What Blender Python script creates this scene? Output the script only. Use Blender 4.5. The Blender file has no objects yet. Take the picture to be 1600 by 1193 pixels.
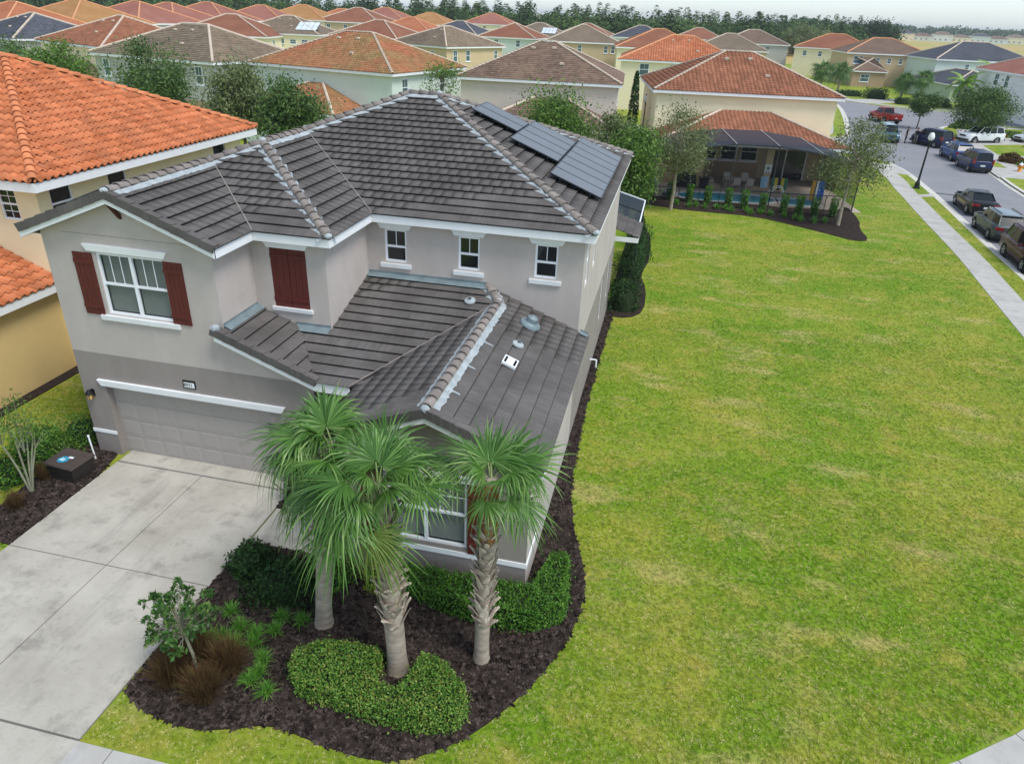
import bpy, bmesh, math, random
import numpy as np
from mathutils import Vector, Matrix
from mathutils.geometry import tessellate_polygon

scene = bpy.context.scene
R = math.radians
rng = random.Random(7)
nr = np.random.default_rng(11)

# ------------------------------------------------------------------ camera
CAM_H = 11.621
YAW, PITCH, ROLL, FPX = R(11.582), R(27.615), R(2.434), 1105.7
fw = Vector((-math.sin(YAW)*math.cos(PITCH), math.cos(YAW)*math.cos(PITCH), -math.sin(PITCH)))
rt = Vector((math.cos(YAW), math.sin(YAW), 0.0))
up = rt.cross(fw)
cr = rt*math.cos(ROLL) + up*math.sin(ROLL)
cu = up*math.cos(ROLL) - rt*math.sin(ROLL)
cam_data = bpy.data.cameras.new('camera')
cam_data.sensor_width = 36.0
cam_data.lens = FPX*36.0/1600.0
cam_data.clip_start = 0.1
cam_data.clip_end = 6000.0
cam = bpy.data.objects.new('camera', cam_data)
scene.collection.objects.link(cam)
cam.matrix_world = Matrix(((cr.x, cu.x, -fw.x, 0), (cr.y, cu.y, -fw.y, 0), (cr.z, cu.z, -fw.z, CAM_H), (0, 0, 0, 1)))
scene.camera = cam

# ------------------------------------------------------------------ overcast daylight
SUN_EL, SUN_AZ = R(58), R(118)          # azimuth clockwise from +Y
world = bpy.data.worlds.new('World')
scene.world = world
world.use_nodes = True
wn, wl = world.node_tree.nodes, world.node_tree.links
sky = wn.new('ShaderNodeTexSky')
sky.sky_type = 'NISHITA'
sky.sun_disc = False
sky.sun_elevation = SUN_EL
sky.sun_rotation = SUN_AZ
sky.air_density = 1.0
sky.dust_density = 0.6
sky.ozone_density = 3.0
hs = wn.new('ShaderNodeHueSaturation')
hs.inputs['Saturation'].default_value = 0.48
bg = wn['Background']
wl.new(sky.outputs[0], hs.inputs['Color'])
tint = wn.new('ShaderNodeMix'); tint.data_type = 'RGBA'; tint.blend_type = 'MULTIPLY'; tint.inputs['Factor'].default_value = 1.0
tint.inputs['B'].default_value = (0.92, 1.0, 1.07, 1)
wl.new(hs.outputs[0], tint.inputs['A'])
wl.new(tint.outputs['Result'], bg.inputs['Color'])
bg.inputs['Strength'].default_value = 0.1
sun_data = bpy.data.lights.new('sun', 'SUN')
sun_data.energy = 1.4
sun_data.angle = R(22)
sun_data.color = (1.0, 0.965, 0.91)
sun = bpy.data.objects.new('sun', sun_data)
scene.collection.objects.link(sun)
sd = Vector((math.sin(SUN_AZ)*math.cos(SUN_EL), math.cos(SUN_AZ)*math.cos(SUN_EL), math.sin(SUN_EL)))
sun.rotation_euler = sd.to_track_quat('Z', 'Y').to_euler()
sun.location = (0, 0, 60)
vs = scene.view_settings
vs.view_transform = 'Standard'
vs.look = 'None'
vs.exposure = 0.98
vs.gamma = 1.0
vs.use_curve_mapping = False

# ------------------------------------------------------------------ helpers
COL = scene.collection

def lin(c):
    if isinstance(c, str):
        c = tuple(int(c[i:i+2], 16) for i in (1, 3, 5))
        return tuple((x/255/12.92 if x/255 <= .04045 else ((x/255+.055)/1.055)**2.4) for x in c)
    return tuple(c)

def mat(name, col, rough=.8, var=.12, scale=2.0, bump=0.0, bscale=40.0, col2=None, metal=0.0, spec=.35,
        rv=0.0, orand=0.0, detail=4, c2amt=1.0, stretch=None, trans=0.0, lo=.3, hi=.7, coat=0.0):
    """noise-varied principled material; rv uses the per-face attribute, orand the object's random."""
    m = bpy.data.materials.new(name)
    m.use_nodes = True
    n, l = m.node_tree.nodes, m.node_tree.links
    b = n['Principled BSDF']
    c = lin(col)
    c2 = lin(col2) if col2 else tuple(x*(1-var) for x in c)
    c1 = c if col2 else tuple(min(1, x*(1+var)) for x in c)
    geo = n.new('ShaderNodeNewGeometry')
    src = geo.outputs['Position']
    if stretch:
        mp = n.new('ShaderNodeVectorMath'); mp.operation = 'MULTIPLY'
        mp.inputs[1].default_value = stretch
        l.new(src, mp.inputs[0]); src = mp.outputs[0]
    nt = n.new('ShaderNodeTexNoise')
    nt.inputs['Scale'].default_value = scale
    nt.inputs['Detail'].default_value = detail
    nt.inputs['Roughness'].default_value = .6
    l.new(src, nt.inputs['Vector'])
    mr = n.new('ShaderNodeMapRange')
    mr.inputs['From Min'].default_value = lo; mr.inputs['From Max'].default_value = hi
    mr.inputs['To Max'].default_value = c2amt
    l.new(nt.outputs['Fac'], mr.inputs['Value'])
    mx = n.new('ShaderNodeMix'); mx.data_type = 'RGBA'
    mx.inputs['A'].default_value = (*c1, 1); mx.inputs['B'].default_value = (*c2, 1)
    l.new(mr.outputs[0], mx.inputs['Factor'])
    out = mx.outputs['Result']
    if rv or orand:
        at = n.new('ShaderNodeAttribute'); at.attribute_name = 'rv'
        oi = n.new('ShaderNodeObjectInfo')
        ad = n.new('ShaderNodeMath'); ad.operation = 'MULTIPLY_ADD'
        l.new(oi.outputs['Random'], ad.inputs[0]); ad.inputs[1].default_value = 1.0 if orand else 0.0
        l.new(at.outputs['Fac'], ad.inputs[2])
        fr = n.new('ShaderNodeMath'); fr.operation = 'FRACT'; l.new(ad.outputs[0], fr.inputs[0])
        m2 = n.new('ShaderNodeMapRange')
        a = rv or orand
        m2.inputs['To Min'].default_value = 1-a; m2.inputs['To Max'].default_value = 1+a
        l.new(fr.outputs[0], m2.inputs['Value'])
        hsv = n.new('ShaderNodeHueSaturation')
        l.new(m2.outputs[0], hsv.inputs['Value']); l.new(out, hsv.inputs['Color'])
        out = hsv.outputs[0]
    l.new(out, b.inputs['Base Color'])
    b.inputs['Roughness'].default_value = rough
    b.inputs['Metallic'].default_value = metal
    b.inputs['Specular IOR Level'].default_value = spec
    if coat: b.inputs['Coat Weight'].default_value = coat
    if bump:
        bn = n.new('ShaderNodeTexNoise'); bn.inputs['Scale'].default_value = bscale; bn.inputs['Detail'].default_value = 3
        l.new(src, bn.inputs['Vector'])
        bp = n.new('ShaderNodeBump'); bp.inputs['Strength'].default_value = bump; bp.inputs['Distance'].default_value = .02
        l.new(bn.outputs['Fac'], bp.inputs['Height']); l.new(bp.outputs[0], b.inputs['Normal'])
    if trans:
        # thin foliage: some light passes through
        tr = n.new('ShaderNodeBsdfTranslucent'); l.new(out, tr.inputs['Color'])
        ms = n.new('ShaderNodeMixShader'); ms.inputs[0].default_value = trans
        l.new(b.outputs[0], ms.inputs[1]); l.new(tr.outputs[0], ms.inputs[2])
        l.new(ms.outputs[0], n['Material Output'].inputs['Surface'])
    return m

def ramp_leaf(name, cols, rough=.55, trans=.25, posamt=.35, pscale=1.2, spec=.3):
    """leaf colour picked along a ramp by the per-face attribute plus slow noise in space"""
    m = bpy.data.materials.new(name); m.use_nodes = True
    n, l = m.node_tree.nodes, m.node_tree.links
    b = n['Principled BSDF']
    at = n.new('ShaderNodeAttribute'); at.attribute_name = 'rv'
    oi = n.new('ShaderNodeObjectInfo')
    geo = n.new('ShaderNodeNewGeometry')
    nt = n.new('ShaderNodeTexNoise'); nt.inputs['Scale'].default_value = pscale; nt.inputs['Detail'].default_value = 2
    l.new(geo.outputs['Position'], nt.inputs['Vector'])
    a1 = n.new('ShaderNodeMath'); a1.operation = 'MULTIPLY_ADD'; a1.inputs[1].default_value = posamt*2; 
    l.new(nt.outputs['Fac'], a1.inputs[0])
    sc = n.new('ShaderNodeMath'); sc.operation = 'MULTIPLY_ADD'; sc.inputs[1].default_value = 1-posamt; sc.inputs[2].default_value = -posamt*.5
    l.new(at.outputs['Fac'], sc.inputs[0]); l.new(sc.outputs[0], a1.inputs[2])
    cr_ = n.new('ShaderNodeValToRGB'); e = cr_.color_ramp
    e.elements[0].color = (*lin(cols[0]), 1); e.elements[-1].color = (*lin(cols[-1]), 1)
    for i, c in enumerate(cols[1:-1]):
        el = e.elements.new((i+1)/(len(cols)-1)); el.color = (*lin(c), 1)
    l.new(a1.outputs[0], cr_.inputs[0])
    l.new(cr_.outputs[0], b.inputs['Base Color'])
    b.inputs['Roughness'].default_value = rough; b.inputs['Specular IOR Level'].default_value = spec
    if trans:
        tr = n.new('ShaderNodeBsdfTranslucent'); l.new(cr_.outputs[0], tr.inputs['Color'])
        ms = n.new('ShaderNodeMixShader'); ms.inputs[0].default_value = trans
        l.new(b.outputs[0], ms.inputs[1]); l.new(tr.outputs[0], ms.inputs[2])
        l.new(ms.outputs[0], n['Material Output'].inputs['Surface'])
    return m

def screen_mat(name, col, opacity):
    m = bpy.data.materials.new(name); m.use_nodes = True
    n, l = m.node_tree.nodes, m.node_tree.links
    b = n['Principled BSDF']; b.inputs['Base Color'].default_value = (*lin(col), 1); b.inputs['Roughness'].default_value = .8
    b.inputs['Specular IOR Level'].default_value = .1
    tr = n.new('ShaderNodeBsdfTransparent'); ms = n.new('ShaderNodeMixShader'); ms.inputs[0].default_value = opacity
    l.new(tr.outputs[0], ms.inputs[1]); l.new(b.outputs[0], ms.inputs[2]); l.new(ms.outputs[0], n['Material Output'].inputs['Surface'])
    return m

def glass_mat(name, col, opacity=.35, rough=.06):
    m = bpy.data.materials.new(name); m.use_nodes = True
    n, l = m.node_tree.nodes, m.node_tree.links
    b = n['Principled BSDF']; b.inputs['Base Color'].default_value = (*lin(col), 1); b.inputs['Roughness'].default_value = rough
    b.inputs['Specular IOR Level'].default_value = .6
    tr = n.new('ShaderNodeBsdfTransparent'); ms = n.new('ShaderNodeMixShader'); ms.inputs[0].default_value = opacity
    l.new(tr.outputs[0], ms.inputs[1]); l.new(b.outputs[0], ms.inputs[2]); l.new(ms.outputs[0], n['Material Output'].inputs['Surface'])
    return m

class MB:
    """collects shapes, then links them as one mesh object"""
    def __init__(s): s.v = []; s.f = []; s.m = []; s.r = []
    def face(s, pts, m=0, r=0.0):
        i = len(s.v); s.v.extend(tuple(p) for p in pts); s.f.append(tuple(range(i, i+len(pts)))); s.m.append(m); s.r.append(r)
    def grid(s, rows, m=0, closed=False, r=0.0):
        i = len(s.v); k = len(rows[0])
        for row in rows: s.v.extend(tuple(p) for p in row)
        for a in range(len(rows)-1):
            for b in range(k if closed else k-1):
                c = (b+1) % k
                s.f.append((i+a*k+b, i+a*k+c, i+(a+1)*k+c, i+(a+1)*k+b)); s.m.append(m); s.r.append(r)
    def box(s, x0, x1, y0, y1, z0, z1, m=0, r=0.0):
        p = [(x0, y0, z0), (x1, y0, z0), (x1, y1, z0), (x0, y1, z0), (x0, y0, z1), (x1, y0, z1), (x1, y1, z1), (x0, y1, z1)]
        s.hexa(p, m, r)
    def hexa(s, p, m=0, r=0.0):
        i = len(s.v); s.v.extend(tuple(q) for q in p)
        for f in ((0, 3, 2, 1), (4, 5, 6, 7), (0, 1, 5, 4), (1, 2, 6, 5), (2, 3, 7, 6), (3, 0, 4, 7)):
            s.f.append(tuple(i+j for j in f)); s.m.append(m); s.r.append(r)
    def bar(s, a, b, w, h, upv=(0, 0, 1), m=0, r=0.0):
        """box beam from a to b, width w across, height h along upv, centred"""
        a, b = Vector(a), Vector(b); d = (b-a).normalized(); u = Vector(upv)
        sd_ = d.cross(u).normalized(); u = sd_.cross(d).normalized()
        q = []
        for base in (a, b):
            for (i, j) in ((-1, -1), (1, -1), (1, 1), (-1, 1)): q.append(base+sd_*(i*w/2)+u*(j*h/2))
        s.hexa(q, m, r)
    def prism(s, poly, z0, z1, m=0, mside=None, r=0.0, bottom=False):
        mside = m if mside is None else mside
        z1f = z1 if callable(z1) else (lambda x, y: z1)
        tri = tessellate_polygon([[Vector((x, y, 0)) for x, y in poly]])
        i = len(s.v)
        s.v.extend((x, y, z1f(x, y)) for x, y in poly)
        for t in tri:
            a, b, c = t
            ax, bx, cx = poly[a], poly[b], poly[c]
            if (bx[0]-ax[0])*(cx[1]-ax[1])-(bx[1]-ax[1])*(cx[0]-ax[0]) < 0: a, b, c = a, c, b
            s.f.append((i+a, i+b, i+c)); s.m.append(m); s.r.append(r)
            if bottom: s.face([(poly[a][0], poly[a][1], z0), (poly[c][0], poly[c][1], z0), (poly[b][0], poly[b][1], z0)], m, r)
        k = len(poly)
        for j in range(k):
            p, q = poly[j], poly[(j+1) % k]
            s.face([(p[0], p[1], z0), (q[0], q[1], z0), (q[0], q[1], z1f(*q)), (p[0], p[1], z1f(*p))], mside, r)
    def tube(s, pts, rad, n=8, m=0, cap=True, r=0.0):
        pts = [Vector(p) for p in pts]; k = len(pts)
        rad = [rad]*k if not hasattr(rad, '__len__') else rad
        t0 = (pts[1]-pts[0]).normalized()
        ref = Vector((1, 0, 0)) if abs(t0.x) < .8 else Vector((0, 1, 0))
        u = t0.cross(ref).normalized(); rows = []
        for i in range(k):
            t = (pts[min(i+1, k-1)]-pts[max(i-1, 0)]).normalized()
            u = (u-t*u.dot(t)).normalized(); w = t.cross(u)
            rows.append([pts[i]+(u*math.cos(2*math.pi*j/n)+w*math.sin(2*math.pi*j/n))*rad[i] for j in range(n)])
        s.grid(rows, m, True, r)
        if cap:
            s.face(list(reversed(rows[0])), m, r); s.face(rows[-1], m, r)
    def lathe(s, prof, c=(0, 0, 0), n=16, m=0, axis='z', r=0.0):
        rows = []
        for (rad, h) in prof:
            row = []
            for j in range(n):
                a = 2*math.pi*j/n
                if axis == 'z': row.append((c[0]+rad*math.cos(a), c[1]+rad*math.sin(a), c[2]+h))
                elif axis == 'y': row.append((c[0]+rad*math.cos(a), c[1]+h, c[2]-rad*math.sin(a)))
                else: row.append((c[0]+h, c[1]+rad*math.cos(a), c[2]+rad*math.sin(a)))
            rows.append(row)
        s.grid(rows, m, True, r)
    def build(s, name, mats, parent=None, smooth=False, loc=None):
        me = bpy.data.meshes.new(name)
        me.from_pydata([tuple(map(float, v)) for v in s.v], [], s.f)
        if not isinstance(mats, (list, tuple)): mats = [mats]
        for m in mats: me.materials.append(m)
        if len(mats) > 1: me.polygons.foreach_set('material_index', s.m)
        if any(s.r):
            a = me.attributes.new('rv', 'FLOAT', 'FACE'); a.data.foreach_set('value', s.r)
        if smooth: me.polygons.foreach_set('use_smooth', [True]*len(s.f))
        me.update()
        return link(name, me, parent, loc)

def link(name, me, parent=None, loc=None):
    o = bpy.data.objects.new(name, me); COL.objects.link(o)
    if parent is not None: o.parent = parent
    if loc is not None: o.location = loc
    return o

def np_mesh(name, V, F, mats, rv=None, smooth=False, midx=None):
    """fast mesh from numpy arrays; F is (n,4) or (n,3)"""
    me = bpy.data.meshes.new(name)
    k = F.shape[1]
    me.vertices.add(len(V)); me.vertices.foreach_set('co', np.ascontiguousarray(V, np.float32).ravel())
    me.loops.add(F.size); me.loops.foreach_set('vertex_index', np.ascontiguousarray(F, np.int32).ravel())
    me.polygons.add(len(F)); me.polygons.foreach_set('loop_start', np.arange(0, F.size, k, dtype=np.int32))
    if not isinstance(mats, (list, tuple)): mats = [mats]
    for m in mats: me.materials.append(m)
    if midx is not None: me.polygons.foreach_set('material_index', np.ascontiguousarray(midx, np.int32))
    if smooth: me.polygons.foreach_set('use_smooth', np.ones(len(F), bool))
    me.update(calc_edges=True)
    if rv is not None:
        a = me.attributes.new('rv', 'FLOAT', 'FACE'); a.data.foreach_set('value', np.ascontiguousarray(rv, np.float32))
    return me

def tag(o, label=None, cat=None, group=None, kind=None):
    if label: o['label'] = label
    if cat: o['category'] = cat
    if group: o['group'] = group
    if kind: o['kind'] = kind
    return o

def thing(name, label, cat, loc=(0, 0, 0), rotz=0.0, group=None):
    o = bpy.data.objects.new(name, None); COL.objects.link(o)
    o.empty_display_size = .3; o.location = loc; o.rotation_euler = (0, 0, rotz)
    return tag(o, label, cat, group)

def copy_tree(o, parent=None):
    c = o.copy(); COL.objects.link(c); c.parent = parent
    for ch in list(o.children): copy_tree(ch, c)
    return c

def tile_mat(name):
    """flat grey-brown concrete tile with brushed streaks running down the slope"""
    m = mat(name, '#696562', .88, .2, .9, 0, 26, col2='#585451', rv=.06, orand=.06, spec=.18, lo=.35, hi=.65)
    n, l = m.node_tree.nodes, m.node_tree.links
    b = n['Principled BSDF']; geo = n.new('ShaderNodeNewGeometry')
    # streaks: noise stretched along the horizontal part of the normal (the fall line)
    nm = n.new('ShaderNodeSeparateXYZ'); l.new(geo.outputs['Normal'], nm.inputs[0])
    ps = n.new('ShaderNodeSeparateXYZ'); l.new(geo.outputs['Position'], ps.inputs[0])
    def op(o, a, b_=None):
        q = n.new('ShaderNodeMath'); q.operation = o
        for i, v in enumerate((a, b_)):
            if v is None: continue
            if isinstance(v, (int, float)): q.inputs[i].default_value = v
            else: l.new(v, q.inputs[i])
        return q.outputs[0]
    isx = op('GREATER_THAN', op('ABSOLUTE', nm.outputs[0]), op('ABSOLUTE', nm.outputs[1]))
    mixc = n.new('ShaderNodeMix'); mixc.data_type = 'FLOAT'; l.new(isx, mixc.inputs['Factor']); l.new(ps.outputs[0], mixc.inputs['A']); l.new(ps.outputs[1], mixc.inputs['B'])
    mixd = n.new('ShaderNodeMix'); mixd.data_type = 'FLOAT'; l.new(isx, mixd.inputs['Factor']); l.new(ps.outputs[1], mixd.inputs['A']); l.new(ps.outputs[0], mixd.inputs['B'])
    cv = n.new('ShaderNodeCombineXYZ'); l.new(op('MULTIPLY', mixc.outputs['Result'], 22.0), cv.inputs[0]); l.new(op('MULTIPLY', mixd.outputs['Result'], 1.6), cv.inputs[1])
    t = n.new('ShaderNodeTexNoise'); t.inputs['Scale'].default_value = 1.0; t.inputs['Detail'].default_value = 4; t.inputs['Roughness'].default_value = .7; l.new(cv.outputs[0], t.inputs['Vector'])
    mr = n.new('ShaderNodeMapRange'); mr.inputs['From Min'].default_value = .3; mr.inputs['From Max'].default_value = .7; mr.inputs['To Min'].default_value = .8; mr.inputs['To Max'].default_value = 1.2; l.new(t.outputs['Fac'], mr.inputs['Value'])
    src = b.inputs['Base Color'].links[0].from_socket
    h = n.new('ShaderNodeHueSaturation'); l.new(src, h.inputs['Color']); l.new(mr.outputs[0], h.inputs['Value']); l.new(h.outputs[0], b.inputs['Base Color'])
    bp = n.new('ShaderNodeBump'); bp.inputs['Strength'].default_value = .35; bp.inputs['Distance'].default_value = .01; l.new(t.outputs['Fac'], bp.inputs['Height']); l.new(bp.outputs[0], b.inputs['Normal'])
    return m

# ------------------------------------------------------------------ materials
M = {}
M['stucco'] = mat('stucco_light', '#bdb4ad', .93, .075, 1.4, .4, 90, spec=.15, stretch=(1, 1, .3), detail=7)
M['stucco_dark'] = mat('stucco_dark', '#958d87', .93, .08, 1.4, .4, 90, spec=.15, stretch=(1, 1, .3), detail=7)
M['trim'] = mat('white_trim', '#eceeee', .55, .04, 2.5, .05, 60)
M['cream_trim'] = mat('cream_trim', '#e6e1d4', .7, .04, 2.5, .1, 60)
M['tile'] = tile_mat('slate_tile')
M['ridge'] = mat('ridge_tile_grey', '#857d77', .85, .25, 2.5, .3, 40, rv=.14, orand=.14, spec=.2)
M['mortar'] = mat('mortar', '#b2babb', .92, .25, 5, .6, 30, spec=.12, col2='#969da0')
M['underlay'] = mat('roof_underlay', '#3a3634', .95, .1)
M['flash'] = mat('flashing', '#7d8c90', .55, .18, 3, .1, 20, metal=.2)
M['shutter'] = mat('red_brown_shutter', '#5b2620', .6, .12, 4, .1, 60)
M['wood'] = mat('dark_red_wood', '#4a1f1a', .6, .12, 4, .1, 60)
M['garage'] = mat('garage_door_taupe', '#a59e97', .6, .03, 1.2, .04, 80)
M['vinyl'] = mat('vinyl_white', '#f0f3f6', .4, .02, 3)
M['glass'] = glass_mat('window_glass', '#1c2a2e', .42)
M['glass_dark'] = mat('dark_glass', '#141a1e', .07, .15, 1.0, spec=.6)
M['glass_teal'] = mat('teal_glass', '#55696b', .12, .2, .8, spec=.55)
M['blind'] = mat('blind_slats', '#c3cabf', .6, .05, 4)
M['dark'] = mat('dark_void', '#0d0d0e', .95, .1)
M['concrete'] = mat('driveway_concrete', '#bdb8ac', .9, .1, .6, .3, 30, col2='#9f998d', spec=.2, detail=9, lo=.38, hi=.78)
def stained(m, amt=.3, tyre=True):
    """weathering on concrete: blotchy stains, fine specks and faint wheel tracks running along Y"""
    n, l = m.node_tree.nodes, m.node_tree.links; b = n['Principled BSDF']; geo = n.new('ShaderNodeNewGeometry')
    cur = b.inputs['Base Color'].links[0].from_socket
    for sc, st, lo, hi, k in ((1.3, (1, 1, 1), .52, .72, amt), (9, (1, 1, 1), .55, .75, amt*.5), (60, (1, 1, 1), .62, .7, amt*.8), (1.1, (1.6, .12, 1), .54, .72, amt*.6 if tyre else 0)):
        mp = n.new('ShaderNodeVectorMath'); mp.operation = 'MULTIPLY'; mp.inputs[1].default_value = st; l.new(geo.outputs['Position'], mp.inputs[0])
        t = n.new('ShaderNodeTexNoise'); t.inputs['Scale'].default_value = sc; t.inputs['Detail'].default_value = 6; t.inputs['Roughness'].default_value = .7; l.new(mp.outputs[0], t.inputs['Vector'])
        mr = n.new('ShaderNodeMapRange'); mr.inputs['From Min'].default_value = lo; mr.inputs['From Max'].default_value = hi; mr.inputs['To Min'].default_value = 1.0; mr.inputs['To Max'].default_value = 1-k; l.new(t.outputs['Fac'], mr.inputs['Value'])
        h = n.new('ShaderNodeHueSaturation'); l.new(cur, h.inputs['Color']); l.new(mr.outputs[0], h.inputs['Value']); cur = h.outputs[0]
    l.new(cur, b.inputs['Base Color'])
stained(M['concrete'], .38)
M['sidewalk'] = mat('sidewalk_concrete', '#bfbdb7', .9, .08, .8, .2, 30, col2='#aca9a2', spec=.2, detail=6)
M['joint'] = mat('joint_dark', '#6a6862', .95, .1)
M['asphalt'] = mat('asphalt', '#8f8f92', .9, .1, .25, .3, 60, col2='#85858a', spec=.25, detail=8)
stained(M['sidewalk'], .2, False); stained(M['asphalt'], .16, False)
M['kerb'] = mat('kerb_concrete', '#c9c6bd', .88, .1, 1.5, .2, 30, spec=.2)
stained(M['stucco'], .07, False); stained(M['stucco_dark'], .07, False)
M['mulch'] = mat('mulch_bed', '#382f2b', .97, .35, 5, 1.0, 45, spec=.1)
M['chip'] = mat('mulch_chip', '#4f443e', .95, .5, 14, spec=.1, orand=.8, col2='#282321')
M['orange'] = mat('orange_clay_tile', '#c98059', .82, .18, 2.2, .25, 30, rv=.2, orand=.2, col2='#b56840', spec=.2)
M['orange_ridge'] = mat('orange_ridge_tile', '#cf8259', .8, .18, 2, .25, 30, rv=.15, orand=.15, spec=.2)
M['yellow_wall'] = mat('yellow_stucco', '#f0e2ba', .93, .05, .8, .3, 80, spec=.15)
M['ochre_wall'] = mat('ochre_stucco', '#d2b67e', .93, .06, .8, .3, 80, spec=.15)
M['black_metal'] = mat('black_metal', '#17181a', .45, .1, 3, metal=.3)
M['alu'] = mat('panel_frame', '#3d4247', .4, .1, 3, metal=.6)
M['bark'] = mat('bark', '#6f6357', .95, .3, 6, .8, 25, spec=.1)
M['bark_pale'] = mat('bark_pale', '#a79c88', .95, .25, 5, .6, 25, spec=.1)
M['palm_boot'] = mat('palm_boot', '#b3a799', .95, .22, 5, .5, 30, rv=.22, orand=.22, spec=.1)
M['palm_trunk'] = mat('palm_trunk', '#a39788', .95, .3, 3, .7, 22, spec=.1, stretch=(1, 1, 3))
M['palm_fibre'] = mat('palm_fibre', '#a0672f', .95, .35, 9, .6, 40, rv=.3)
# ------------------------------------------------------------------ lawn material
def lawn_mat(name, blade=False):
    m = bpy.data.materials.new(name); m.use_nodes = True
    n, l = m.node_tree.nodes, m.node_tree.links
    b = n['Principled BSDF']; geo = n.new('ShaderNodeNewGeometry')
    def noise(sc, det=4, off=0.0, st=(1, 1, 0)):
        mp = n.new('ShaderNodeVectorMath'); mp.operation = 'MULTIPLY_ADD'
        mp.inputs[1].default_value = st; mp.inputs[2].default_value = (off, off*.7, 0)
        l.new(geo.outputs['Position'], mp.inputs[0])
        t = n.new('ShaderNodeTexNoise'); t.inputs['Scale'].default_value = sc; t.inputs['Detail'].default_value = det
        t.inputs['Roughness'].default_value = .65
        l.new(mp.outputs[0], t.inputs['Vector']); return t.outputs['Fac']
    def rng_(f, lo, hi):
        q = n.new('ShaderNodeMapRange'); q.inputs['From Min'].default_value = lo; q.inputs['From Max'].default_value = hi
        l.new(f, q.inputs['Value']); return q.outputs[0]
    def mix(fac, a, bb, k=None):
        x = n.new('ShaderNodeMix'); x.data_type = 'RGBA'
        if k is not None:
            kk = n.new('ShaderNodeMath'); kk.operation = 'MULTIPLY'; kk.inputs[1].default_value = k; l.new(fac, kk.inputs[0]); fac = kk.outputs[0]
        l.new(fac, x.inputs['Factor'])
        for s_, v in (('A', a), ('B', bb)):
            if isinstance(v, str): x.inputs[s_].default_value = (*lin(v), 1)
            else: l.new(v, x.inputs[s_])
        return x.outputs['Result']
    base = mix(rng_(noise(.13, 5), .42, .6), '#7f9c30' if blade else '#5f7a22', '#a5aa48' if blade else '#7e8434')
    base = mix(rng_(noise(.45, 5, 47), .48, .68), base, '#6a9328' if blade else '#55751f', .7)
    base = mix(rng_(noise(.9, 5, 9), .5, .7), base, '#bdb35e' if blade else '#908642', .75)
    base = mix(rng_(noise(.5, 6, 21, (.6, 1.5, 0)), .54, .72), base, '#cbb98a' if blade else '#a39566', .8)
    base = mix(rng_(noise(2.4, 5, 71), .5, .72), base, '#5f8a26' if blade else '#4c6c1c', .6)
    base = mix(rng_(noise(9, 4, 5), .45, .75), base, '#b8b078' if blade else '#8c8450', .25)
    if blade:
        oi = n.new('ShaderNodeObjectInfo')
        base = mix(rng_(oi.outputs['Random'], .7, 1.0), base, '#e0d6a4', .95)
        inv = n.new('ShaderNodeMath'); inv.operation = 'SUBTRACT'; inv.inputs[0].default_value = 1.0; l.new(oi.outputs['Random'], inv.inputs[1])
        base = mix(rng_(inv.outputs[0], .75, 1.0), base, '#466c18', .85)
    hv = n.new('ShaderNodeHueSaturation'); hv.inputs['Value'].default_value = 1.36; hv.inputs['Saturation'].default_value = 1.05; l.new(base, hv.inputs['Color']); base = hv.outputs[0]
    l.new(base, b.inputs['Base Color'])
    b.inputs['Roughness'].default_value = .8; b.inputs['Specular IOR Level'].default_value = .15
    if not blade:
        bn = n.new('ShaderNodeBump'); bn.inputs['Strength'].default_value = .3; bn.inputs['Distance'].default_value = .05
        l.new(noise(22, 4, 2), bn.inputs['Height']); l.new(bn.outputs[0], b.inputs['Normal'])
    else:
        tr = n.new('ShaderNodeBsdfTranslucent'); l.new(base, tr.inputs['Color'])
        ms = n.new('ShaderNodeMixShader'); ms.inputs[0].default_value = .4
        l.new(b.outputs[0], ms.inputs[1]); l.new(tr.outputs[0], ms.inputs[2]); l.new(ms.outputs[0], n['Material Output'].inputs['Surface'])
    return m
M['lawn'] = lawn_mat('lawn_grass'); M['blade'] = lawn_mat('grass_blade', True)
M['far_ground'] = mat('far_ground', '#7c8a3c', .95, .2, .03, col2='#a08f55', detail=5)
M['field'] = mat('dry_field', '#b59a5c', .95, .2, .012, col2='#9aa04c', detail=6, lo=.45, hi=.62)

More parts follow.
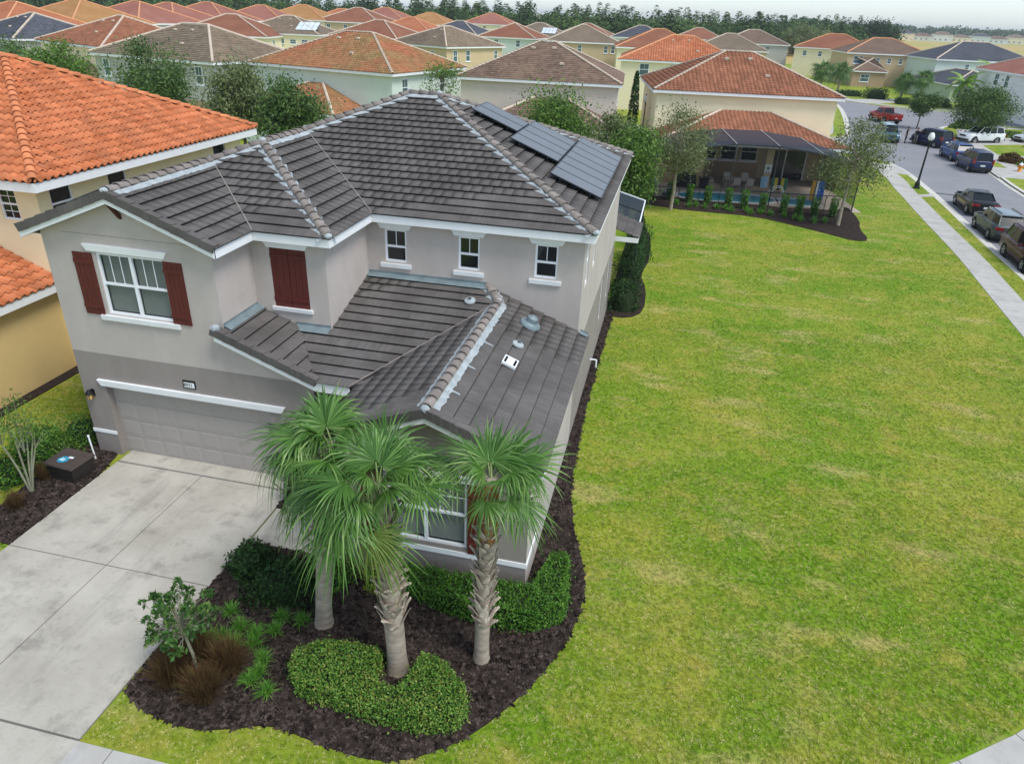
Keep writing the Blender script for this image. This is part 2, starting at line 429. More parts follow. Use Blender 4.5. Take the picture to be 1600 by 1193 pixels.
def scatter(name, poly_mb, material, density, h, r, n_blade, spread, tilt, seed, shape='cone', smin=.6, smax=1.2):
    """points on the faces of a sheet, each carrying a small tuft made of node primitives"""
    o = poly_mb.build(name, material)
    ng = bpy.data.node_groups.new(name+'_nodes', 'GeometryNodeTree')
    ng.interface.new_socket('Geometry', in_out='INPUT', socket_type='NodeSocketGeometry')
    ng.interface.new_socket('Geometry', in_out='OUTPUT', socket_type='NodeSocketGeometry')
    N, L = ng.nodes, ng.links
    gi, go = N.new('NodeGroupInput'), N.new('NodeGroupOutput')
    dp = N.new('GeometryNodeDistributePointsOnFaces'); (dp.inputs['Density'].__setattr__('default_value', density) if not isinstance(density, str) else None); dp.inputs['Seed'].default_value = seed
    L.new(gi.outputs[0], dp.inputs['Mesh'])
    if isinstance(density, str):
        na = N.new('GeometryNodeInputNamedAttribute'); na.data_type = 'FLOAT'; na.inputs['Name'].default_value = density; L.new(na.outputs[0], dp.inputs['Density'])
    def rv(lo, hi, sd_, typ='FLOAT_VECTOR'):
        q = N.new('FunctionNodeRandomValue'); q.data_type = typ
        i = {'FLOAT_VECTOR': 0, 'FLOAT': 2}[typ]
        q.inputs[i].default_value = lo; q.inputs[i+1].default_value = hi; q.inputs['Seed'].default_value = sd_
        return q.outputs[0 if typ == 'FLOAT_VECTOR' else 1]
    if shape == 'cone':
        pr = N.new('GeometryNodeMeshCone'); pr.fill_type = 'NONE'
        pr.inputs['Vertices'].default_value = 3; pr.inputs['Radius Top'].default_value = 0.0
        pr.inputs['Radius Bottom'].default_value = r; pr.inputs['Depth'].default_value = h
    else:
        pr = N.new('GeometryNodeMeshCube'); pr.inputs['Size'].default_value = (h, r, r*.45)
    pts = N.new('GeometryNodePoints'); pts.inputs['Count'].default_value = n_blade
    L.new(rv((-spread, -spread, 0), (spread, spread, .006), 3), pts.inputs['Position'])
    i1 = N.new('GeometryNodeInstanceOnPoints')
    L.new(pts.outputs[0], i1.inputs['Points']); L.new(pr.outputs[0], i1.inputs['Instance'])
    L.new(rv((-tilt, -tilt, 0), (tilt, tilt, 6.28), 4), i1.inputs['Rotation']); L.new(rv(.55, 1.2, 5, 'FLOAT'), i1.inputs['Scale'])
    rl = N.new('GeometryNodeRealizeInstances'); L.new(i1.outputs[0], rl.inputs[0])
    i2 = N.new('GeometryNodeInstanceOnPoints')
    L.new(dp.outputs['Points'], i2.inputs['Points']); L.new(rl.outputs[0], i2.inputs['Instance'])
    L.new(rv((0, 0, 0), (0, 0, 6.28), 6), i2.inputs['Rotation']); L.new(rv(smin, smax, 7, 'FLOAT'), i2.inputs['Scale'])
    sm = N.new('GeometryNodeSetMaterial'); sm.inputs['Material'].default_value = material
    L.new(i2.outputs[0], sm.inputs['Geometry']); L.new(sm.outputs[0], go.inputs[0])
    md = o.modifiers.new('scatter', 'NODES'); md.node_group = ng
    return o

def struct(name, mb, mats, parent=None):
    o = mb.build(name, mats, parent)
    if parent is None: o['kind'] = 'structure'
    return o

def offset_line(pts, d):
    out = []
    for i, p in enumerate(pts):
        a = Vector(pts[max(i-1, 0)]); b = Vector(pts[min(i+1, len(pts)-1)]); t = (b-a).normalized()
        out.append((p[0]-t.y*d, p[1]+t.x*d))
    return out

def strip(pts, d0, d1, z0, z1, mb, m=0):
    a, b = offset_line(pts, d0), offset_line(pts, d1)
    for i in range(len(pts)-1):
        q = [a[i], a[i+1], b[i+1], b[i]]
        mb.hexa([(x, y, z0) for x, y in q]+[(x, y, z1) for x, y in q], m)

def smooth_line(pts, it=2):
    for _ in range(it):
        o = [pts[0]]
        for a, b in zip(pts, pts[1:]):
            o += [(a[0]*.75+b[0]*.25, a[1]*.75+b[1]*.25), (a[0]*.25+b[0]*.75, a[1]*.25+b[1]*.75)]
        o.append(pts[-1]); pts = o
    return pts

# ------------------------------------------------------------------ ground, road, blocks
g = MB(); g.face([(-2500, -300, -.16), (2500, -300, -.16), (2500, 4500, -.16), (-2500, 4500, -.16)])
struct('ground', g, M['far_ground'])
g = MB(); g.face([(-220, -60, -.12), (170, -60, -.12), (170, 150, -.12), (-220, 150, -.12)])
struct('road', g, M['asphalt'])
side = lambda x, c: c+.14*(x-17)
kb1 = smooth_line([(17, -30), (18.6, 10), (19.2, 35), (19.4, 42), (20, 52), (20.6, 60), (20.9, 66), (21.1, 72), (20.8, 77.5), (19.3, 80.5), (16, side(16, 82)), (-200, side(-200, 82))])
blk1 = kb1+[(-200, -30)]
kb2 = smooth_line([(-200, side(-200, 91)), (14, side(14, 91)), (18.2, 92.3), (20, 94.5), (21, 100), (23.2, 114), (25.5, 132), (26, 150)])
blk2 = kb2+[(26, 260), (-400, 260), (-400, side(-200, 91))]
kb3 = smooth_line([(110, 119), (60, 118), (45, 117), (37, 114.5), (33.5, 108), (31.2, 95), (29.6, 77), (28.3, 66), (28, 40), (27.6, 20)])
blk3 = kb3+[(110, 20)]
kb4 = smooth_line([(26, 260), (26, 150), (27, 144), (30, 139), (36, 133), (43, 133.4), (60, 134), (130, 138)])
blk4 = kb4+[(130, 260)]
for nm, b in (('lawn', blk1), ('lawn', blk2), ('lawn', blk3), ('lawn', blk4)):
    g = MB(); g.prism(b, -.14, 0.0); struct(nm, g, M['lawn'])
for kb in (kb1, kb2, kb3, kb4):
    g = MB(); strip(kb, 0.0, .32, -.13, .008, g); strip(kb, -.38, 0.0, -.13, -.108, g); struct('kerb', g, M['kerb'])

# pavement round the corner lot: each slab its own piece
sw = smooth_line([(-40, 6.3), (-14, 6.3), (-8.7, 6.3), (-4, 6.35), (0, 6.9), (3, 7.9), (6.39, 9.69), (7.9, 10.75), (10, 12.6), (12.3, 15.5), (14, 19), (15.2, 25),
                  (15.8, 32), (16.4, 39), (16.9, 44.2), (17.15, 49), (17.4, 54), (17.85, 61), (18.05, 64.6), (18.5, 69), (18.3, 74), (17, 79)], 2)
def resample(pts, step):
    L_ = [0]
    for a, b in zip(pts, pts[1:]): L_.append(L_[-1]+math.dist(a, b))
    k = int(L_[-1]/step); out = []
    j = 0
    for i in range(k+1):
        s_ = i*step
        while j < len(L_)-2 and L_[j+1] < s_: j += 1
        t = (s_-L_[j])/(L_[j+1]-L_[j]); a, b = pts[j], pts[j+1]
        out.append((a[0]+(b[0]-a[0])*t, a[1]+(b[1]-a[1])*t))
    return out
pave = struct('sidewalk', (lambda m: (strip(sw, 0.0, -1.45, -.05, .006, m), m)[1])(MB()), M['joint'])
rs = resample(sw, 1.52)
ro_, ri_ = offset_line(rs, 0.0), offset_line(rs, -1.45)
for i in range(len(rs)-1):
    if rs[i][1] > 80 or rs[i][0] < -16: continue
    a, b, c, d = Vector(ro_[i]), Vector(ro_[i+1]), Vector(ri_[i+1]), Vector(ri_[i])
    cen = (a+b+c+d)/4; q = [cen+(p-cen)*(1-.013/max(.4, (p-cen).length)) for p in (d, c, b, a)]
    s_ = MB(); s_.hexa([(p.x, p.y, -.02) for p in q]+[(p.x, p.y, .018) for p in q]); s_.build('slab', M['sidewalk'], pave)
# other pavements across the streets
def pave_strip(nm, line, w, z=.012):
    g = MB(); strip(line, 0, w, -.05, z, g); return struct(nm, g, M['sidewalk'])
pave_strip('sidewalk', offset_line(kb3[3:-1], 1.9), 1.4)
pave_strip('sidewalk', offset_line(kb2[2:-2], 1.7), 1.4)
pave_strip('sidewalk', offset_line(kb4[6:], 1.7), 1.4)
# aprons and driveways across the street
def slab_poly(nm, poly, z=.016, m='sidewalk'):
    g = MB(); g.prism(poly, -.05, z); return struct(nm, g, M[m])
slab_poly('driveway', [(29.6, 79.2), (29.0, 73.4), (34, 73.0), (46, 72.4), (46, 78), (35.5, 78.6)])
slab_poly('driveway', [(30.4, 86.5), (30.0, 81.9), (48, 86), (48, 91)])
slab_poly('driveway', [(31.6, 97.5), (31.0, 92.8), (46, 101), (46, 106.5)])
slab_poly('driveway', [(27.2, 143.6), (30.6, 138.6), (40, 146), (40, 152)])
slab_poly('driveway', [(18.9, 76.5), (20.9, 75.5), (21.0, 70.8), (18.9, 71.6)], .02)
# kerb ramp beside the lamp post
slab_poly('sidewalk_ramp', [(19.2, 62.0), (20.5, 62.9), (20.55, 61.9), (19.2, 61.2)], .02)

# driveway of the grey house
DX0, DX1, DXM = -14.04, -8.77, -11.4
drv = struct('driveway', (lambda m: (m.box(DX0, DX1, 4.9, 14.16, -.06, .008), m)[1])(MB()), M['joint'])
def slab(x0, x1, y0, y1, z=.03, par=drv, m='concrete'):
    s_ = MB(); e = .013
    s_.hexa([(x0+e, y0+e, -.02), (x1-e, y0+e, -.02), (x1-e, y1-e, -.02), (x0+e, y1-e, -.02), (x0+e, y0+e, z), (x1-e, y0+e, z), (x1-e, y1-e, z), (x0+e, y1-e, z)])
    return s_.build('slab', M[m], par)
for xa, xb in ((DX0, DXM), (DXM, DX1)):
    slab(xa, xb, 10.18, 13.82); slab(xa, xb, 6.32, 10.18); slab(xa, xb, 4.8, 6.30, .028)
slab(DX0+.03, DX1, 13.84, 14.42, .045)
walk = struct('front_walk', (lambda m: (m.box(-8.75, -6.35, 11.75, 13.1, -.06, .008), m)[1])(MB()), M['joint'])
slab(-8.74, -7.5, 11.75, 13.1, .03, walk); slab(-7.5, -6.35, 11.75, 13.1, .03, walk); 
porch = MB(); porch.box(-8.55, -6.3, 13.1, 16.0, -.03, .06); struct('porch_floor', porch, M['concrete'])

# mulch beds
bed_edge = smooth_line([(-8.72, 7.45), (-8.5, 7.3), (-8.21, 7.13), (-7.63, 7.01), (-6.94, 6.98), (-6.3, 7.18), (-5.75, 7.41), (-5.12, 7.34), (-4.31, 7.23), (-3.56, 7.22), (-3.0, 7.42), (-2.53, 7.77),
                        (-2.03, 8.22), (-1.53, 8.99), (-1.16, 9.7), (-.75, 10.74), (-.6, 11.85), (-.66, 12.6), (-.8, 13.2), (-1.15, 14.2), (-1.52, 16.0), (-1.62, 18.4), (-1.68, 21), (-1.66, 25), (-1.6, 29.2)], 1)
def mound(nm, poly, z=.035):
    g = MB(); g.prism(poly, -.02, z); o = struct(nm, g, M['mulch']); return o
bed1 = bed_edge+[(-2.0, 29.2), (-2.0, 11.9), (-6.3, 11.9), (-6.3, 11.74), (-8.75, 11.74)]
mound('mulch_bed', bed1)
bed2 = [(-8.75, 13.11), (-6.4, 13.11), (-6.4, 13.3), (-8.3, 14.1), (-8.75, 14.1)]
mound('mulch_bed', bed2)
bed3 = smooth_line([(-14.06, 10.2), (-14.06, 14.1), (-14.95, 14.25), (-15.1, 16), (-15.0, 20), (-15.7, 20), (-15.75, 14.6), (-15.55, 13), (-15.5, 11.4), (-15.2, 10.6), (-14.5, 10.25), (-14.06, 10.2)], 1)
mound('mulch_bed', bed3)
mound('mulch_bed', [(-19.45, 12), (-19.0, 12), (-18.95, 30), (-19.45, 30)])
bed4 = smooth_line([(-3.2, 51.6), (-2.46, 51.0), (0.5, 50.0), (2.2, 49.9), (6, 49.9), (8.3, 48.4), (10.4, 46.8), (11.6, 45.8), (12.5, 46.3), (12.4, 49), (12.9, 51.3), (12.8, 56), (11.6, 53.2), (-3.2, 53.6), (-3.2, 51.6)], 1)
mound('mulch_bed', bed4)
bed5 = smooth_line([(-1.95, 29), (-.9, 29.0), (-.3, 30), (-.35, 33), (-.8, 35), (-.4, 38), (-.7, 44), (-1.95, 44), (-1.95, 29)], 1)
mound('mulch_bed', bed5)
tag(scatter('mulch_chips', (lambda m: (m.prism(bed1, .03, .036), m.prism(bed2, .03, .036), m.prism(bed3, .03, .036), m)[3])(MB()), M['chip'], 190, .085, .028, 5, .07, .55, 3, 'cube'),
    'dark shredded bark chips covering the planting beds', 'mulch', kind='stuff')

# short grass on the lawns, thinner with distance
inner = [(x-.05, y+.06) for x, y in sw if -8.72 < x and y < 78]
def clip_y(poly, ya, yb_): return clip_band(poly, ya, yb_)
def clip_band(P, ya, yb_):
    for f in (lambda q: q[1]-ya, lambda q: yb_-q[1]):
        out = []
        for i in range(len(P)):
            a, b = P[i-1], P[i]; fa, fb = f(a), f(b)
            if (fa >= 0) != (fb >= 0): t = fa/(fa-fb); out.append((a[0]+(b[0]-a[0])*t, a[1]+(b[1]-a[1])*t))
            if fb >= 0: out.append(b)
        P = out
        if len(P) < 3: return []
    return P
lawn1 = [(-8.72, 6.33)]+inner[1:]+[(13.3, 78), (12.9, 51.5), (12.6, 46.2), (11.6, 45.7), (10.4, 46.7), (8.3, 48.3), (6, 49.8), (2.2, 49.8), (-1.9, 50.8), (-2.0, 46), (-.5, 44), (-.25, 38), (-.6, 35), (-.2, 33), (-.2, 30), (-.8, 28.9), (-1.5, 28.9)]+[(x+.02, y-.02) for x, y in reversed(bed_edge[:-1])]
verge = offset_line(sw, -1.5); vk = offset_line(kb1, .34)
lawn2 = [(-14.1, 6.35), (-14.1, 10.15), (-15.2, 10.5), (-15.6, 11.4), (-15.8, 14.6), (-15.75, 27), (-18.9, 27), (-18.9, 12), (-22, 9), (-22, 6.35)]
vv_ = [p for p in verge if 20 < p[1] < 70 and p[0] > 5]; kk_ = [p for p in vk if 20 < p[1] < 70 and p[0] > 15]
lawn3 = vv_+list(reversed(kk_))
gm = MB()
for pl in (lawn1, lawn2, lawn3):
    for ya, yb_, dn in ((5, 12, 620), (12, 18, 480), (18, 30, 300), (30, 45, 170), (45, 78, 80)):
        c = clip_band(pl, ya, yb_)
        if not c: continue
        tri = tessellate_polygon([[Vector((x, y, 0)) for x, y in c]])
        for a, b, d in tri: gm.face([(*c[a], .004), (*c[b], .004), (*c[d], .004)], 0, dn)
tag(scatter('grass', gm, M['blade'], 'rv', .032, .0055, 7, .035, 1.25, 9), 'short patchy green and straw coloured lawn grass', 'grass', kind='stuff')
# ------------------------------------------------------------------ roof tools
class Plane:
    """roof plane: o = point on the eave, e = unit eave direction, g = unit uphill direction (plan), p = pitch"""
    def __init__(s, o, e, g, p):
        s.o, s.e, s.g = Vector(o), Vector((e[0], e[1], 0)).normalized(), Vector((g[0], g[1], 0)).normalized()
        s.p = p; k = math.sqrt(1+p*p)
        s.s = (s.g+Vector((0, 0, p)))/k; s.n = (Vector((0, 0, 1))-s.g*p)/k; s.k = k
    def z(s, x, y): return s.o.z+((x-s.o.x)*s.g.x+(y-s.o.y)*s.g.y)*s.p
    def uv(s, q): d = Vector((q[0]-s.o.x, q[1]-s.o.y, 0)); return (d.dot(s.e), d.dot(s.g)*s.k)
    def pt(s, u, v, h=0.0): return s.o+s.e*u+s.s*v+s.n*h

def clip_rect(poly, u0, u1, v0, v1):
    def cl(P, f, inter):
        out = []
        for i in range(len(P)):
            a, b = P[i-1], P[i]; fa, fb = f(a), f(b)
            if fa >= 0:
                if fb >= 0: out.append(b)
                else: out.append(inter(a, b, fa, fb))
            elif fb >= 0: out += [inter(a, b, fa, fb), b]
        return out
    it = lambda a, b, fa, fb: (a[0]+(b[0]-a[0])*fa/(fa-fb), a[1]+(b[1]-a[1])*fa/(fa-fb))
    for f in (lambda q: q[0]-u0, lambda q: u1-q[0], lambda q: q[1]-v0, lambda q: v1-q[1]):
        poly = cl(poly, f, it)
        if len(poly) < 3: return []
    return poly

def area2(P): return sum(P[i-1][0]*P[i][1]-P[i][0]*P[i-1][1] for i in range(len(P)))/2

CAMP = Vector((0, 0, CAM_H))
def seen(p, n):
    d = CAMP-p; return max(0, d.dot(n))/d.length**3

def flat_tiles(planes, W=.305, E=.358, H1=.056, H0=.012):
    """lay flat tiles on (plane, plan polygon) pairs: returns full tiles (matrix, score) and a mesh of cut tiles"""
    full = []; cut = MB()
    for P, poly in planes:
        uvp = [P.uv(q) for q in poly]
        if area2(uvp) < 0: uvp.reverse()
        us = [q[0] for q in uvp]; vv = [q[1] for q in uvp]
        for j in range(int(max(vv)/E)+2):
            v0, v1 = -.04+j*E, -.04+(j+1)*E; sh = (j % 2)*W/2+rng.uniform(-.02, .02)
            i0 = int(math.floor((min(us)-sh)/W))-1
            for i in range(i0, int((max(us)-sh)/W)+2):
                u0 = i*W+sh; c = clip_rect(uvp if j else [(a, b if b > .01 else -.05) for a, b in uvp], u0, u0+W, v0, v1-.015)
                if not c or abs(area2(c)) < .004: continue
                dh = rng.uniform(-.002, .002)
                if abs(area2(c)-W*(E-.015)) < 1e-4:
                    pos = P.pt(u0, v0, dh); full.append((seen(pos, P.n), P, pos)); continue
                r = rng.random()
                hh = lambda v: H1-(H1-H0)*(v-v0)/E+dh
                top = [P.pt(u, v, hh(v)) for u, v in c]; bot = [P.pt(u, v, (H1-.022)*max(0, 1-(v-v0)/E*1.6)) for u, v in c]
                cut.face(top, 0, r)
                for a in range(len(c)): cut.face([bot[a-1], bot[a], top[a], top[a-1]], 0, r)
    return full, cut

def tile_mesh(name, m, W=.305, E=.358, H1=.056, H0=.012):
    b = MB(); x0, x1 = .0, W
    E -= .015; b.hexa([(x0, 0, H1-.022), (x1, 0, H1-.022), (x1, E, 0), (x0, E, 0), (x0, 0, H1), (x1, 0, H1), (x1, E, H0), (x0, E, H0)], 0, .001)
    me = bpy.data.meshes.new(name); me.from_pydata(b.v, [], b.f); me.materials.append(m)
    return me

def place_tiles(roof, full, me, m, n=300, name='tile', rvmesh=None):
    """the n tiles that show largest as parts, the rest joined"""
    full.sort(key=lambda t: -t[0])
    for sc, P, pos in full[:n]:
        o = bpy.data.objects.new(name, me); COL.objects.link(o); o.parent = roof
        o.matrix_local = Matrix(((P.e.x, P.s.x, P.n.x, pos.x), (P.e.y, P.s.y, P.n.y, pos.y), (P.e.z, P.s.z, P.n.z, pos.z), (0, 0, 0, 1)))
    rest = full[n:]
    if not rest: return
    tv = np.array([v.co[:] for v in me.vertices]); tf = [tuple(p.vertices) for p in me.polygons]
    tf = np.array([f for f in tf if len(f) == 4]); k = len(tv)
    A = np.array([[P.e[:], P.s[:], P.n[:]] for _, P, _ in rest]); T = np.array([p[:] for _, _, p in rest])
    V = np.einsum('vk,nkj->nvj', tv, A)+T[:, None, :]
    F = tf[None]+(np.arange(len(rest))*k)[:, None, None]
    rv = np.repeat(nr.random(len(rest)), len(tf))
    o = link(name+'s_beyond', np_mesh(name, V.reshape(-1, 3), F.reshape(-1, 4), m, rv), roof); o['kind'] = 'stuff'

def ridge_caps(roof, a, b, mcap, mmortar, L=.36, rad=.135, up=.07, mortar=True, mside=.25, seed=0, name='ridge_tile'):
    """overlapping half-round cap tiles from a (low end) to b, bedded in mortar"""
    a, b = Vector(a), Vector(b); d = b-a; n = max(1, round(d.length/L)); t = d.normalized()
    sd_ = t.cross(Vector((0, 0, 1))).normalized(); u = sd_.cross(t).normalized()
    key = ('cap', round(d.length/n, 3), mcap.name, rad)
    if key not in CACHE:
        m = MB(); l = d.length/n; rows = []
        for (y, rr, z) in ((0, rad, .035), (0, rad-.025, .03), ) : pass
        prof = [math.pi*k/7 for k in range(8)]
        r0 = [(math.cos(q)*(rad-.022), 0, math.sin(q)*(rad-.022)*.8+.03) for q in prof]
        r1 = [(math.cos(q)*rad, 0, math.sin(q)*rad*.8+.035) for q in prof]
        r2 = [(math.cos(q)*rad*.82, l*1.12, math.sin(q)*rad*.66+.0) for q in prof]
        m.grid([r0, r1, r2]); me = bpy.data.meshes.new('ridge_tile'); me.from_pydata(m.v, [], m.f); me.materials.append(mcap)
        me.polygons.foreach_set('use_smooth', [i >= 7 for i in range(len(m.f))]); CACHE[key] = me
    me = CACHE[key]
    for i in range(n):
        p = a+d*(i/n)+u*(up-.04)
        o = bpy.data.objects.new(name, me); COL.objects.link(o); o.parent = roof
        o.matrix_local = Matrix(((sd_.x, t.x, u.x, p.x), (sd_.y, t.y, u.y, p.y), (sd_.z, t.z, u.z, p.z), (0, 0, 0, 1)))
    if mortar:
        rr = random.Random(seed); m = MB(); k = max(4, int(d.length/.09)); rows = []
        dl = mside
        for i in range(k+1):
            p = a+d*(i/k); w1, w2 = dl+rr.uniform(-.02, .025), dl+rr.uniform(-.02, .025)
            rows.append([p-sd_*w1-u*(w1*.33-.035), p-sd_*.12+u*(.03+rr.uniform(-.01, .012)), p+sd_*.12+u*(.03+rr.uniform(-.01, .012)), p+sd_*w2-u*(w2*.33-.035)])
        m.grid(rows); m.build('mortar_bed', mmortar, roof)
CACHE = {}

# ------------------------------------------------------------------ the grey house
xL, xG, xS, xR = -14.87, -10.219, -8.16, -1.936
y0, y1, y2, y3, yb = 11.821, 14.169, 15.783, 18.415, 30.287
OV, OR, ZE, ZR, PT = .304, .29, 6.319, 6.53, .393
XL, XG, XS, XR = xL-OV, xG+OV, xS+OV, xR+OR
Y1, Y2, Y3, YB = y1-OV, y2-OV, y3-OV, yb+OV
hg, hs_, hm = (XG-XL)/2, (XS-XL)/2, (YB-Y3)/2
xm, xs = (XL+XG)/2, (XL+XS)/2
P2, P3_, P4 = (xm, Y2+hg), (xs, Y2+hs_), (xs, Y3+hs_)
P5, P6 = (XL+hm, Y3+hm), (XR-hm, Y3+hm)
house = thing('house', 'grey stucco two storey house with dark slate tile roof and red brown shutters', 'house')

def wall_panel(mb, a, b, z0, z1, openings=(), depth=.12, m=0):
    """upright wall from a to b (outside to the right of a->b) with rectangular openings (s0, s1, z0, z1) and reveals"""
    a, b = Vector((a[0], a[1], 0)), Vector((b[0], b[1], 0)); d = (b-a); Ln = d.length; d.normalize()
    n = Vector((d.y, -d.x, 0))
    ss = sorted({0.0, Ln, *[o[0] for o in openings], *[o[1] for o in openings]}); zs = sorted({z0, z1, *[o[2] for o in openings], *[o[3] for o in openings]})
    Q = lambda s_, z, k=0.0: a+d*s_-n*k+Vector((0, 0, z))
    for i in range(len(ss)-1):
        for j in range(len(zs)-1):
            cs, cz = (ss[i]+ss[i+1])/2, (zs[j]+zs[j+1])/2
            if any(o[0] < cs < o[1] and o[2] < cz < o[3] for o in openings): continue
            mb.face([Q(ss[i], zs[j]), Q(ss[i+1], zs[j]), Q(ss[i+1], zs[j+1]), Q(ss[i], zs[j+1])], m)
    for (s0, s1, c0, c1) in openings:
        for p, q in (((s0, c0), (s1, c0)), ((s1, c0), (s1, c1)), ((s1, c1), (s0, c1)), ((s0, c1), (s0, c0))):
            mb.face([Q(*p), Q(*p, depth), Q(*q, depth), Q(*q)], m)

def window(par, a, d, s0, s1, z0, z1, cols=1, mull=(), rail=None, top_grid=(2, 1), bot_grid=(1, 1), blind=False, recess=.07, fw_=.055, name='window', grid_w=.02):
    """framed sash window set into a wall: a = wall start, d = unit wall direction; outside is to the right of d"""
    a = Vector((a[0], a[1], 0)); d = Vector((d[0], d[1], 0)); n = Vector((d.y, -d.x, 0))
    Q = lambda s_, z, k: a+d*s_-n*k+Vector((0, 0, z))
    def beam(mb, sa, sb, za, zb, k0, k1):
        mb.hexa([Q(sa, za, k0), Q(sb, za, k0), Q(sb, za, k1), Q(sa, za, k1), Q(sa, zb, k0), Q(sb, zb, k0), Q(sb, zb, k1), Q(sa, zb, k1)])
    f = MB(); k0, k1 = recess-.035, recess+.03
    rail = rail if rail is not None else z0+(z1-z0)*.5
    beam(f, s0, s1, z0, z0+fw_, k0, k1); beam(f, s0, s1, z1-fw_, z1, k0, k1)
    beam(f, s0, s0+fw_, z0+fw_, z1-fw_, k0, k1); beam(f, s1-fw_, s1, z0+fw_, z1-fw_, k0, k1)
    units = []
    w = (s1-s0)/cols
    for c in range(cols):
        if c: beam(f, s0+c*w-fw_*.7, s0+c*w+fw_*.7, z0+fw_, z1-fw_, k0-.004, k1)
        ua, ub = s0+c*w+fw_*(.7 if c else 1), s0+(c+1)*w-fw_*(.7 if c < cols-1 else 1)
        beam(f, ua, ub, rail-.03, rail+.03, k0+.006, k1)
        units.append((ua, ub))
    fr = f.build(name, M['vinyl'], par)
    for (ua, ub) in units:
        for (za, zb, gr) in ((z0+fw_, rail-.03, bot_grid), (rail+.03, z1-fw_, top_grid)):
            p = MB(); p.face([Q(ua, za, recess+.012), Q(ub, za, recess+.012), Q(ub, zb, recess+.012), Q(ua, zb, recess+.012)])
            p.build('pane', M['glass'] if blind else M['glass_dark'], fr)
            if gr != (1, 1):
                m = MB()
                for i in range(1, gr[0]):
                    u = ua+(ub-ua)*i/gr[0]; beam(m, u-grid_w/2, u+grid_w/2, za, zb, recess-.004, recess+.004)
                for i in range(1, gr[1]):
                    z = za+(zb-za)*i/gr[1]; beam(m, ua, ub, z-grid_w/2, z+grid_w/2, recess-.005, recess+.005)
                m.build('muntin', M['vinyl'], fr)
        if blind:
            m = MB(); z = z0+fw_+.02; 
            while z < z1-fw_-.02:
                m.face([Q(ua, z, recess+.06), Q(ub, z, recess+.06), Q(ub, z+.036, recess+.085), Q(ua, z+.036, recess+.085)]); z += .05
            bl = m.build('blind', M['blind'], fr); bl['kind'] = 'stuff'
            m = MB(); m.face([Q(ua, z0, recess+.1), Q(ub, z0, recess+.1), Q(ub, z1, recess+.1), Q(ua, z1, recess+.1)]); m.build('room_shade', M['dark'], fr)
    return fr

def shutter(par, a, d, s0, s1, z0, z1, boards=4, battens=(.14, .86)):
    a = Vector((a[0], a[1], 0)); d = Vector((d[0], d[1], 0)); n = Vector((d.y, -d.x, 0))
    Q = lambda s_, z, k: a+d*s_+n*k+Vector((0, 0, z))
    def beam(mb, sa, sb, za, zb, k0, k1): mb.hexa([Q(sa, za, k1), Q(sb, za, k1), Q(sb, za, k0), Q(sa, za, k0), Q(sa, zb, k1), Q(sb, zb, k1), Q(sb, zb, k0), Q(sa, zb, k0)])
    m = MB(); beam(m, s0, s1, z0, z1, .0, .012); sh = m.build('shutter', M['shutter'], par)
    w = (s1-s0)/boards
    for i in range(boards):
        m = MB(); beam(m, s0+i*w+.004, s0+(i+1)*w-.004, z0, z1, .012, .034); m.build('board', M['shutter'], sh)
    for t in battens:
        zc = z0+(z1-z0)*t; m = MB(); beam(m, s0+.002, s1-.002, zc-.05, zc+.05, .034, .056); m.build('batten', M['shutter'], sh)
    return sh

def lintel(par, a, d, s0, s1, z0, z1, slope=.1, k=.06, name='lintel', m='trim'):
    """window head trim, wider at its top"""
    a = Vector((a[0], a[1], 0)); d = Vector((d[0], d[1], 0)); n = Vector((d.y, -d.x, 0))
    Q = lambda s_, z, k_: a+d*s_+n*k_+Vector((0, 0, z))
    b = MB(); b.hexa([Q(s0+slope, z0, k), Q(s1-slope, z0, k), Q(s1-slope, z0, -.002), Q(s0+slope, z0, -.002), Q(s0, z1, k+.012), Q(s1, z1, k+.012), Q(s1, z1, -.002), Q(s0, z1, -.002)])
    return b.build(name, M[m], par)

ZC = 3.22                                  # colour change on the garage front
ZW0 = -.1
# garage block front wall, gable above
ax = (xL, y1); dx = (1, 0)
gw = MB()
wall_panel(gw, (xL, y1), (xG, y1), ZC, ZE+.12, [(-13.44-xL, -11.58-xL, 4.42, 6.03)])
gw.face([(xL, y1, ZE+.12), (xG, y1, ZE+.12), ((xL+xG)/2, y1, ZE+.12+PT*(xG-xL)/2)])
gw.build('wall', M['stucco'], house)
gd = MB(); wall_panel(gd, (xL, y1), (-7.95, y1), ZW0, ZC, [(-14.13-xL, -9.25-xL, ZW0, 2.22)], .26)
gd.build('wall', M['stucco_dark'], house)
tri_ = MB(); tri_.face([(xG, y1+.001, ZC), (-7.95, y1+.001, ZC), (-7.95, y1+.001, 3.4), (xG, y1+.001, 4.34)]); tri_.build('wall', M['stucco'], house)
sc_ = MB(); sc_.box(-14.28, -10.8, y1-.004, y1+.002, 6.467, 6.48); sc_.build('score_line', M['stucco_dark'], house)
ups = MB()
wall_panel(ups, (xG, y1), (xG, y2), ZC, ZE+.15)
wall_panel(ups, (xG, y2), (xS, y2), ZC, ZE+.15, [(-9.70-xG, -8.70-xG, 4.49, 6.1)], .05)
wall_panel(ups, (xS, y2), (xS, y3), ZC, ZE+.15)
WN = [(-7.63, -6.98), (-5.46, -4.84), (-3.28, -2.64)]
wall_panel(ups, (xS, y3), (xR, y3), 2.6, ZE+.15, [(a-xS, b-xS, 5.13, 6.08) for a, b in WN], .1)
ups.build('wall', M['stucco'], house)
sidew = MB()
SL = [(19.1-y0, 20.0-y0, 4.7, 6.05), (20.95-y0, 21.85-y0, 4.7, 6.05)]
wall_panel(sidew, (xR, y0), (xR, y3), ZW0, 3.42)
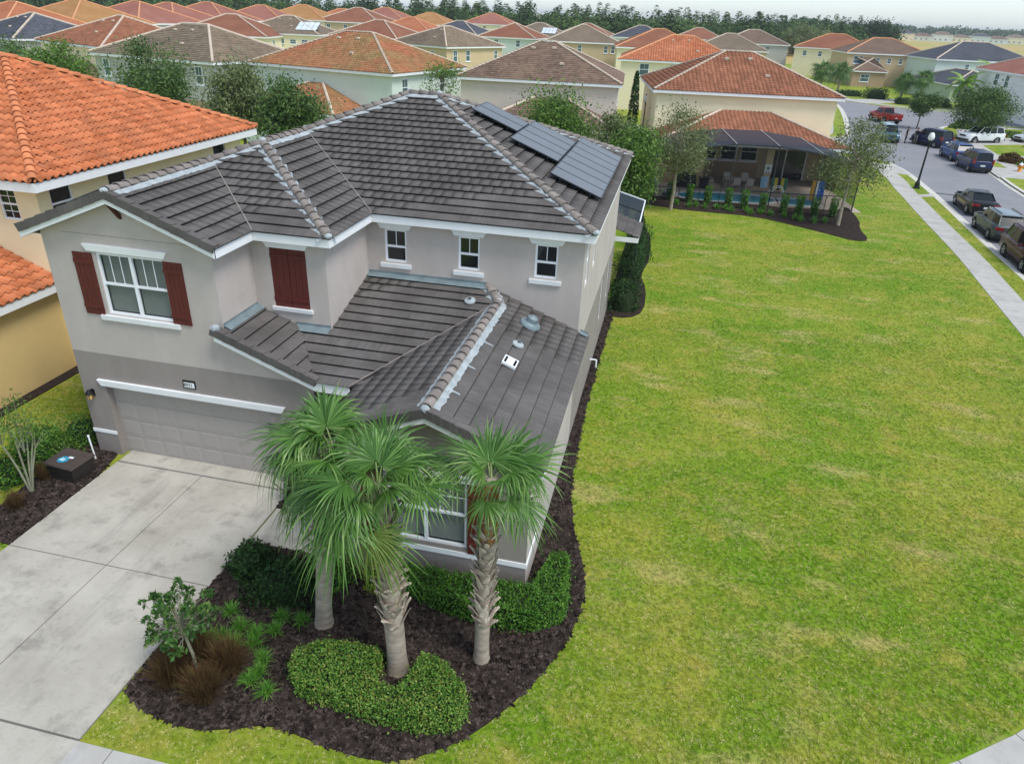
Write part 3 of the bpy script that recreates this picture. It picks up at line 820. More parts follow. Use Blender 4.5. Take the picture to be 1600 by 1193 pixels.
wall_panel(sidew, (xR, y3), (xR, yb), ZC-.25, ZE+.2, [(19.1-y3, 19.85-y3, 4.68, 6.05), (20.95-y3, 21.7-y3, 4.68, 6.05)], .12)
sidew.build('wall', M['stucco'], house)
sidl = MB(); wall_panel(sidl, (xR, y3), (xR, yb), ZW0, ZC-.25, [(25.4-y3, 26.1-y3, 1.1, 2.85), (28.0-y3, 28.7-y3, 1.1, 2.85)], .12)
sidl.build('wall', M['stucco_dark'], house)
for (ya, yb_, za, zb) in ((19.1, 19.85, 4.68, 6.05), (20.95, 21.7, 4.68, 6.05), (25.4, 26.1, 1.1, 2.85), (28.0, 28.7, 1.1, 2.85)):
    window(house, (xR, 0), (0, 1), ya, yb_, za, zb)
bk = MB(); wall_panel(bk, (xR, yb), (xL, yb), ZW0, ZE+.2); wall_panel(bk, (xL, yb), (xL, y1), ZW0, ZE+.2); bk.build('wall', M['stucco'], house)
# front room wing
wing = MB(); WL = -6.3
wall_panel(wing, (WL, y0), (xR, y0), ZW0, 3.42, [(-5.2-WL, -3.3-WL, .98, 2.75)], .1)
wing.face([(WL, y0, 3.42), (xR, y0, 3.42), ((WL+xR)/2, y0, 3.42+PT*(xR-WL)/2)])
wall_panel(wing, (WL, 18.3), (WL, y0), ZW0, 3.42)
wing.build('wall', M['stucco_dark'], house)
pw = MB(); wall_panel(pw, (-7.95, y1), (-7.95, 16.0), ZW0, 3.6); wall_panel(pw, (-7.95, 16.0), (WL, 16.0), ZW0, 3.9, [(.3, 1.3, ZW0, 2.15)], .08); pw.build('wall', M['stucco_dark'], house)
fd = MB(); fd.box(-7.65, -6.65, 16.05, 16.1, 0, 2.15); fdo = fd.build('front_door', M['wood'], house)
kn = MB(); kn.lathe([(.0, -.05), (.03, -.045), (.03, -.01), (.012, 0)], (-6.75, 16.05, 1.0), 8, axis='y'); kn.build('handle', M['alu'], fdo)
# white bands near the ground
bd = MB(); bd.box(xL-.02, -14.13, y1-.022, y1+.01, .69, .79); bd.box(xL-.021, xL+.01, y1-.02, y1+2.5, .691, .789); bd.build('wall_band', M['trim'], house)
bd = MB(); bd.box(WL, xR+.024, y0-.024, y0+.01, .73, .86); bd.box(xR-.01, xR+.022, y0-.02, y0+1.1, .731, .859); bd.build('wall_band', M['trim'], house)
# corner boards seen beside the side windows
# windows and shutters
window(house, ax, dx, -13.44-xL, -11.58-xL, 4.42, 6.03, 2, rail=5.23, top_grid=(3, 1), blind=True)
lintel(house, ax, dx, -13.72-xL, -11.40-xL, 6.07, 6.24)
lintel(house, ax, dx, -13.64-xL, -11.40-xL, 4.26, 4.39, 0, .07, 'sill')
shutter(house, ax, dx, -14.08-xL, -13.54-xL, 4.37, 6.0)
shutter(house, ax, dx, -11.58-xL, -11.07-xL, 4.39, 6.0)
a2 = (xG, y2)
shutter(house, (xG, y2+.045), dx, -9.70-xG, -9.205-xG, 4.49, 6.1, 3)
shutter(house, (xG, y2+.045), dx, -9.195-xG, -8.70-xG, 4.49, 6.1, 3)
lintel(house, a2, dx, -9.83-xG, -8.57-xG, 6.1, 6.27); lintel(house, a2, dx, -9.76-xG, -8.62-xG, 4.39, 4.49, 0, .06, 'sill')
for a, b in WN:
    window(house, (xS, y3), dx, a-xS, b-xS, 5.13, 6.08, rail=5.58)
    lintel(house, (xS, y3), dx, a-.2-xS, b+.2-xS, 6.1, 6.27); lintel(house, (xS, y3), dx, a-.13-xS, b+.13-xS, 4.97, 5.09, 0, .07, 'sill')
aw = (WL, y0)
window(house, aw, dx, -5.2-WL, -3.3-WL, .98, 2.75, 2, rail=1.85, top_grid=(3, 2), blind=True)
shutter(house, aw, dx, -3.27-WL, -2.75-WL, .87, 2.72); shutter(house, aw, dx, -5.76-WL, -5.23-WL, .87, 2.72)
lintel(house, aw, dx, -5.45-WL, -3.05-WL, 2.78, 2.94)
# garage door: four rows of embossed panels
gdo = MB(); gdo.box(-14.13, -9.25, y1+.22, y1+.26, -.02, 2.2); gdoor = gdo.build('garage_door', M['garage'], house)
for r_ in range(4):
    for c in range(8):
        xa, xb_, za, zb = -14.13+c*.61+.045, -14.13+(c+1)*.61-.045, .03+r_*.54+.05, .03+(r_+1)*.54-.05
        p = MB(); ya, yc = y1+.219, y1+.211
        p.face([(xa+.035, yc, za+.035), (xb_-.035, yc, za+.035), (xb_-.035, yc, zb-.035), (xa+.035, yc, zb-.035)])
        o4 = [(xa, ya, za), (xb_, ya, za), (xb_, ya, zb), (xa, ya, zb)]; i4 = [(xa+.035, yc, za+.035), (xb_-.035, yc, za+.035), (xb_-.035, yc, zb-.035), (xa+.035, yc, zb-.035)]
        for k in range(4): p.face([o4[k], o4[(k+1) % 4], i4[(k+1) % 4], i4[k]])
        p.build('panel', M['garage'], gdoor)
    if r_: 
        q = MB(); q.box(-14.12, -9.26, y1+.216, y1+.222, .03+r_*.54-.006, .03+r_*.54+.006); q.build('seam', M['stucco_dark'], gdoor)
lintel(house, ax, dx, -14.3-xL, -8.78-xL, 2.26, 2.43, .1, .07)
# soffit and fascia
def fascia(par, a, b, z0, z1, t=.03, m='trim', name='fascia'):
    f = MB(); a, b = Vector((a[0], a[1], 0)), Vector((b[0], b[1], 0)); d = (b-a).normalized(); n = Vector((d.y, -d.x, 0)); a = a+d*.0025; b = b-d*.0025
    q = [a, b, b-n*t, a-n*t]
    f.hexa([(p.x, p.y, z0) for p in q]+[(p.x, p.y, z1) for p in q]); return f.build(name, M[m], par)
ZT = ZR+.0
for a, b in (((XG, Y1), (XG, Y2)), ((XG, Y2), (XS, Y2)), ((XS, Y2), (XS, Y3)), ((XS, Y3), (XR, Y3)), ((XR, Y3), (XR, YB)), ((XR, YB), (XL, YB)), ((XL, YB), (XL, Y1))):
    fascia(house, a, b, ZE, ZT)
so = MB()
for poly in ([(XL+.03, Y1+.03), (XG-.03, Y1+.03), (XG-.03, Y2+.03), (XL+.03, Y2+.03)], [(XL+.03, Y2+.03), (XS-.03, Y2+.03), (XS-.03, Y3+.03), (XL+.03, Y3+.03)], [(XL+.03, Y3+.03), (XR-.03, Y3+.03), (XR-.03, YB-.03), (XL+.03, YB-.03)]):
    if poly[0][1] > y1: so.face([(x, y, ZE+.03) for x, y in reversed(poly)])
so.face([(XL+.03, y1-.01, ZE+.03), (XL+.03, Y2+.03, ZE+.03), (xL-.002, Y2+.03, ZE+.03), (xL-.002, y1-.01, ZE+.03)])
so.face([(XG-.03, y1-.01, ZE+.03), (XG-.03, Y2+.03, ZE+.03), (xG+.002, Y2+.03, ZE+.03), (xG+.002, y1-.01, ZE+.03)])
so.build('soffit', M['cream_trim'], house)
def rake(par, xa, za, xb, zb, y, hgt=.2, t=.035, sof=.28):
    """sloping barge board with soffit behind it, from (xa,za) to (xb,zb) bottom edge, front face at y"""
    f = MB(); f.hexa([(xa, y, za), (xb, y, zb), (xb, y+t, zb), (xa, y+t, za), (xa, y, za+hgt), (xb, y, zb+hgt), (xb, y+t, zb+hgt), (xa, y+t, za+hgt)])
    f.build('fascia', M['trim'], par)
    s_ = MB(); s_.face([(xa, y+t, za+.05), (xa, y+t+sof, za+.05), (xb, y+t+sof, zb+.05), (xb, y+t, zb+.05)]); s_.build('soffit', M['cream_trim'], par)
rake(house, XL, ZE, xm, ZE+PT*hg, Y1); rake(house, xm, ZE+PT*hg, XG, ZE, Y1)
# little wooden brackets under the gable points
def bracket(x, y, z):
    b = MB(); b.bar((x, y+.3, z-.42), (x, y+.02, z-.05), .09, .07); b.bar((x, y+.28, z-.5), (x, y+.28, z), .085, .06); b.bar((x, y+.3, z-.03), (x, y, z-.03), .086, .06)
    b.build('bracket', M['wood'], house)
bracket(xm+.05, Y1+.02, ZE+PT*hg+.02)

# upper roof
ex, ey = (1, 0), (0, 1)
zt = ZR+.02
PLs = Plane((XL, YB, zt), (0, -1), (1, 0), PT)
PGr = Plane((XG, Y1, zt), (0, 1), (-1, 0), PT)
PF2 = Plane((XG, Y2, zt), (1, 0), (0, 1), PT)
PSr = Plane((XS, Y2, zt), (0, 1), (-1, 0), PT)
PF3 = Plane((XS, Y3, zt), (1, 0), (0, 1), PT)
PR = Plane((XR, Y3, zt), (0, 1), (-1, 0), PT)
PB_ = Plane((XR, YB, zt), (-1, 0), (0, -1), PT)
upper = [(PLs, [(XL, Y1), (xm, Y1), P2, P3_, P4, P5, (XL, YB)]), (PGr, [(xm, Y1), (XG, Y1), (XG, Y2), P2]), (PF2, [(XG, Y2), (XS, Y2), P3_, P2]),
         (PSr, [(XS, Y2), (XS, Y3), P4, P3_]), (PF3, [(XS, Y3), (XR, Y3), P6, P5, P4]), (PR, [(XR, Y3), (XR, YB), P6]), (PB_, [(XR, YB), (XL, YB), P5, P6])]
# lower roofs
SB, ZB = .275, 4.70
ZA, PA = 4.42, .385                        # lean-to beside the garage, falling to the right
EW = 3.55                                  # roof height on the wing eave
wxr = -4.11; WXL = 2*wxr-XR                # wing ridge and left eave
zwr = EW+PT*(XR-wxr)
YW = y0-OV
EB = Y1                                    # eave line of the porch roof
zEB = ZB-SB*(y3-EB)
PLB = Plane((xG, EB, zEB), (1, 0), (0, 1), SB)
xA1 = xG+(ZA-zEB)/PA                       # where the lean-to meets the porch eave height
PLA = Plane((xA1, Y1, zEB), (0, 1), (-1, 0), PA)
PWR = Plane((XR, YW, EW), (0, 1), (-1, 0), PT)
PWL = Plane((WXL, y3, EW), (0, -1), (1, 0), PT)
yAB = lambda x: y3-(ZB-(ZA-PA*(x-xG)))/SB   # valley between lean-to and porch roof
yBW = lambda x: y3-(ZB-(EW+PT*(x-WXL)))/SB  # valley between porch roof and wing
yBR = lambda x: y3-(ZB-(EW+PT*(XR-x)))/SB   # hip between porch roof and wing's right side
xHip = XR-(ZB-EW)/PT
xV0 = WXL+(zEB-EW)/PT
y_vA = y2; x_vA = xG+(ZA-(ZB-SB*(y3-y2)))/PA
lower = [(PLA, [(xG-.12, Y1), (xA1, Y1), (x_vA, y2), (xG-.0, y2), (xG, y1), (xG-.12, y1)]),
         (PLB, [(xA1, EB), (xV0, EB), (wxr, yBW(wxr)), (xHip, y3), (xS, y3), (xS, y2), (x_vA, y2)]),
         (PWR, [(XR, YW), (XR, y3), (xHip, y3), (wxr, yBR(wxr)), (wxr, YW)]),
         (PWL, [(WXL, EB), (WXL, YW), (wxr, YW), (wxr, yBW(wxr)), (xV0, EB)])]
roof = MB()
for P, poly in upper+lower: roof.face([(x, y, P.z(x, y)-.012) for x, y in poly])
roof = roof.build('roof', M['underlay'], house)
full, cut = flat_tiles(upper+lower)
cut.build('tiles_cut', M['tile'], roof)['kind'] = 'stuff'
place_tiles(roof, full, tile_mesh('tile', M['tile']), M['tile'], 300)
V3 = lambda q, P: (q[0], q[1], P.z(*q))
RC = lambda a, b, s_=1, **k: ridge_caps(roof, a, b, M['ridge'], M['mortar'], seed=s_, **k)
zg = zt+PT*hg; zsr = zt+PT*hs_; zm = zt+PT*hm
RC((xm, Y1+.1, zg), (P2[0], P2[1], zg), 1); RC((P2[0], P2[1], zg), (*P3_, zsr), 2); RC((*P3_, zsr), (*P4, zsr), 3); RC((*P4, zsr), (*P5, zm), 4)
RC((XS-.05, Y2+.05, zt), (*P3_, zsr), 5); RC((*P5, zm), (*P6, zm), 6); RC((XR-.03, Y3+.03, zt), (*P6, zm), 7); RC((XR-.03, YB-.03, zt), (*P6, zm), 8); RC((XL, YB, zt), (*P5, zm), 9)
RC((wxr, YW+.1, zwr), (wxr, yBR(wxr), zwr), 10); RC((wxr, yBR(wxr), zwr), (xHip, y3-.02, ZB), 11)
# mortar lumps where ridges meet and end
def lump(x, y, z, r=.105):
    b = bmesh.new(); bmesh.ops.create_icosphere(b, subdivisions=2, radius=r)
    for v in b.verts: v.co *= 1+rng.uniform(-.1, .1); v.co.z *= .75
    me = bpy.data.meshes.new('mortar_cap'); b.to_mesh(me); b.free(); me.materials.append(M['mortar']); link('mortar_cap', me, roof, (x, y, z))
for q in ((xm, Y1+.05, zg+.06), (*P2, zg+.09), (*P3_, zsr+.1), (*P4, zsr+.1), (*P5, zm+.1), (*P6, zm+.1), (XS-.03, Y2+.03, zt+.07), (XR-.02, Y3+.02, zt+.07), (XR-.02, YB-.02, zt+.07),
          (wxr, YW+.05, zwr+.06), (wxr, yBR(wxr), zwr+.09)): lump(*q)
for i in range(3):                          # daubs of mortar down the ridge of the wing
    yy = YW+.9+i*1.35+rng.uniform(-.2, .2); d = MB(); d.box(wxr+.24, wxr+.36+rng.uniform(0, .18), yy, yy+.05, -.02, .012)
    o = d.build('mortar_daub', M['mortar'], roof); o.matrix_local = Matrix.Translation((wxr, 0, zwr+.04)) @ Matrix.Rotation(math.atan(PT), 4, 'Y') @ Matrix.Translation((-wxr, 0, 0))
# rake tiles along the gable edges
def rake_tiles(a, b, L=.345, drop=.15, w=.2):
    a, b = Vector(a), Vector(b); d = b-a; n = max(1, round(d.length/L)); t = d.normalized()
    key = ('rake', round(d.length/n, 3), b.x > a.x)
    if key not in CACHE:
        l = d.length/n; m = MB()
        m.hexa([(0, 0, -drop), (l*1.05, 0, -drop-.012), (l*1.05, w, -.03), (0, w, -.02), (0, -.004, .06), (l*1.05, -.004, .036), (l*1.05, w, .03), (0, w, .05)])
        me = bpy.data.meshes.new('rake_tile'); me.from_pydata(m.v, [], m.f); me.materials.append(M['tile']); CACHE[key] = me
    yv = Vector((0, 1, 0)); 
    for i in range(n):
        p = a+d*(i/n); xv = t; zv = xv.cross(yv)
        if zv.z < 0: zv = -zv
        o = bpy.data.objects.new('rake_tile', CACHE[key]); COL.objects.link(o); o.parent = roof
        o.matrix_local = Matrix(((xv.x, yv.x, zv.x, p.x), (xv.y, yv.y, zv.y, p.y), (xv.z, yv.z, zv.z, p.z), (0, 0, 0, 1)))
up_ = .055
rake_tiles((XL-.03, Y1-.035, zt-.01+up_), (xm, Y1-.035, zg+up_)); rake_tiles((XG+.03, Y1-.035, zt-.01+up_), (xm, Y1-.035, zg+up_))
rake_tiles((WXL-.03, YW-.035, EW-.01+up_), (wxr, YW-.035, zwr+up_)); rake_tiles((XR+.03, YW-.035, EW-.01+up_), (wxr, YW-.035, zwr+up_))
rake_tiles((xA1+.02, Y1-.035, zEB-.01+up_), (xG-.12, Y1-.035, ZA+PA*.12+up_))
# fascias and flashings of the lower roofs
rake(house, WXL, EW-.25, wxr, EW-.25+PT*(wxr-WXL), YW); rake(house, wxr, EW-.25+PT*(XR-wxr), XR, EW-.25, YW)
fascia(house, (XR, YW), (XR, y3), EW-.22, EW); fascia(house, (xA1, EB), (xV0, EB), zEB-.24, zEB-.005); fascia(house, (WXL, EB), (WXL, YW), EW-.22, EW)
rake(house, xG-.1, ZA+PA*.1-.25, xA1, zEB-.25, Y1)
sf = MB(); sf.face([(XR-.03, YW+.03, EW-.19), (XR-.03, y3, EW-.19), (xR+.002, y3, EW-.19), (xR+.002, YW+.03, EW-.19)])
sf.face([(xA1, EB+.03, zEB-.2), (-8.5, 16, zEB-.2), (WL, 16, zEB-.2), (WL, EB+.03, zEB-.2)]); sf.build('soffit', M['cream_trim'], house)
def flashing(pts, w, n, name='flashing'):
    """metal strip lying on a plane against a wall"""
    f = MB(); P = n
    for (a, b, dxy) in pts:
        a, b, dv = Vector(a), Vector(b), Vector(dxy).normalized()*w
        f.face([(a.x, a.y, P.z(a.x, a.y)+.075), (b.x, b.y, P.z(b.x, b.y)+.075), (b.x+dv.x, b.y+dv.y, P.z(b.x+dv.x, b.y+dv.y)+.072), (a.x+dv.x, a.y+dv.y, P.z(a.x+dv.x, a.y+dv.y)+.072)])
        f.face([(a.x, a.y, P.z(a.x, a.y)+.075), (b.x, b.y, P.z(b.x, b.y)+.075), (b.x, b.y, P.z(b.x, b.y)+.13), (a.x, a.y, P.z(a.x, a.y)+.13)])
    f.build(name, M['flash'], house)
flashing([((xS+.002, y3-.006), (xHip, y3-.006), (0, -1))], .22, PLB)
flashing([((xG+.006, y1+.02), (xG+.006, y2), (1, 0))], .2, PLA)
flashing([((x_vA-.1, y2-.006), (xS, y2-.006), (0, -1))], .25, PLB)
flashing([((XR-.22, y3-.006), (XR, y3-.006), (0, -1))], .18, PWR)
lump(xG-.05, Y1+.05, ZA+.12, .12)
# valley metal
def valley(a, b, z):
    m = MB(); a, b = Vector(a), Vector(b); m.bar(a+Vector((0, 0, .05)), b+Vector((0, 0, .05)), .035, .02); m.build('valley_metal', M['ridge'], house)
valley((XG, Y2, zt), (*P2, zg), 0); valley((XS, Y3, zt), (*P4, zsr), 0); valley((xV0, EB, zEB), (wxr, yBW(wxr), zwr), 0)
# pipes and vents through the lower roof
def roof_part(name, mb, mats, x, y, P, h=.06):
    o = mb.build(name, mats, roof); o.matrix_local = Matrix(((P.e.x, P.s.x, P.n.x, x), (P.e.y, P.s.y, P.n.y, y), (P.e.z, P.s.z, P.n.z, P.z(x, y)+h), (0, 0, 0, 1))); return o
v = MB(); v.box(-.2, .2, -.18, .18, 0, .06, 0)
for yy in (-.12, .12): v.box(-.15, .15, yy-.028, yy+.028, .06, .063, 1)
roof_part('roof_vent', v, [M['vinyl'], M['dark']], -3.12, 14.85, PWR)
v = MB(); v.lathe([(.3, 0), (.28, .05), (.2, .06), (.16, .1), (.15, .22), (.05, .28), (0, .285)], (0, 0, 0), 16); roof_part('roof_vent', v, M['flash'], -3.12, 17.3, PWR)
def vent_pipe(x, y, P, h=.42):
    v = MB(); v.lathe([(.16, 0), (.15, .04), (.06, .07), (.055, .1), (.05, .1)], (0, 0, 0), 12); o = roof_part('vent_pipe', v, M['mortar'], x, y, P)
    q = MB(); q.tube([(x, y, P.z(x, y)), (x, y, P.z(x, y)+h)], .045, 10); q.build('pipe', M['flash'], o).matrix_parent_inverse = o.matrix_local.inverted()
vent_pipe(-3.15, 15.9, PWR); vent_pipe(-4.88, 17.6, PLB); 
# outside tap pipe on the side wall
tp = MB(); tp.tube([(xR, 23.4, .5), (xR+.22, 23.4, .5), (xR+.24, 23.4, .48), (xR+.24, 23.4, .2)], .03, 8); tp.build('wall_pipe', M['vinyl'], house)
# house number sign and lantern (both lift off the wall)
sg = thing('house_number_sign', 'small black framed house number sign above the garage door', 'sign', (-11.49, y1-.012, 2.68))
b = MB(); b.box(-.18, .18, -.012, .012, -.11, .11); b.build('frame', M['black_metal'], sg)
b = MB(); b.box(-.15, .15, -.017, -.0125, -.085, .06); b.build('plate', M['vinyl'], sg)
cu_ = bpy.data.curves.new('digits', 'FONT'); cu_.body = '8031'; cu_.size = .13; cu_.align_x = 'CENTER'; cu_.align_y = 'CENTER'; cu_.extrude = .002
to = bpy.data.objects.new('tmp', cu_); me = bpy.data.meshes.new_from_object(to); bpy.data.objects.remove(to); me.materials.append(M['black_metal'])
t_ = link('digits', me, sg); t_.location = (-.02, -.0195, -.012); t_.rotation_euler = (R(90), 0, 0)
ln = thing('wall_lantern', 'black wall lantern with a golden reflection coloured into its glass beside the garage door', 'lantern', (-14.58, y1, 1.95))
b = MB(); b.box(-.05, .05, -.03, 0, -.08, .12); b.tube([(0, -.02, .08), (0, -.12, .13), (0, -.14, .1)], .012, 6); b.build('bracket', M['black_metal'], ln)
b = MB(); b.lathe([(.0, .16), (.03, .15), (.11, .06), (.115, .04), (.02, .04)], (0, -.14, 0), 10); b.build('cap', M['black_metal'], ln)
M['lantern_reflection'] = mat('golden_reflection_glass', '#d9b26a', .2, .2, 8, spec=.6)  # golden reflection put into the lantern glass colour
b = MB(); b.lathe([(.085, .04), (.07, -.1), (.03, -.14), (0, -.14)], (0, -.14, 0), 10); b.build('glass', M['lantern_reflection'], ln)
b = MB()
for k in range(6):
    q = k*math.pi/3; b.bar((.088*math.cos(q), -.14+.088*math.sin(q), .04), (.07*math.cos(q), -.14+.07*math.sin(q), -.11), .012, .012, (math.cos(q), math.sin(q), 0))
b.build('cage', M['black_metal'], ln)

# solar panels
M['cell'] = mat('solar_cells', '#70757a', .5, .06, .6, spec=.3)
def solar(x0, ya, P, w=.99, l=1.70):
    t = bpy.data.objects.new('solar_panel', None); COL.objects.link(t); t.parent = house
    o = P.pt(*P.uv((x0, ya)), .17)
    t.matrix_local = Matrix(((P.e.x, P.s.x, P.n.x, o.x), (P.e.y, P.s.y, P.n.y, o.y), (P.e.z, P.s.z, P.n.z, o.z), (0, 0, 0, 1)))
    f = MB(); f.box(0, w, 0, .03, 0, .04); f.box(0, w, l-.03, l, 0, .04); f.box(0, .018, .03, l-.03, 0, .04); f.box(w-.018, w, .03, l-.03, 0, .04); f.build('frame', M['alu'], t)
    c = MB(); c.box(.018, w-.018, .03, l-.03, .012, .034); c.build('cells', M['cell'], t)
    r = MB()
    for yy in (.35, l-.35): r.box(-.01, w+.01, yy-.02, yy+.02, -.06, -.004)
    r.build('rail', M['alu'], t)
for i in range(7): solar(-1.93, 21.03+i*1.01, PR)
for i in range(4): solar(-3.55, 22.75+i*1.01, PR)
for i in range(2): solar(-5.16, 24.0+i*1.01, PR)
for i in range(6): solar(-14.75, 16.1+i*1.01, PLs)
# ------------------------------------------------------------------ neighbouring houses
def s_profile(W, ns, h):
    out = []
    for i in range(ns):
        t = i/(ns-1)
        out.append((t*W, h*math.sin(math.pi*t/.62) if t < .62 else -.16*h*math.sin(math.pi*(t-.62)/.38)))
    return out

def s_tile_mesh(name, m, W=.3, E=.37, ns=10, h=.09):
    pr = s_profile(W, ns, h); b = MB()
    b.grid([[(u, 0, z+.03) for u, z in pr], [(u, 0, z+.055) for u, z in pr], [(u, E+.04, z*.92) for u, z in pr]])
    me = bpy.data.meshes.new(name); me.from_pydata(b.v, [], b.f); me.materials.append(m)
    me.polygons.foreach_set('use_smooth', [True]*len(b.f)); return me

def bisect_poly(me, P, uvp):
    """trim a sheet mesh to a convex plan polygon given in plane coordinates (counter-clockwise)"""
    b = bmesh.new(); b.from_mesh(me)
    for i in range(len(uvp)):
        a, c = uvp[i-1], uvp[i]; d = (c[0]-a[0], c[1]-a[1])
        if abs(d[1]) < 1e-6 and a[1] < .01: continue
        pa = P.pt(*a); no = (P.e*d[1]+P.s*(-d[0]))
        bmesh.ops.bisect_plane(b, geom=b.verts[:]+b.edges[:]+b.faces[:], plane_co=pa, plane_no=no, clear_outer=True)
    b.to_mesh(me); b.free()

def tile_sheet(name, P, poly, m, W=.33, E=.37, ns=6, h=.08, flat=False, lift=.03):
    uvp = [P.uv(q) for q in poly]
    if area2(uvp) < 0: uvp.reverse()
    us = [q[0] for q in uvp]; vm = max(q[1] for q in uvp)
    u0, u1 = min(us), max(us); nc = int(math.ceil((u1-u0)/W)); nv = int(math.ceil(vm/E))
    if flat: pr = np.array([[0.004, 0.0], [W-.004, 0.0]])
    else: pr = np.array(s_profile(W, ns, h))
    k = len(pr); i, j = np.meshgrid(np.arange(nc), np.arange(nv), indexing='ij')
    U = (u0+i*W+(j % 2)*(W/2 if flat else 0)).reshape(-1, 1)+pr[None, :, 0].reshape(1, -1); Z = np.tile(pr[:, 1], (len(U), 1))
    v0 = (j*E-.03).reshape(-1, 1)
    rows = [(v0, Z), (v0, Z+lift), (v0+E+.02, Z*.9)]
    o, e, s_, n = (np.array(x[:]) for x in (P.o, P.e, P.s, P.n))
    V = np.stack([o+U[..., None]*e+(np.broadcast_to(v, U.shape))[..., None]*s_+(z)[..., None]*n for v, z in rows], 1)   # tiles, rows, k, 3
    base = (np.arange(len(U))*3*k)[:, None]
    F = []
    for r in range(2):
        for q in range(k-1):
            F.append(np.stack([base[:, 0]+r*k+q, base[:, 0]+r*k+q+1, base[:, 0]+(r+1)*k+q+1, base[:, 0]+(r+1)*k+q], 1))
    F = np.stack(F, 1).reshape(-1, 4); rv = np.repeat(nr.random(len(U)), 2*(k-1))
    me = np_mesh(name, V.reshape(-1, 3), F, m, rv, not flat)
    bisect_poly(me, P, uvp)
    return me

def win_simple(par, p, d, w, h, glass, frame='vinyl', sill=True, grid=True, lite=False):
    """window standing proud of a wall; p = centre bottom, d = unit wall direction, outside right of d"""
    d = Vector((d[0], d[1], 0)).normalized(); n = Vector((d.y, -d.x, 0)); p = Vector(p)
    Q = lambda s_, z, k: p+d*s_+n*k+Vector((0, 0, z))
    def beam(mb, sa, sb, za, zb, k0, k1): mb.hexa([Q(sa, za, k1), Q(sb, za, k1), Q(sb, za, k0), Q(sa, za, k0), Q(sa, zb, k1), Q(sb, zb, k1), Q(sb, zb, k0), Q(sa, zb, k0)])
    f = MB(); a = w/2; t = .07
    beam(f, -a, a, 0, t, -.01, .05); beam(f, -a, a, h-t, h, -.01, .05); beam(f, -a, -a+t, t, h-t, -.01, .05); beam(f, a-t, a, t, h-t, -.01, .05)
    beam(f, -a+t, a-t, h*.5-.03, h*.5+.03, -.01, .04)
    if grid: beam(f, -.015, .015, h*.5+.03, h-t, -.01, .03)
    if sill: beam(f, -a-.1, a+.1, -.12, -.002, -.01, .08)
    fr = f.build('window', M[frame], par)
    g = MB(); g.face([Q(-a+t, t, .012), Q(a-t, t, .012), Q(a-t, h-t, .012), Q(-a+t, h-t, .012)]); g.build('pane', glass, fr)
    return fr

TERRA = lambda nm, c, c2: mat(nm, c, .85, .15, .35, .2, 20, col2=c2, rv=.2, orand=0, spec=.15, detail=5)
M['roof_terra'] = TERRA('tile_terracotta', '#9f6c54', '#8b5b46')
M['roof_brownorange'] = TERRA('tile_brown_orange', '#a26e54', '#8a5d48')
M['roof_brown'] = TERRA('tile_brown', '#86705f', '#736054')
M['roof_mixed'] = TERRA('tile_mixed', '#a8694e', '#8f7a52')
M['roof_brightorange'] = TERRA('tile_bright_orange', '#c2805e', '#b06a48')
M['roof_salmon'] = TERRA('tile_salmon', '#ae7868', '#9c6656')
M['roof_gold'] = TERRA('tile_gold_orange', '#bd905f', '#ac7d4c')
M['roof_charcoal'] = TERRA('tile_charcoal', '#5d6068', '#4f5158')
M['roof_taupe'] = TERRA('tile_taupe', '#8c7c68', '#7a6c5c')
M['roof_white'] = mat('roof_pale_metal', '#cfd8de', .5, .1, .3)
M['w_mint'] = mat('mint_stucco', '#d3ded2', .93, .04, .5, .2, 60, spec=.15)
M['w_beige'] = mat('beige_stucco', '#d6cabb', .93, .04, .5, .2, 60, spec=.15)
M['w_cream'] = mat('cream_stucco', '#efe3c0', .93, .04, .5, .2, 60, spec=.15)
M['w_tan'] = mat('tan_stucco', '#cdb793', .93, .04, .5, .2, 60, spec=.15)
M['w_grey'] = mat('grey_stucco', '#bdbab4', .93, .04, .5, .2, 60, spec=.15)
M['w_green'] = mat('sage_stucco', '#b9c6ac', .93, .04, .5, .2, 60, spec=.15)
M['w_white'] = mat('white_stucco', '#e3e4de', .93, .04, .5, .2, 60, spec=.15)
M['w_brown'] = mat('brown_stucco', '#b39a7e', .93, .04, .5, .2, 60, spec=.15)
M['hip_pale'] = mat('pale_ridge_mortar', '#c9b8a4', .9, .15, 2)
M['hip_orange'] = mat('orange_ridge_mortar', '#d59a70', .9, .15, 2)

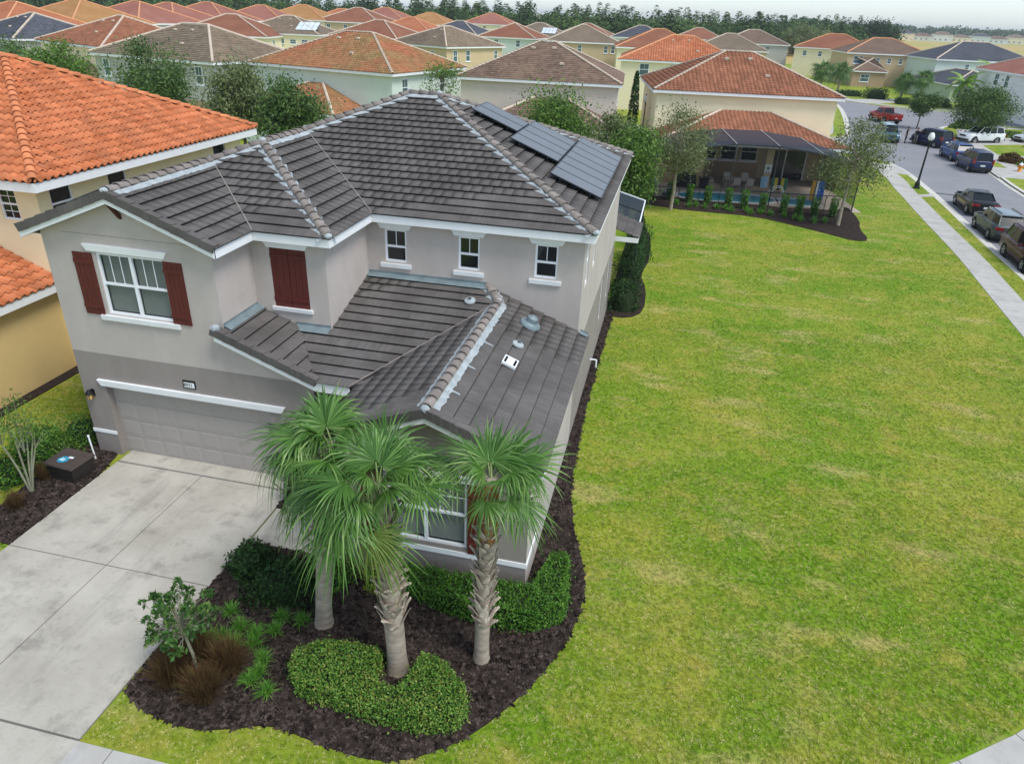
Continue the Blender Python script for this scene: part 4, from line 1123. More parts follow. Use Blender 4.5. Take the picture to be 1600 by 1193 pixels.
def hip_planes(x0, x1, y0_, y1_, z, p):
    w, d = x1-x0, y1_-y0_; h = min(w, d)/2
    if w >= d: a, b = (x0+h, y0_+h), (x1-h, y0_+h)
    else: a, b = (x0+h, y0_+h), (x0+h, y1_-h)
    Pf = Plane((x0, y0_, z), (1, 0), (0, 1), p); Pr = Plane((x1, y0_, z), (0, 1), (-1, 0), p); Pk = Plane((x1, y1_, z), (-1, 0), (0, -1), p); Pl = Plane((x0, y1_, z), (0, -1), (1, 0), p)
    c00, c10, c11, c01 = (x0, y0_), (x1, y0_), (x1, y1_), (x0, y1_)
    if w >= d: polys = [(Pf, [c00, c10, b, a]), (Pr, [c10, c11, b]), (Pk, [c11, c01, a, b]), (Pl, [c01, c00, a])]
    else: polys = [(Pf, [c00, c10, a]), (Pr, [c10, c11, b, a]), (Pk, [c11, c01, b]), (Pl, [c01, c00, a, b])]
    zr_ = z+p*h
    lines = [((*a, zr_), (*b, zr_))] if math.dist(a, b) > .2 else []
    if w >= d: lines += [((*c00, z), (*a, zr_)), ((*c10, z), (*b, zr_)), ((*c11, z), (*b, zr_)), ((*c01, z), (*a, zr_))]
    else: lines += [((*c00, z), (*a, zr_)), ((*c10, z), (*a, zr_)), ((*c11, z), (*b, zr_)), ((*c01, z), (*b, zr_))]
    return polys, lines

def add_roof(par, polys, lines, m, kind, mcap, caps=False, vis=(0, 1, 3), W=.33, name='roof', capr=.13):
    b = MB()
    for P, poly in polys: b.face([(x, y, P.z(x, y)-.01) for x, y in poly])
    rf = b.build(name, m, par)
    for i, (P, poly) in enumerate(polys):
        if kind == 'plain' or i not in vis: continue
        o = link('tiles', tile_sheet('tiles', P, poly, m, W=W, flat=(kind == 'flat'), E=.37 if kind == 'S' else .36, lift=.03 if kind == 'S' else .05), rf); o['kind'] = 'stuff'
    if caps:
        for k, (a, c) in enumerate(lines): ridge_caps(rf, a, c, mcap, mcap, L=.4, rad=capr, mortar=False)
    else:
        for a, c in lines:
            q = MB(); q.tube([Vector(a)+Vector((0, 0, .04)), Vector(c)+Vector((0, 0, .04))], .13, 6); q.build('ridge_cap', mcap, rf)
    return rf

def hip_house(label, cx, cy, ang, w, d, roof_m, wall_m, kind='plain', pitch=.42, ze=6.42, base=0.0, caps=False, mcap='hip_pale', wins=(), low_m=None, zlow=0, W=.33, vis=(0, 1, 3), glass='glass_teal', ov=.4, group='houses of the estate behind', trim='trim', frame='vinyl'):
    t = thing('house', label, 'house', (cx, cy, base), R(ang), group)
    if not wins and kind == 'plain': wins = [('f', 3, 4.4, 1.0, 1.4), ('f', 7.5, 4.4, 1.0, 1.4), ('f', 12.5, 4.4, 1.3, 1.4), ('r', 4, 4.4, 1.0, 1.4), ('r', 9, 4.4, 1.0, 1.4), ('f', 5, 1.0, 1.4, 1.4), ('r', 6, 1.0, 1.2, 1.4)]
    x0, x1, ya, yb_ = -w/2, w/2, -d/2, d/2
    polys, lines = hip_planes(x0, x1, ya, yb_, ze, pitch)
    add_roof(t, polys, lines, M[roof_m], kind, M[mcap], caps, vis, W)
    if kind in ('S', 'flat'):                 # small pale vents near the ridge
        Pf = polys[0][0]; hh_ = min(w, d)/2*Pf.k
        for uu, vv in ((w*.42, hh_*.78), (w*.55, hh_*.8), (w*.62, hh_*.4)):
            b_ = MB(); b_.hexa([(-.2, -.14, 0), (.2, -.14, 0), (.2, .16, 0), (-.2, .16, 0), (-.16, -.1, .14), (.16, -.1, .14), (.17, .14, .08), (-.17, .14, .08)]); o_ = b_.build('roof_vent', M['hip_pale'], t); pp = Pf.pt(uu, vv, .09)
            o_.matrix_local = Matrix(((Pf.e.x, Pf.s.x, Pf.n.x, pp.x), (Pf.e.y, Pf.s.y, Pf.n.y, pp.y), (Pf.e.z, Pf.s.z, Pf.n.z, pp.z), (0, 0, 0, 1)))
    wl_ = MB(); c = [(x0+ov, ya+ov), (x1-ov, ya+ov), (x1-ov, yb_-ov), (x0+ov, yb_-ov)]
    zsplit = zlow if low_m else -.6-base
    for i in range(4): wall_panel(wl_, c[i], c[(i+1) % 4], zsplit, ze-.05)
    wl_.build('wall', M[wall_m], t)
    if low_m:
        wl_ = MB()
        for i in range(4): wall_panel(wl_, c[i], c[(i+1) % 4], -.6-base, zsplit)
        wl_.build('wall', M[low_m], t)
    f = [(x0, ya), (x1, ya), (x1, yb_), (x0, yb_)]
    for i in range(4): fascia(t, f[i], f[(i+1) % 4], ze-.24, ze-.012, m=trim)
    s_ = MB(); s_.face([(x, y, ze-.2) for x, y in reversed(f)]); s_.build('soffit', M['cream_trim'], t)
    for (face, s0, z, ww, hh) in wins:
        a, b = c['frlb'.index(face) if face != 'l' else 3], c[('frlb'.index(face)+1) % 4 if face != 'l' else 0]
        if face == 'f': a, b = c[0], c[1]
        if face == 'r': a, b = c[1], c[2]
        if face == 'b': a, b = c[2], c[3]
        dd = Vector((b[0]-a[0], b[1]-a[1], 0)).normalized()
        win_simple(t, (a[0]+dd.x*s0, a[1]+dd.y*s0, z), dd, ww, hh, M[glass], frame)
    return t

def skirt(par, x0, x1, yf, yw, ze, pitch, m, kind, wall_m, mcap='hip_pale', caps=False, W=.33, walls=True, ov=.35):
    """one storey extension: roof falling to the front with hipped ends, against a wall at yw"""
    dd = yw-yf
    Pf = Plane((x0, yf, ze), (1, 0), (0, 1), pitch); Pr = Plane((x1, yf, ze), (0, 1), (-1, 0), pitch); Pl = Plane((x0, yw, ze), (0, -1), (1, 0), pitch)
    polys = [(Pf, [(x0, yf), (x1, yf), (x1-dd, yw), (x0+dd, yw)]), (Pr, [(x1, yf), (x1, yw), (x1-dd, yw)]), (Pl, [(x0, yw), (x0, yf), (x0+dd, yw)])]
    lines = [((x0, yf, ze), (x0+dd, yw, ze+pitch*dd)), ((x1, yf, ze), (x1-dd, yw, ze+pitch*dd))]
    add_roof(par, polys, lines, M[m], kind, M[mcap], caps, (0, 1, 2), W)
    for a, b in (((x0, yf), (x1, yf)), ((x1, yf), (x1, yw)), ((x0, yw), (x0, yf))): fascia(par, a, b, ze-.22, ze-.01)
    if walls:
        b = MB(); wall_panel(b, (x0+ov, yf+ov), (x1-ov, yf+ov), -.3, ze-.03); wall_panel(b, (x1-ov, yf+ov), (x1-ov, yw), -.3, ze-.03); wall_panel(b, (x0+ov, yw), (x0+ov, yf+ov), -.3, ze-.03); b.build('wall', M[wall_m], par)

# orange roofed house next door
oh = thing('house', 'yellow stucco house with bright orange clay tile roof next to the grey house', 'house')
ox1, oya, oyb, oz, op = -18.6, 17.95, 30.5, 6.5, .46
polys, lines = hip_planes(-40, ox1, oya, oyb, oz, op)
b = MB()
for P, poly in polys: b.face([(x, y, P.z(x, y)-.01) for x, y in poly])
orf = b.build('roof', M['underlay'], oh)
full = []
def lay_s(P, poly, W=.3, E=.37):
    uvp = [P.uv(q) for q in poly]
    if area2(uvp) < 0: uvp.reverse()
    us = [q[0] for q in uvp]; out = []
    for j in range(int(max(q[1] for q in uvp)/E)+1):
        for i in range(int(math.floor(min(us)/W)), int(max(us)/W)+1):
            c = clip_rect(uvp, i*W, i*W+W, max(.0, j*E), j*E+E)
            if c and abs(area2(c)-W*E) < 1e-4: out.append((i, j, seen(P.pt(i*W, j*E), P.n)))
    return out
lowP = Plane((-19.05, 12.0, 3.2), (0, 1), (-1, 0), .42)
lowpoly = [(-19.05, 12.0), (-19.05, 18.5), (-22.3, 18.5), (-22.3, 12.0)]
for P, poly in (polys[1], (lowP, lowpoly)):
    for i, j, s_ in lay_s(P, poly):
        pos = P.pt(i*.3, j*.37-.03); px = pos-CAMP
        if px.dot(cr)/px.dot(fw)*FPX < -830: continue
        full.append((s_, P, pos))
full.sort(key=lambda t: -t[0]); chosen = full[:300]
stm = s_tile_mesh('tile', M['orange'])
place_tiles(orf, chosen, stm, M['orange'], 300)
taken = {(id(P), round(P.uv(p)[0]/.3), round((P.uv(p)[1]+.03)/.37)) for _, P, p in chosen}
# the remaining tiles of those two slopes and the front slope, trimmed to the hips
for P, poly in (polys[0], polys[1], (lowP, lowpoly)):
    me = tile_sheet('tiles', P, poly, M['orange'], W=.3, E=.37, ns=8, h=.09, lift=.055)
    bm_ = bmesh.new(); bm_.from_mesh(me); kill = []
    for f in bm_.faces:
        u, v = P.uv(f.calc_center_median()); hgt = (f.calc_center_median()-P.o).dot(P.n)
        if P is not polys[0][0]:
            u0_ = min(P.uv(q)[0] for q in poly)
            rel = (f.calc_center_median()-P.o); uu = rel.dot(P.e); vv = rel.dot(P.s)
            if (id(P), math.floor(uu/.3), math.floor((vv+.012)/.37)) in taken: kill.append(f)
    bmesh.ops.delete(bm_, geom=kill, context='FACES'); bm_.to_mesh(me); bm_.free()
    link('tiles_beyond', me, orf)['kind'] = 'stuff'
for k, (a, c) in enumerate(lines):
    if a[0] > -30 or c[0] > -30: ridge_caps(orf, a, c, M['orange_ridge'], M['orange_ridge'], L=.4, rad=.15, up=.1, mortar=False)
for a, c in (((-40, oya), (ox1, oya)), ((ox1, oya), (ox1, oyb)), ((ox1, oyb), (-40, oyb))): fascia(oh, a, c, oz-.3, oz-.012)
fascia(oh, (-19.05, 12.0), (-19.05, 18.55), 2.92, 3.19)
b = MB(); b.face([(-40, oyb, oz-.25), (ox1, oyb, oz-.25), (ox1, oya, oz-.25), (-40, oya, oz-.25)]); b.build('soffit', M['cream_trim'], oh)
b = MB(); wall_panel(b, (-40, 18.5), (-19.2, 18.5), -.2, oz-.05, [(-20.68+40, -20.0+40, 5.1, 6.1)]); wall_panel(b, (-19.2, 18.5), (-19.2, 30), 2.6, oz-.05, [(.5, 1.45, 5.05, 6.12), (3.1, 4.05, 5.05, 6.12), (9.4, 10.3, 5.05, 6.12)]); wall_panel(b, (-19.2, 30), (-40, 30), -.2, oz-.05); b.build('wall', M['yellow_wall'], oh)
b = MB(); wall_panel(b, (-19.4, 12.0), (-19.4, 18.5), -.2, 3.1); wall_panel(b, (-40, 12.0), (-19.4, 12.0), -.2, 3.1); wall_panel(b, (-19.202, 18.5), (-19.202, 30), -.2, 2.6); b.build('wall', M['ochre_wall'], oh)
window(oh, (-40, 18.5), (1, 0), -20.68+40, -20.0+40, 5.1, 6.1, top_grid=(2, 2), bot_grid=(2, 2))
for s0 in (.5, 3.1, 9.4): window(oh, (-19.2, 18.5), (0, 1), s0, s0+.95, 5.05, 6.12, rail=5.55, top_grid=(1, 1), blind=False)

# houses behind: front eave direction, size, roof and wall colours read from the photograph
def rowwins(face, n, s0, ds, z=4.6, w=.95, h=1.35): return [(face, s0+i*ds, z, w, h) for i in range(n)]
mint = hip_house('mint green house with mottled terracotta tile roof behind the leafy trees', -31.0, 70.9, -13, 16.4, 13.2, 'roof_mixed', 'w_mint', 'S', .43, caps=True, mcap='hip_pale', wins=[('r', 2.0, 4.4, 1.0, 1.5), ('r', 8.5, 4.4, 1.0, 1.5)])
skirt(mint, -6, 5, -11.0, -6.2, 3.2, .4, 'roof_mixed', 'S', 'w_mint')
beige = hip_house('beige house with brown flat tile roof directly behind the solar panels', -12.6, 71.4, 4, 14.5, 13.2, 'roof_brown', 'w_beige', 'flat', .43, caps=True, wins=[('r', 3.0, 4.5, .6, 1.4), ('r', 7.0, 4.5, .6, 1.4)])
skirt(beige, -4.8, 7.2, -10.8, -6.2, 3.2, .4, 'roof_brown', 'flat', 'w_beige')
yel = hip_house('pale yellow house with brown orange tile roof and a screened pool', 4.45, 70.6, 8, 15.3, 13.0, 'roof_brownorange', 'w_cream', 'S', .43, caps=True, mcap='hip_pale')
skirt(yel, -7.2, 7.4, -11.4, -6.1, 3.25, .34, 'roof_brownorange', 'S', 'w_tan', walls=False)
hip_house('yellow house with vivid orange roof behind the pool house', -.8, 113.6, 3, 17, 14, 'roof_brightorange', 'w_cream', 'S', .43, mcap='hip_orange', vis=(0,), wins=rowwins('f', 3, 3.2, 4.0, 4.5, 1.3, 1.5))
hip_house('tan house with taupe hip roof standing cornerwise in the middle distance', -38.4, 122.8, -25, 13, 14.5, 'roof_taupe', 'w_tan', 'flat', .4, mcap='hip_pale', wins=[('f', 3.5, 4.7, .7, 1.1), ('f', 6.5, 4.7, .7, 1.1), ('f', 9.3, 4.7, .7, 1.1), ('r', 2.0, 4.3, 1.0, 1.6), ('r', 5.0, 4.3, 1.0, 1.6), ('r', 12.0, 4.5, .9, 1.3)], vis=(0, 1))
hip_house('grey house with charcoal tile roof at the far left edge', -83.6, 87.5, -20, 14, 13, 'roof_charcoal', 'w_grey', 'flat', .4, vis=(0, 1), wins=[('r', 4.0, 4.4, 1.2, 1.5)])
a2h = hip_house('pale yellow house with brown terracotta roof left of the taupe roofed house', -67.2, 83.4, -23, 15.4, 14, 'roof_brownorange', 'yellow_wall', 'S', .41, vis=(0, 1))
skirt(a2h, -2, 7.4, -11, -6.6, 3.1, .4, 'roof_brown', 'flat', 'yellow_wall')
a3h = hip_house('light grey house with wide taupe tile roof behind the neighbour\'s orange roof', -48.9, 71.3, -12, 16.5, 13, 'roof_taupe', 'w_grey', 'flat', .43, vis=(0, 1, 3), wins=[('f', 8.3, 4.35, .9, 1.6), ('f', 11.2, 4.35, 1.0, 1.6), ('f', 13.8, 4.35, .9, 1.6), ('f', 1.5, 4.35, .9, 1.6)], low_m='w_brown', zlow=2.9)
creamh = hip_house('cream house with taupe roof carrying pale solar panels', -75, 139, 8, 16, 14, 'roof_taupe', 'w_cream', 'flat', .4, vis=(0,), wins=rowwins('f', 4, 6, 2.2, 4.7, 1.2, .8))
hip_house('mint house with terracotta roof in front of the wood', -39, 176.5, -3, 13.5, 14, 'roof_terra', 'w_mint', wins=rowwins('f', 2, 4, 5))
hip_house('tan house with taupe roof just behind the brown flat tiled ridge', -22.5, 171, 8, 16, 15, 'roof_taupe', 'w_tan', wins=[('f', 7.0, 4.5, .8, 1.4), ('f', 12.5, 4.5, .8, 1.4), ('f', 14, 4.5, .8, 1.4)])
hip_house('yellow house with brown terracotta roof left of the vivid orange roof', -5.6, 157, 6, 17, 15, 'roof_terra', 'w_cream', mcap='hip_orange', wins=rowwins('f', 3, 3, 4))
hip_house('grey house with brown hip roof below the grey willow', 17.2, 223.5, 1, 18, 15, 'roof_brown', 'w_grey', wins=rowwins('f', 3, 3, 4.5))
hip_house('cream house with reddish roof beside the round dark oak', 36.5, 212, -10, 19, 15, 'roof_terra', 'w_cream', wins=rowwins('f', 4, 2.5, 3.6, 4.5, .9, 1.2), mcap='hip_orange')
c2h = hip_house('tan house with brown roof and front gable across the far street', 42.5, 190, 5, 18, 14, 'roof_brown', 'w_tan', wins=rowwins('f', 4, 6.5, 2.4, 4.5, .8, 1.1), mcap='hip_orange')
skirt(c2h, -8.4, -1.0, -12, -6.6, 3.1, .45, 'roof_brown', 'plain', 'w_brown')
win_simple(c2h, (-5.5, -11.66, 1.0), (1, 0, 0), 1.8, 1.5, M['glass_teal']); win_simple(c2h, (-6.2, -6.6, 4.3), (1, 0, 0), 2.0, 1.5, M['glass_teal'])
c3h = hip_house('mint house with dark grey hip roof at the far street corner', 57, 176.5, 8, 20, 15, 'roof_charcoal', 'w_mint', wins=rowwins('f', 5, 6, 2.6, 4.5, .8, 1.2))
pw_, ln_ = hip_planes(-14, -2.5, -25, -7.0, 3.0, .36); add_roof(c3h, pw_, ln_, M['roof_charcoal'], 'plain', M['hip_pale'], name='wing_roof')
q = MB()
for a_, c_ in (((-13.6, -24.6), (-2.9, -24.6)), ((-2.9, -24.6), (-2.9, -7.0)), ((-13.6, -7.0), (-13.6, -24.6))): wall_panel(q, a_, c_, -.3, 3.0)
q.build('wall', M['w_green'], c3h)
for a_, c_ in (((-14, -25), (-2.5, -25)), ((-2.5, -25), (-2.5, -7.0)), ((-14, -7.0), (-14, -25))): fascia(c3h, a_, c_, 2.78, 2.99)
win_simple(c3h, (-10.8, -24.66, .9), (1, 0, 0), 1.8, 1.6, M['glass_dark'], 'vinyl')
for s_ in (-12.1, -9.5): 
    q = MB(); q.box(s_-.25, s_+.25, -24.75, -24.66, .9, 2.5); q.build('shutter', M['roof_charcoal'], c3h)
c4h = hip_house('white house with pink tile roof and open garage at the right edge', 59.5, 127, 4, 24, 28, 'roof_salmon', 'w_white', ze=6.3, wins=[('l', 7.0, 4.2, 1.4, 1.7), ('l', 10.5, 4.2, 1.2, 1.7), ('f', 3, 4.2, 1.4, 1.6)])
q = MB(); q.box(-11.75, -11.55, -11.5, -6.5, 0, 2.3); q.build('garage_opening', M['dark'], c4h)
skirt(c4h, -13.5, -2, -16.5, -13.6, 3.0, .4, 'roof_salmon', 'plain', 'w_white')
far = [('brown terracotta roof low behind the solar roof', -80.9, 137-8, 12, 'roof_terra', 'w_cream', 9.19), ('gold orange roof near the top left corner', -97.8, 112, -15, 'roof_gold', 'w_cream', 10.6), ('orange salmon roof in the very top left corner', -93.6, 95, -15, 'roof_brightorange', 'w_cream', 10.1),
       ('red roof with two hips, leftmost of the red row', -97, 125, -12, 'roof_salmon', 'w_mint', 10.6), ('red roof in the row, second from the left', -101.4, 140, -10, 'roof_salmon', 'w_grey', 10.5), ('red roof, widest one of the far red row', -100.7, 152, 0, 'roof_salmon', 'w_grey', 10.8),
       ('small red roof below the pale metal roofs', -97.5, 168, 5, 'roof_salmon', 'w_mint', 10.6), ('gold orange roof beneath the edge of the dark wood', -96.7, 187, 5, 'roof_gold', 'w_cream', 11.0), ('small orange roof touching the dark wood', -92.3, 201, 5, 'roof_brightorange', 'w_tan', 10.4),
       ('dark orange roof above the mottled terracotta roof', -82, 188, 0, 'roof_terra', 'w_tan', 10.9), ('pale salmon roof in front of the wood', -92.2, 232, 0, 'roof_salmon', 'w_cream', 11.1), ('brown roof right behind the mottled terracotta ridge', -58.6, 144, -10, 'roof_terra', 'w_beige', 9.1),
       ('vivid orange roof between two paler orange roofs', -65.9, 182, -5, 'roof_brightorange', 'w_cream', 9.3), ('light orange hip roof touching the wood', -79.5, 237, 0, 'roof_gold', 'w_cream', 10.2), ('charcoal roof peeping over the tan corner house', -56.5, 192, -10, 'roof_charcoal', 'w_grey', 8.95),
       ('salmon roof with bright hips, tallest before the wood', -64.8, 257, 0, 'roof_salmon', 'w_cream', 10.7), ('taupe roof with pale blue solar panels before the wood', -41, 218, 0, 'roof_taupe', 'w_mint', 9.0), ('terracotta roof half hidden behind a taupe roof', -31.3, 247, 0, 'roof_terra', 'w_cream', 9.1),
       ('dark grey roof with pale hips before the wood', -13.8, 237, 0, 'roof_charcoal', 'w_white', 9.3), ('terracotta roof above the vivid orange roof', 3.2, 264, 0, 'roof_terra', 'w_cream', 9.1), ('low brown roof right of the vivid orange ridge', 9.5, 190, 0, 'roof_taupe', 'w_tan', 8.9)]
farh = []
for (lb, x, y, ag, rm, wm, za) in far:
    farh.append(hip_house(lb, x, y, ag, 17, 15, rm, wm, 'plain', .42, base=za-9.57, mcap='hip_orange' if rm in ('roof_gold', 'roof_brightorange', 'roof_salmon') else 'hip_pale', group='far roofs of the estate'))
for i, (x, y) in enumerate(((-208, 330), (-170, 330))):
    hip_house('pale metal roofed building beyond the red roofs, %s one' % ('left', 'right')[i], x, y, 0, 36, 24, 'roof_white', 'w_white', 'plain', .3, ze=7.5, group='pale far buildings')
# rows of pale houses beyond the dry field
fld = MB(); fld.face([(24, 262, -.14), (420, 330, -.14), (900, 1000, -.14), (130, 900, -.14)]); struct('field', fld, M['field'])
pos_far = ['leftmost', 'second from the left', 'third from the left', 'fourth from the left', 'fifth from the left', 'sixth from the left', 'seventh from the left', 'eighth from the left', 'ninth from the left', 'rightmost']
for i in range(10):
    x = 196+i*22; y = 880+i*12
    hip_house('small pale house beyond the dry field, %s' % pos_far[i], x, y, -12, 21, 15, ('roof_taupe', 'roof_charcoal', 'roof_brown', 'roof_taupe')[i % 4], ('w_white', 'w_cream', 'w_mint')[i % 3], 'plain', .4, ze=4.4+2*(i % 2), wins=rowwins('f', 3, 4, 5, 1.2, 1.6, 1.6), group='pale houses beyond the field')
# pale solar panels on two far roofs
def far_solar(par, x, y, z, p, n):
    t = bpy.data.objects.new('solar_array', None); COL.objects.link(t); t.parent = par; t.location = (x, y, z)
    f = MB(); f.box(-.05, n*1.0+.05, -.05, 3.45, -.03, .02); f.build('frame', M['alu'], t)
    for i in range(n):
        for j in range(2):
            q = MB(); q.box(i*1.0+.04, i*1.0+.96, j*1.72+.03, j*1.72+1.66, .02, .05); q.build('panel', M['roof_white'], t)
    t.rotation_euler = (math.atan(p), 0, 0); return t
far_solar(creamh, 3.0, -5.6, 7.05, .4, 4)
far_solar(farh[16], 1.5, -6.0, 7.15, .42, 4)

# ------------------------------------------------------------------ pool terrace behind the lawn
YA = R(8); yo = Vector((4.45, 70.6)); ycs, ysn = math.cos(YA), math.sin(YA)
def yl(x, y, z=0): return (yo.x+x*ycs-y*ysn, yo.y+x*ysn+y*ycs, z)          # local coordinates of the pool house
def yinv(X, Y): dX, dY = X-yo.x, Y-yo.y; return (dX*ycs+dY*ysn, -dX*ysn+dY*ycs)
deck = MB(); deck.prism([yl(x, y)[:2] for x, y in ((-8.6, -17.9), (6.6, -17.9), (6.6, -6.6), (-8.6, -6.6))], -.05, .02); struct('pool_deck', deck, mat('deck_paint', '#b3a594', .9, .06, 1, .2, 30))
# ground floor back wall set under the lanai roof
b = MB(); wall_panel(b, (-6.85, -11.05), (-3.5, -11.05), 0, 3.1); wall_panel(b, (-3.5, -11.05), (-3.5, -7.2), 0, 3.1); wall_panel(b, (-3.5, -7.2), (6.9, -7.2), 0, 3.3); wall_panel(b, (6.9, -11.05), (6.9, -7.2), 0, 3.1); wall_panel(b, (-6.85, -6), (-6.85, -11.05), 0, 3.1); b.build('wall', M['w_tan'], yel)
b = MB(); b.box(-6.87, -3.48, -11.07, -11.04, 0, 1.0); b.box(-3.47, 1.6, -7.23, -7.19, 0, 1.25); b.build('wall_dado', M['w_brown'], yel)
for x in (-2.6, -.95, .7): win_simple(yel, (x, -7.22, 1.35), (1, 0, 0), 1.35, 1.45, M['glass_dark'])
b = MB(); b.box(2.1, 5.4, -7.26, -7.2, 0, 2.3); sld = b.build('sliding_door', M['glass_dark'], yel)
for x in (2.05, 3.7, 5.35):
    b = MB(); b.box(x-.05, x+.05, -7.3, -7.19, 0, 2.35); b.build('door_frame', M['vinyl'], sld)
b = MB(); b.box(1.2, 1.75, -11.0, -10.5, 0, 3.05); b.build('column', M['w_tan'], yel)
# screen cage
cage = thing('pool_cage', 'dark screened pool enclosure with white rafters on the yellow house', 'pool cage', (yo.x, yo.y, 0), YA)
M['screen'] = screen_mat('insect_screen', '#343b45', .86); M['screen_v'] = screen_mat('insect_screen_wall', '#20242a', .28)
M['chair_frame'] = mat('chair_frame', '#a9a7a2', .5, .1, 3, metal=.2)
M['bronze'] = mat('bronze_frame', '#3b3d42', .5, .1, 3, metal=.3)
fx = [-8.3, -5.5, -2.7, .2, 3.2, 6.0]; fz = [2.95, 3.75, 4.1, 4.1, 3.75, 2.95]; bz = [3.1, 3.95, 4.3, 4.3, 3.95, 3.1]
YF, YK = -17.6, -11.5
for i in range(5):
    p = MB(); p.face([(fx[i], YF, fz[i]), (fx[i+1], YF, fz[i+1]), (fx[i+1], YK, bz[i+1]), (fx[i], YK, bz[i])]); p.build('roof_screen', M['screen'], cage)
    p = MB(); p.face([(fx[i], YF, 0), (fx[i+1], YF, 0), (fx[i+1], YF, fz[i+1]), (fx[i], YF, fz[i])]); p.build('wall_screen', M['screen_v'], cage)
    q = MB(); q.bar((fx[i], YF, fz[i]), (fx[i+1], YF, fz[i+1]), .08, .1); q.build('beam', M['bronze'], cage)
    q = MB(); q.bar((fx[i], YF, 1.0), (fx[i+1], YF, 1.0), .05, .06); q.build('rail', M['bronze'], cage)
for i in range(6):
    q = MB(); q.bar((fx[i], YF, fz[i]+.04), (fx[i], YK, bz[i]+.04), .055, .05); q.build('rafter', M['chair_frame'], cage)
    q = MB(); q.bar((fx[i], YF, 0), (fx[i], YF, fz[i]), .07, .07, (0, 1, 0)); q.build('post', M['bronze'], cage)
for x, zf, zk in ((fx[0], fz[0], bz[0]), (fx[-1], fz[-1], bz[-1])):
    p = MB(); p.face([(x, YF, 0), (x, YK, 0), (x, YK, zk), (x, YF, zf)]); p.build('wall_screen', M['screen_v'], cage)
# pool
M['pool_water'] = mat('pool_water', '#5cb6c8', .05, .12, 1.5, .15, 3, spec=.5, col2='#3f9db5'); M['coping'] = mat('pool_coping', '#dfe0dc', .7, .05, 2)
def blob(cx, cy, a, b_, n=28, pw=2.6): return [(cx+a*abs(math.cos(t))**(2/pw)*(1 if math.cos(t) > 0 else -1), cy+b_*abs(math.sin(t))**(2/pw)*(1 if math.sin(t) > 0 else -1)) for t in [2*math.pi*k/n for k in range(n)]]
pool = tag(MB().build('swimming_pool', M['coping']), None); bpy.data.objects.remove(pool)
pool = thing('swimming_pool', 'blue swimming pool with white coping and a small round spa', 'pool', (yo.x, yo.y, 0), YA)
for (cx, cy, a, b_) in ((-2.4, -15.6, 3.5, 1.35), (2.75, -15.9, 1.3, 1.05)):
    o, i_ = blob(cx, cy, a+.3, b_+.3), blob(cx, cy, a, b_)
    q = MB(); k = len(o)
    for j in range(k):
        A_, B_, C_, D_ = o[j], o[(j+1) % k], i_[(j+1) % k], i_[j]
        q.hexa([(*A_, .02), (*B_, .02), (*C_, .02), (*D_, .02), (*A_, .09), (*B_, .09), (*C_, .09), (*D_, .09)])
    q.build('coping', M['coping'], pool); q = MB(); q.prism(i_, .0, .05); q.build('water', M['pool_water'], pool)
q = MB()
for dy in (0, .5): q.tube([(1.9, -14.8+dy, .05), (1.9, -14.8+dy, .6), (1.75, -14.8+dy, .85), (1.3, -14.8+dy, .8), (.9, -14.8+dy, .3), (.85, -14.8+dy, .06)], .03, 6)
q.build('handrail', M['vinyl'], pool)
# terrace furniture
M['chair_frame'] = mat('chair_frame', '#a9a7a2', .5, .1, 3, metal=.2); M['sling'] = mat('sling_fabric', '#b9b3aa', .9, .08, 6)
def patio_chair(x, y, rz, label):
    t = thing('patio_chair', label, 'chair', yl(x, y, .02), YA+rz, 'patio chairs on the terrace')
    b = MB(); b.box(-.26, .26, -.25, .25, .42, .45); b.build('seat', M['sling'], t)
    b = MB(); b.hexa([(-.26, .24, .45), (.26, .24, .45), (.26, .27, .45), (-.26, .27, .45), (-.26, .36, .95), (.26, .36, .95), (.26, .39, .95), (-.26, .39, .95)]); b.build('backrest', M['sling'], t)
    for sx in (-.27, .27):
        for sy in (-.24, .26): b = MB(); b.bar((sx, sy, 0), (sx, sy, .44 if sy > 0 else .66), .03, .03, (0, 1, 0)); b.build('leg', M['chair_frame'], t)
        b = MB(); b.bar((sx, -.26, .66), (sx, .32, .66), .04, .03); b.build('armrest', M['chair_frame'], t)
patio_chair(-3.0, -11.8, R(90), 'grey sling patio chair at the left end of the terrace table')
patio_chair(-1.15, -12.6, R(180), 'grey sling patio chair on the near side of the table, left one')
patio_chair(-.15, -12.6, R(180), 'grey sling patio chair on the near side of the table, right one')
patio_chair(-1.5, -10.9, 0, 'grey sling patio chair behind the table, left one')
patio_chair(-.1, -10.9, 0, 'grey sling patio chair behind the table, right one')
t = thing('patio_table', 'long pale terrace dining table between the chairs', 'table', yl(-.8, -11.8, .02), YA)
b = MB(); b.box(-1.1, 1.1, -.5, .5, .7, .74); b.build('tabletop', M['chair_frame'], t)
for sx in (-1.02, 1.02):
    for sy in (-.42, .42): b = MB(); b.bar((sx, sy, 0), (sx, sy, .7), .05, .05, (0, 1, 0)); b.build('leg', M['chair_frame'], t)
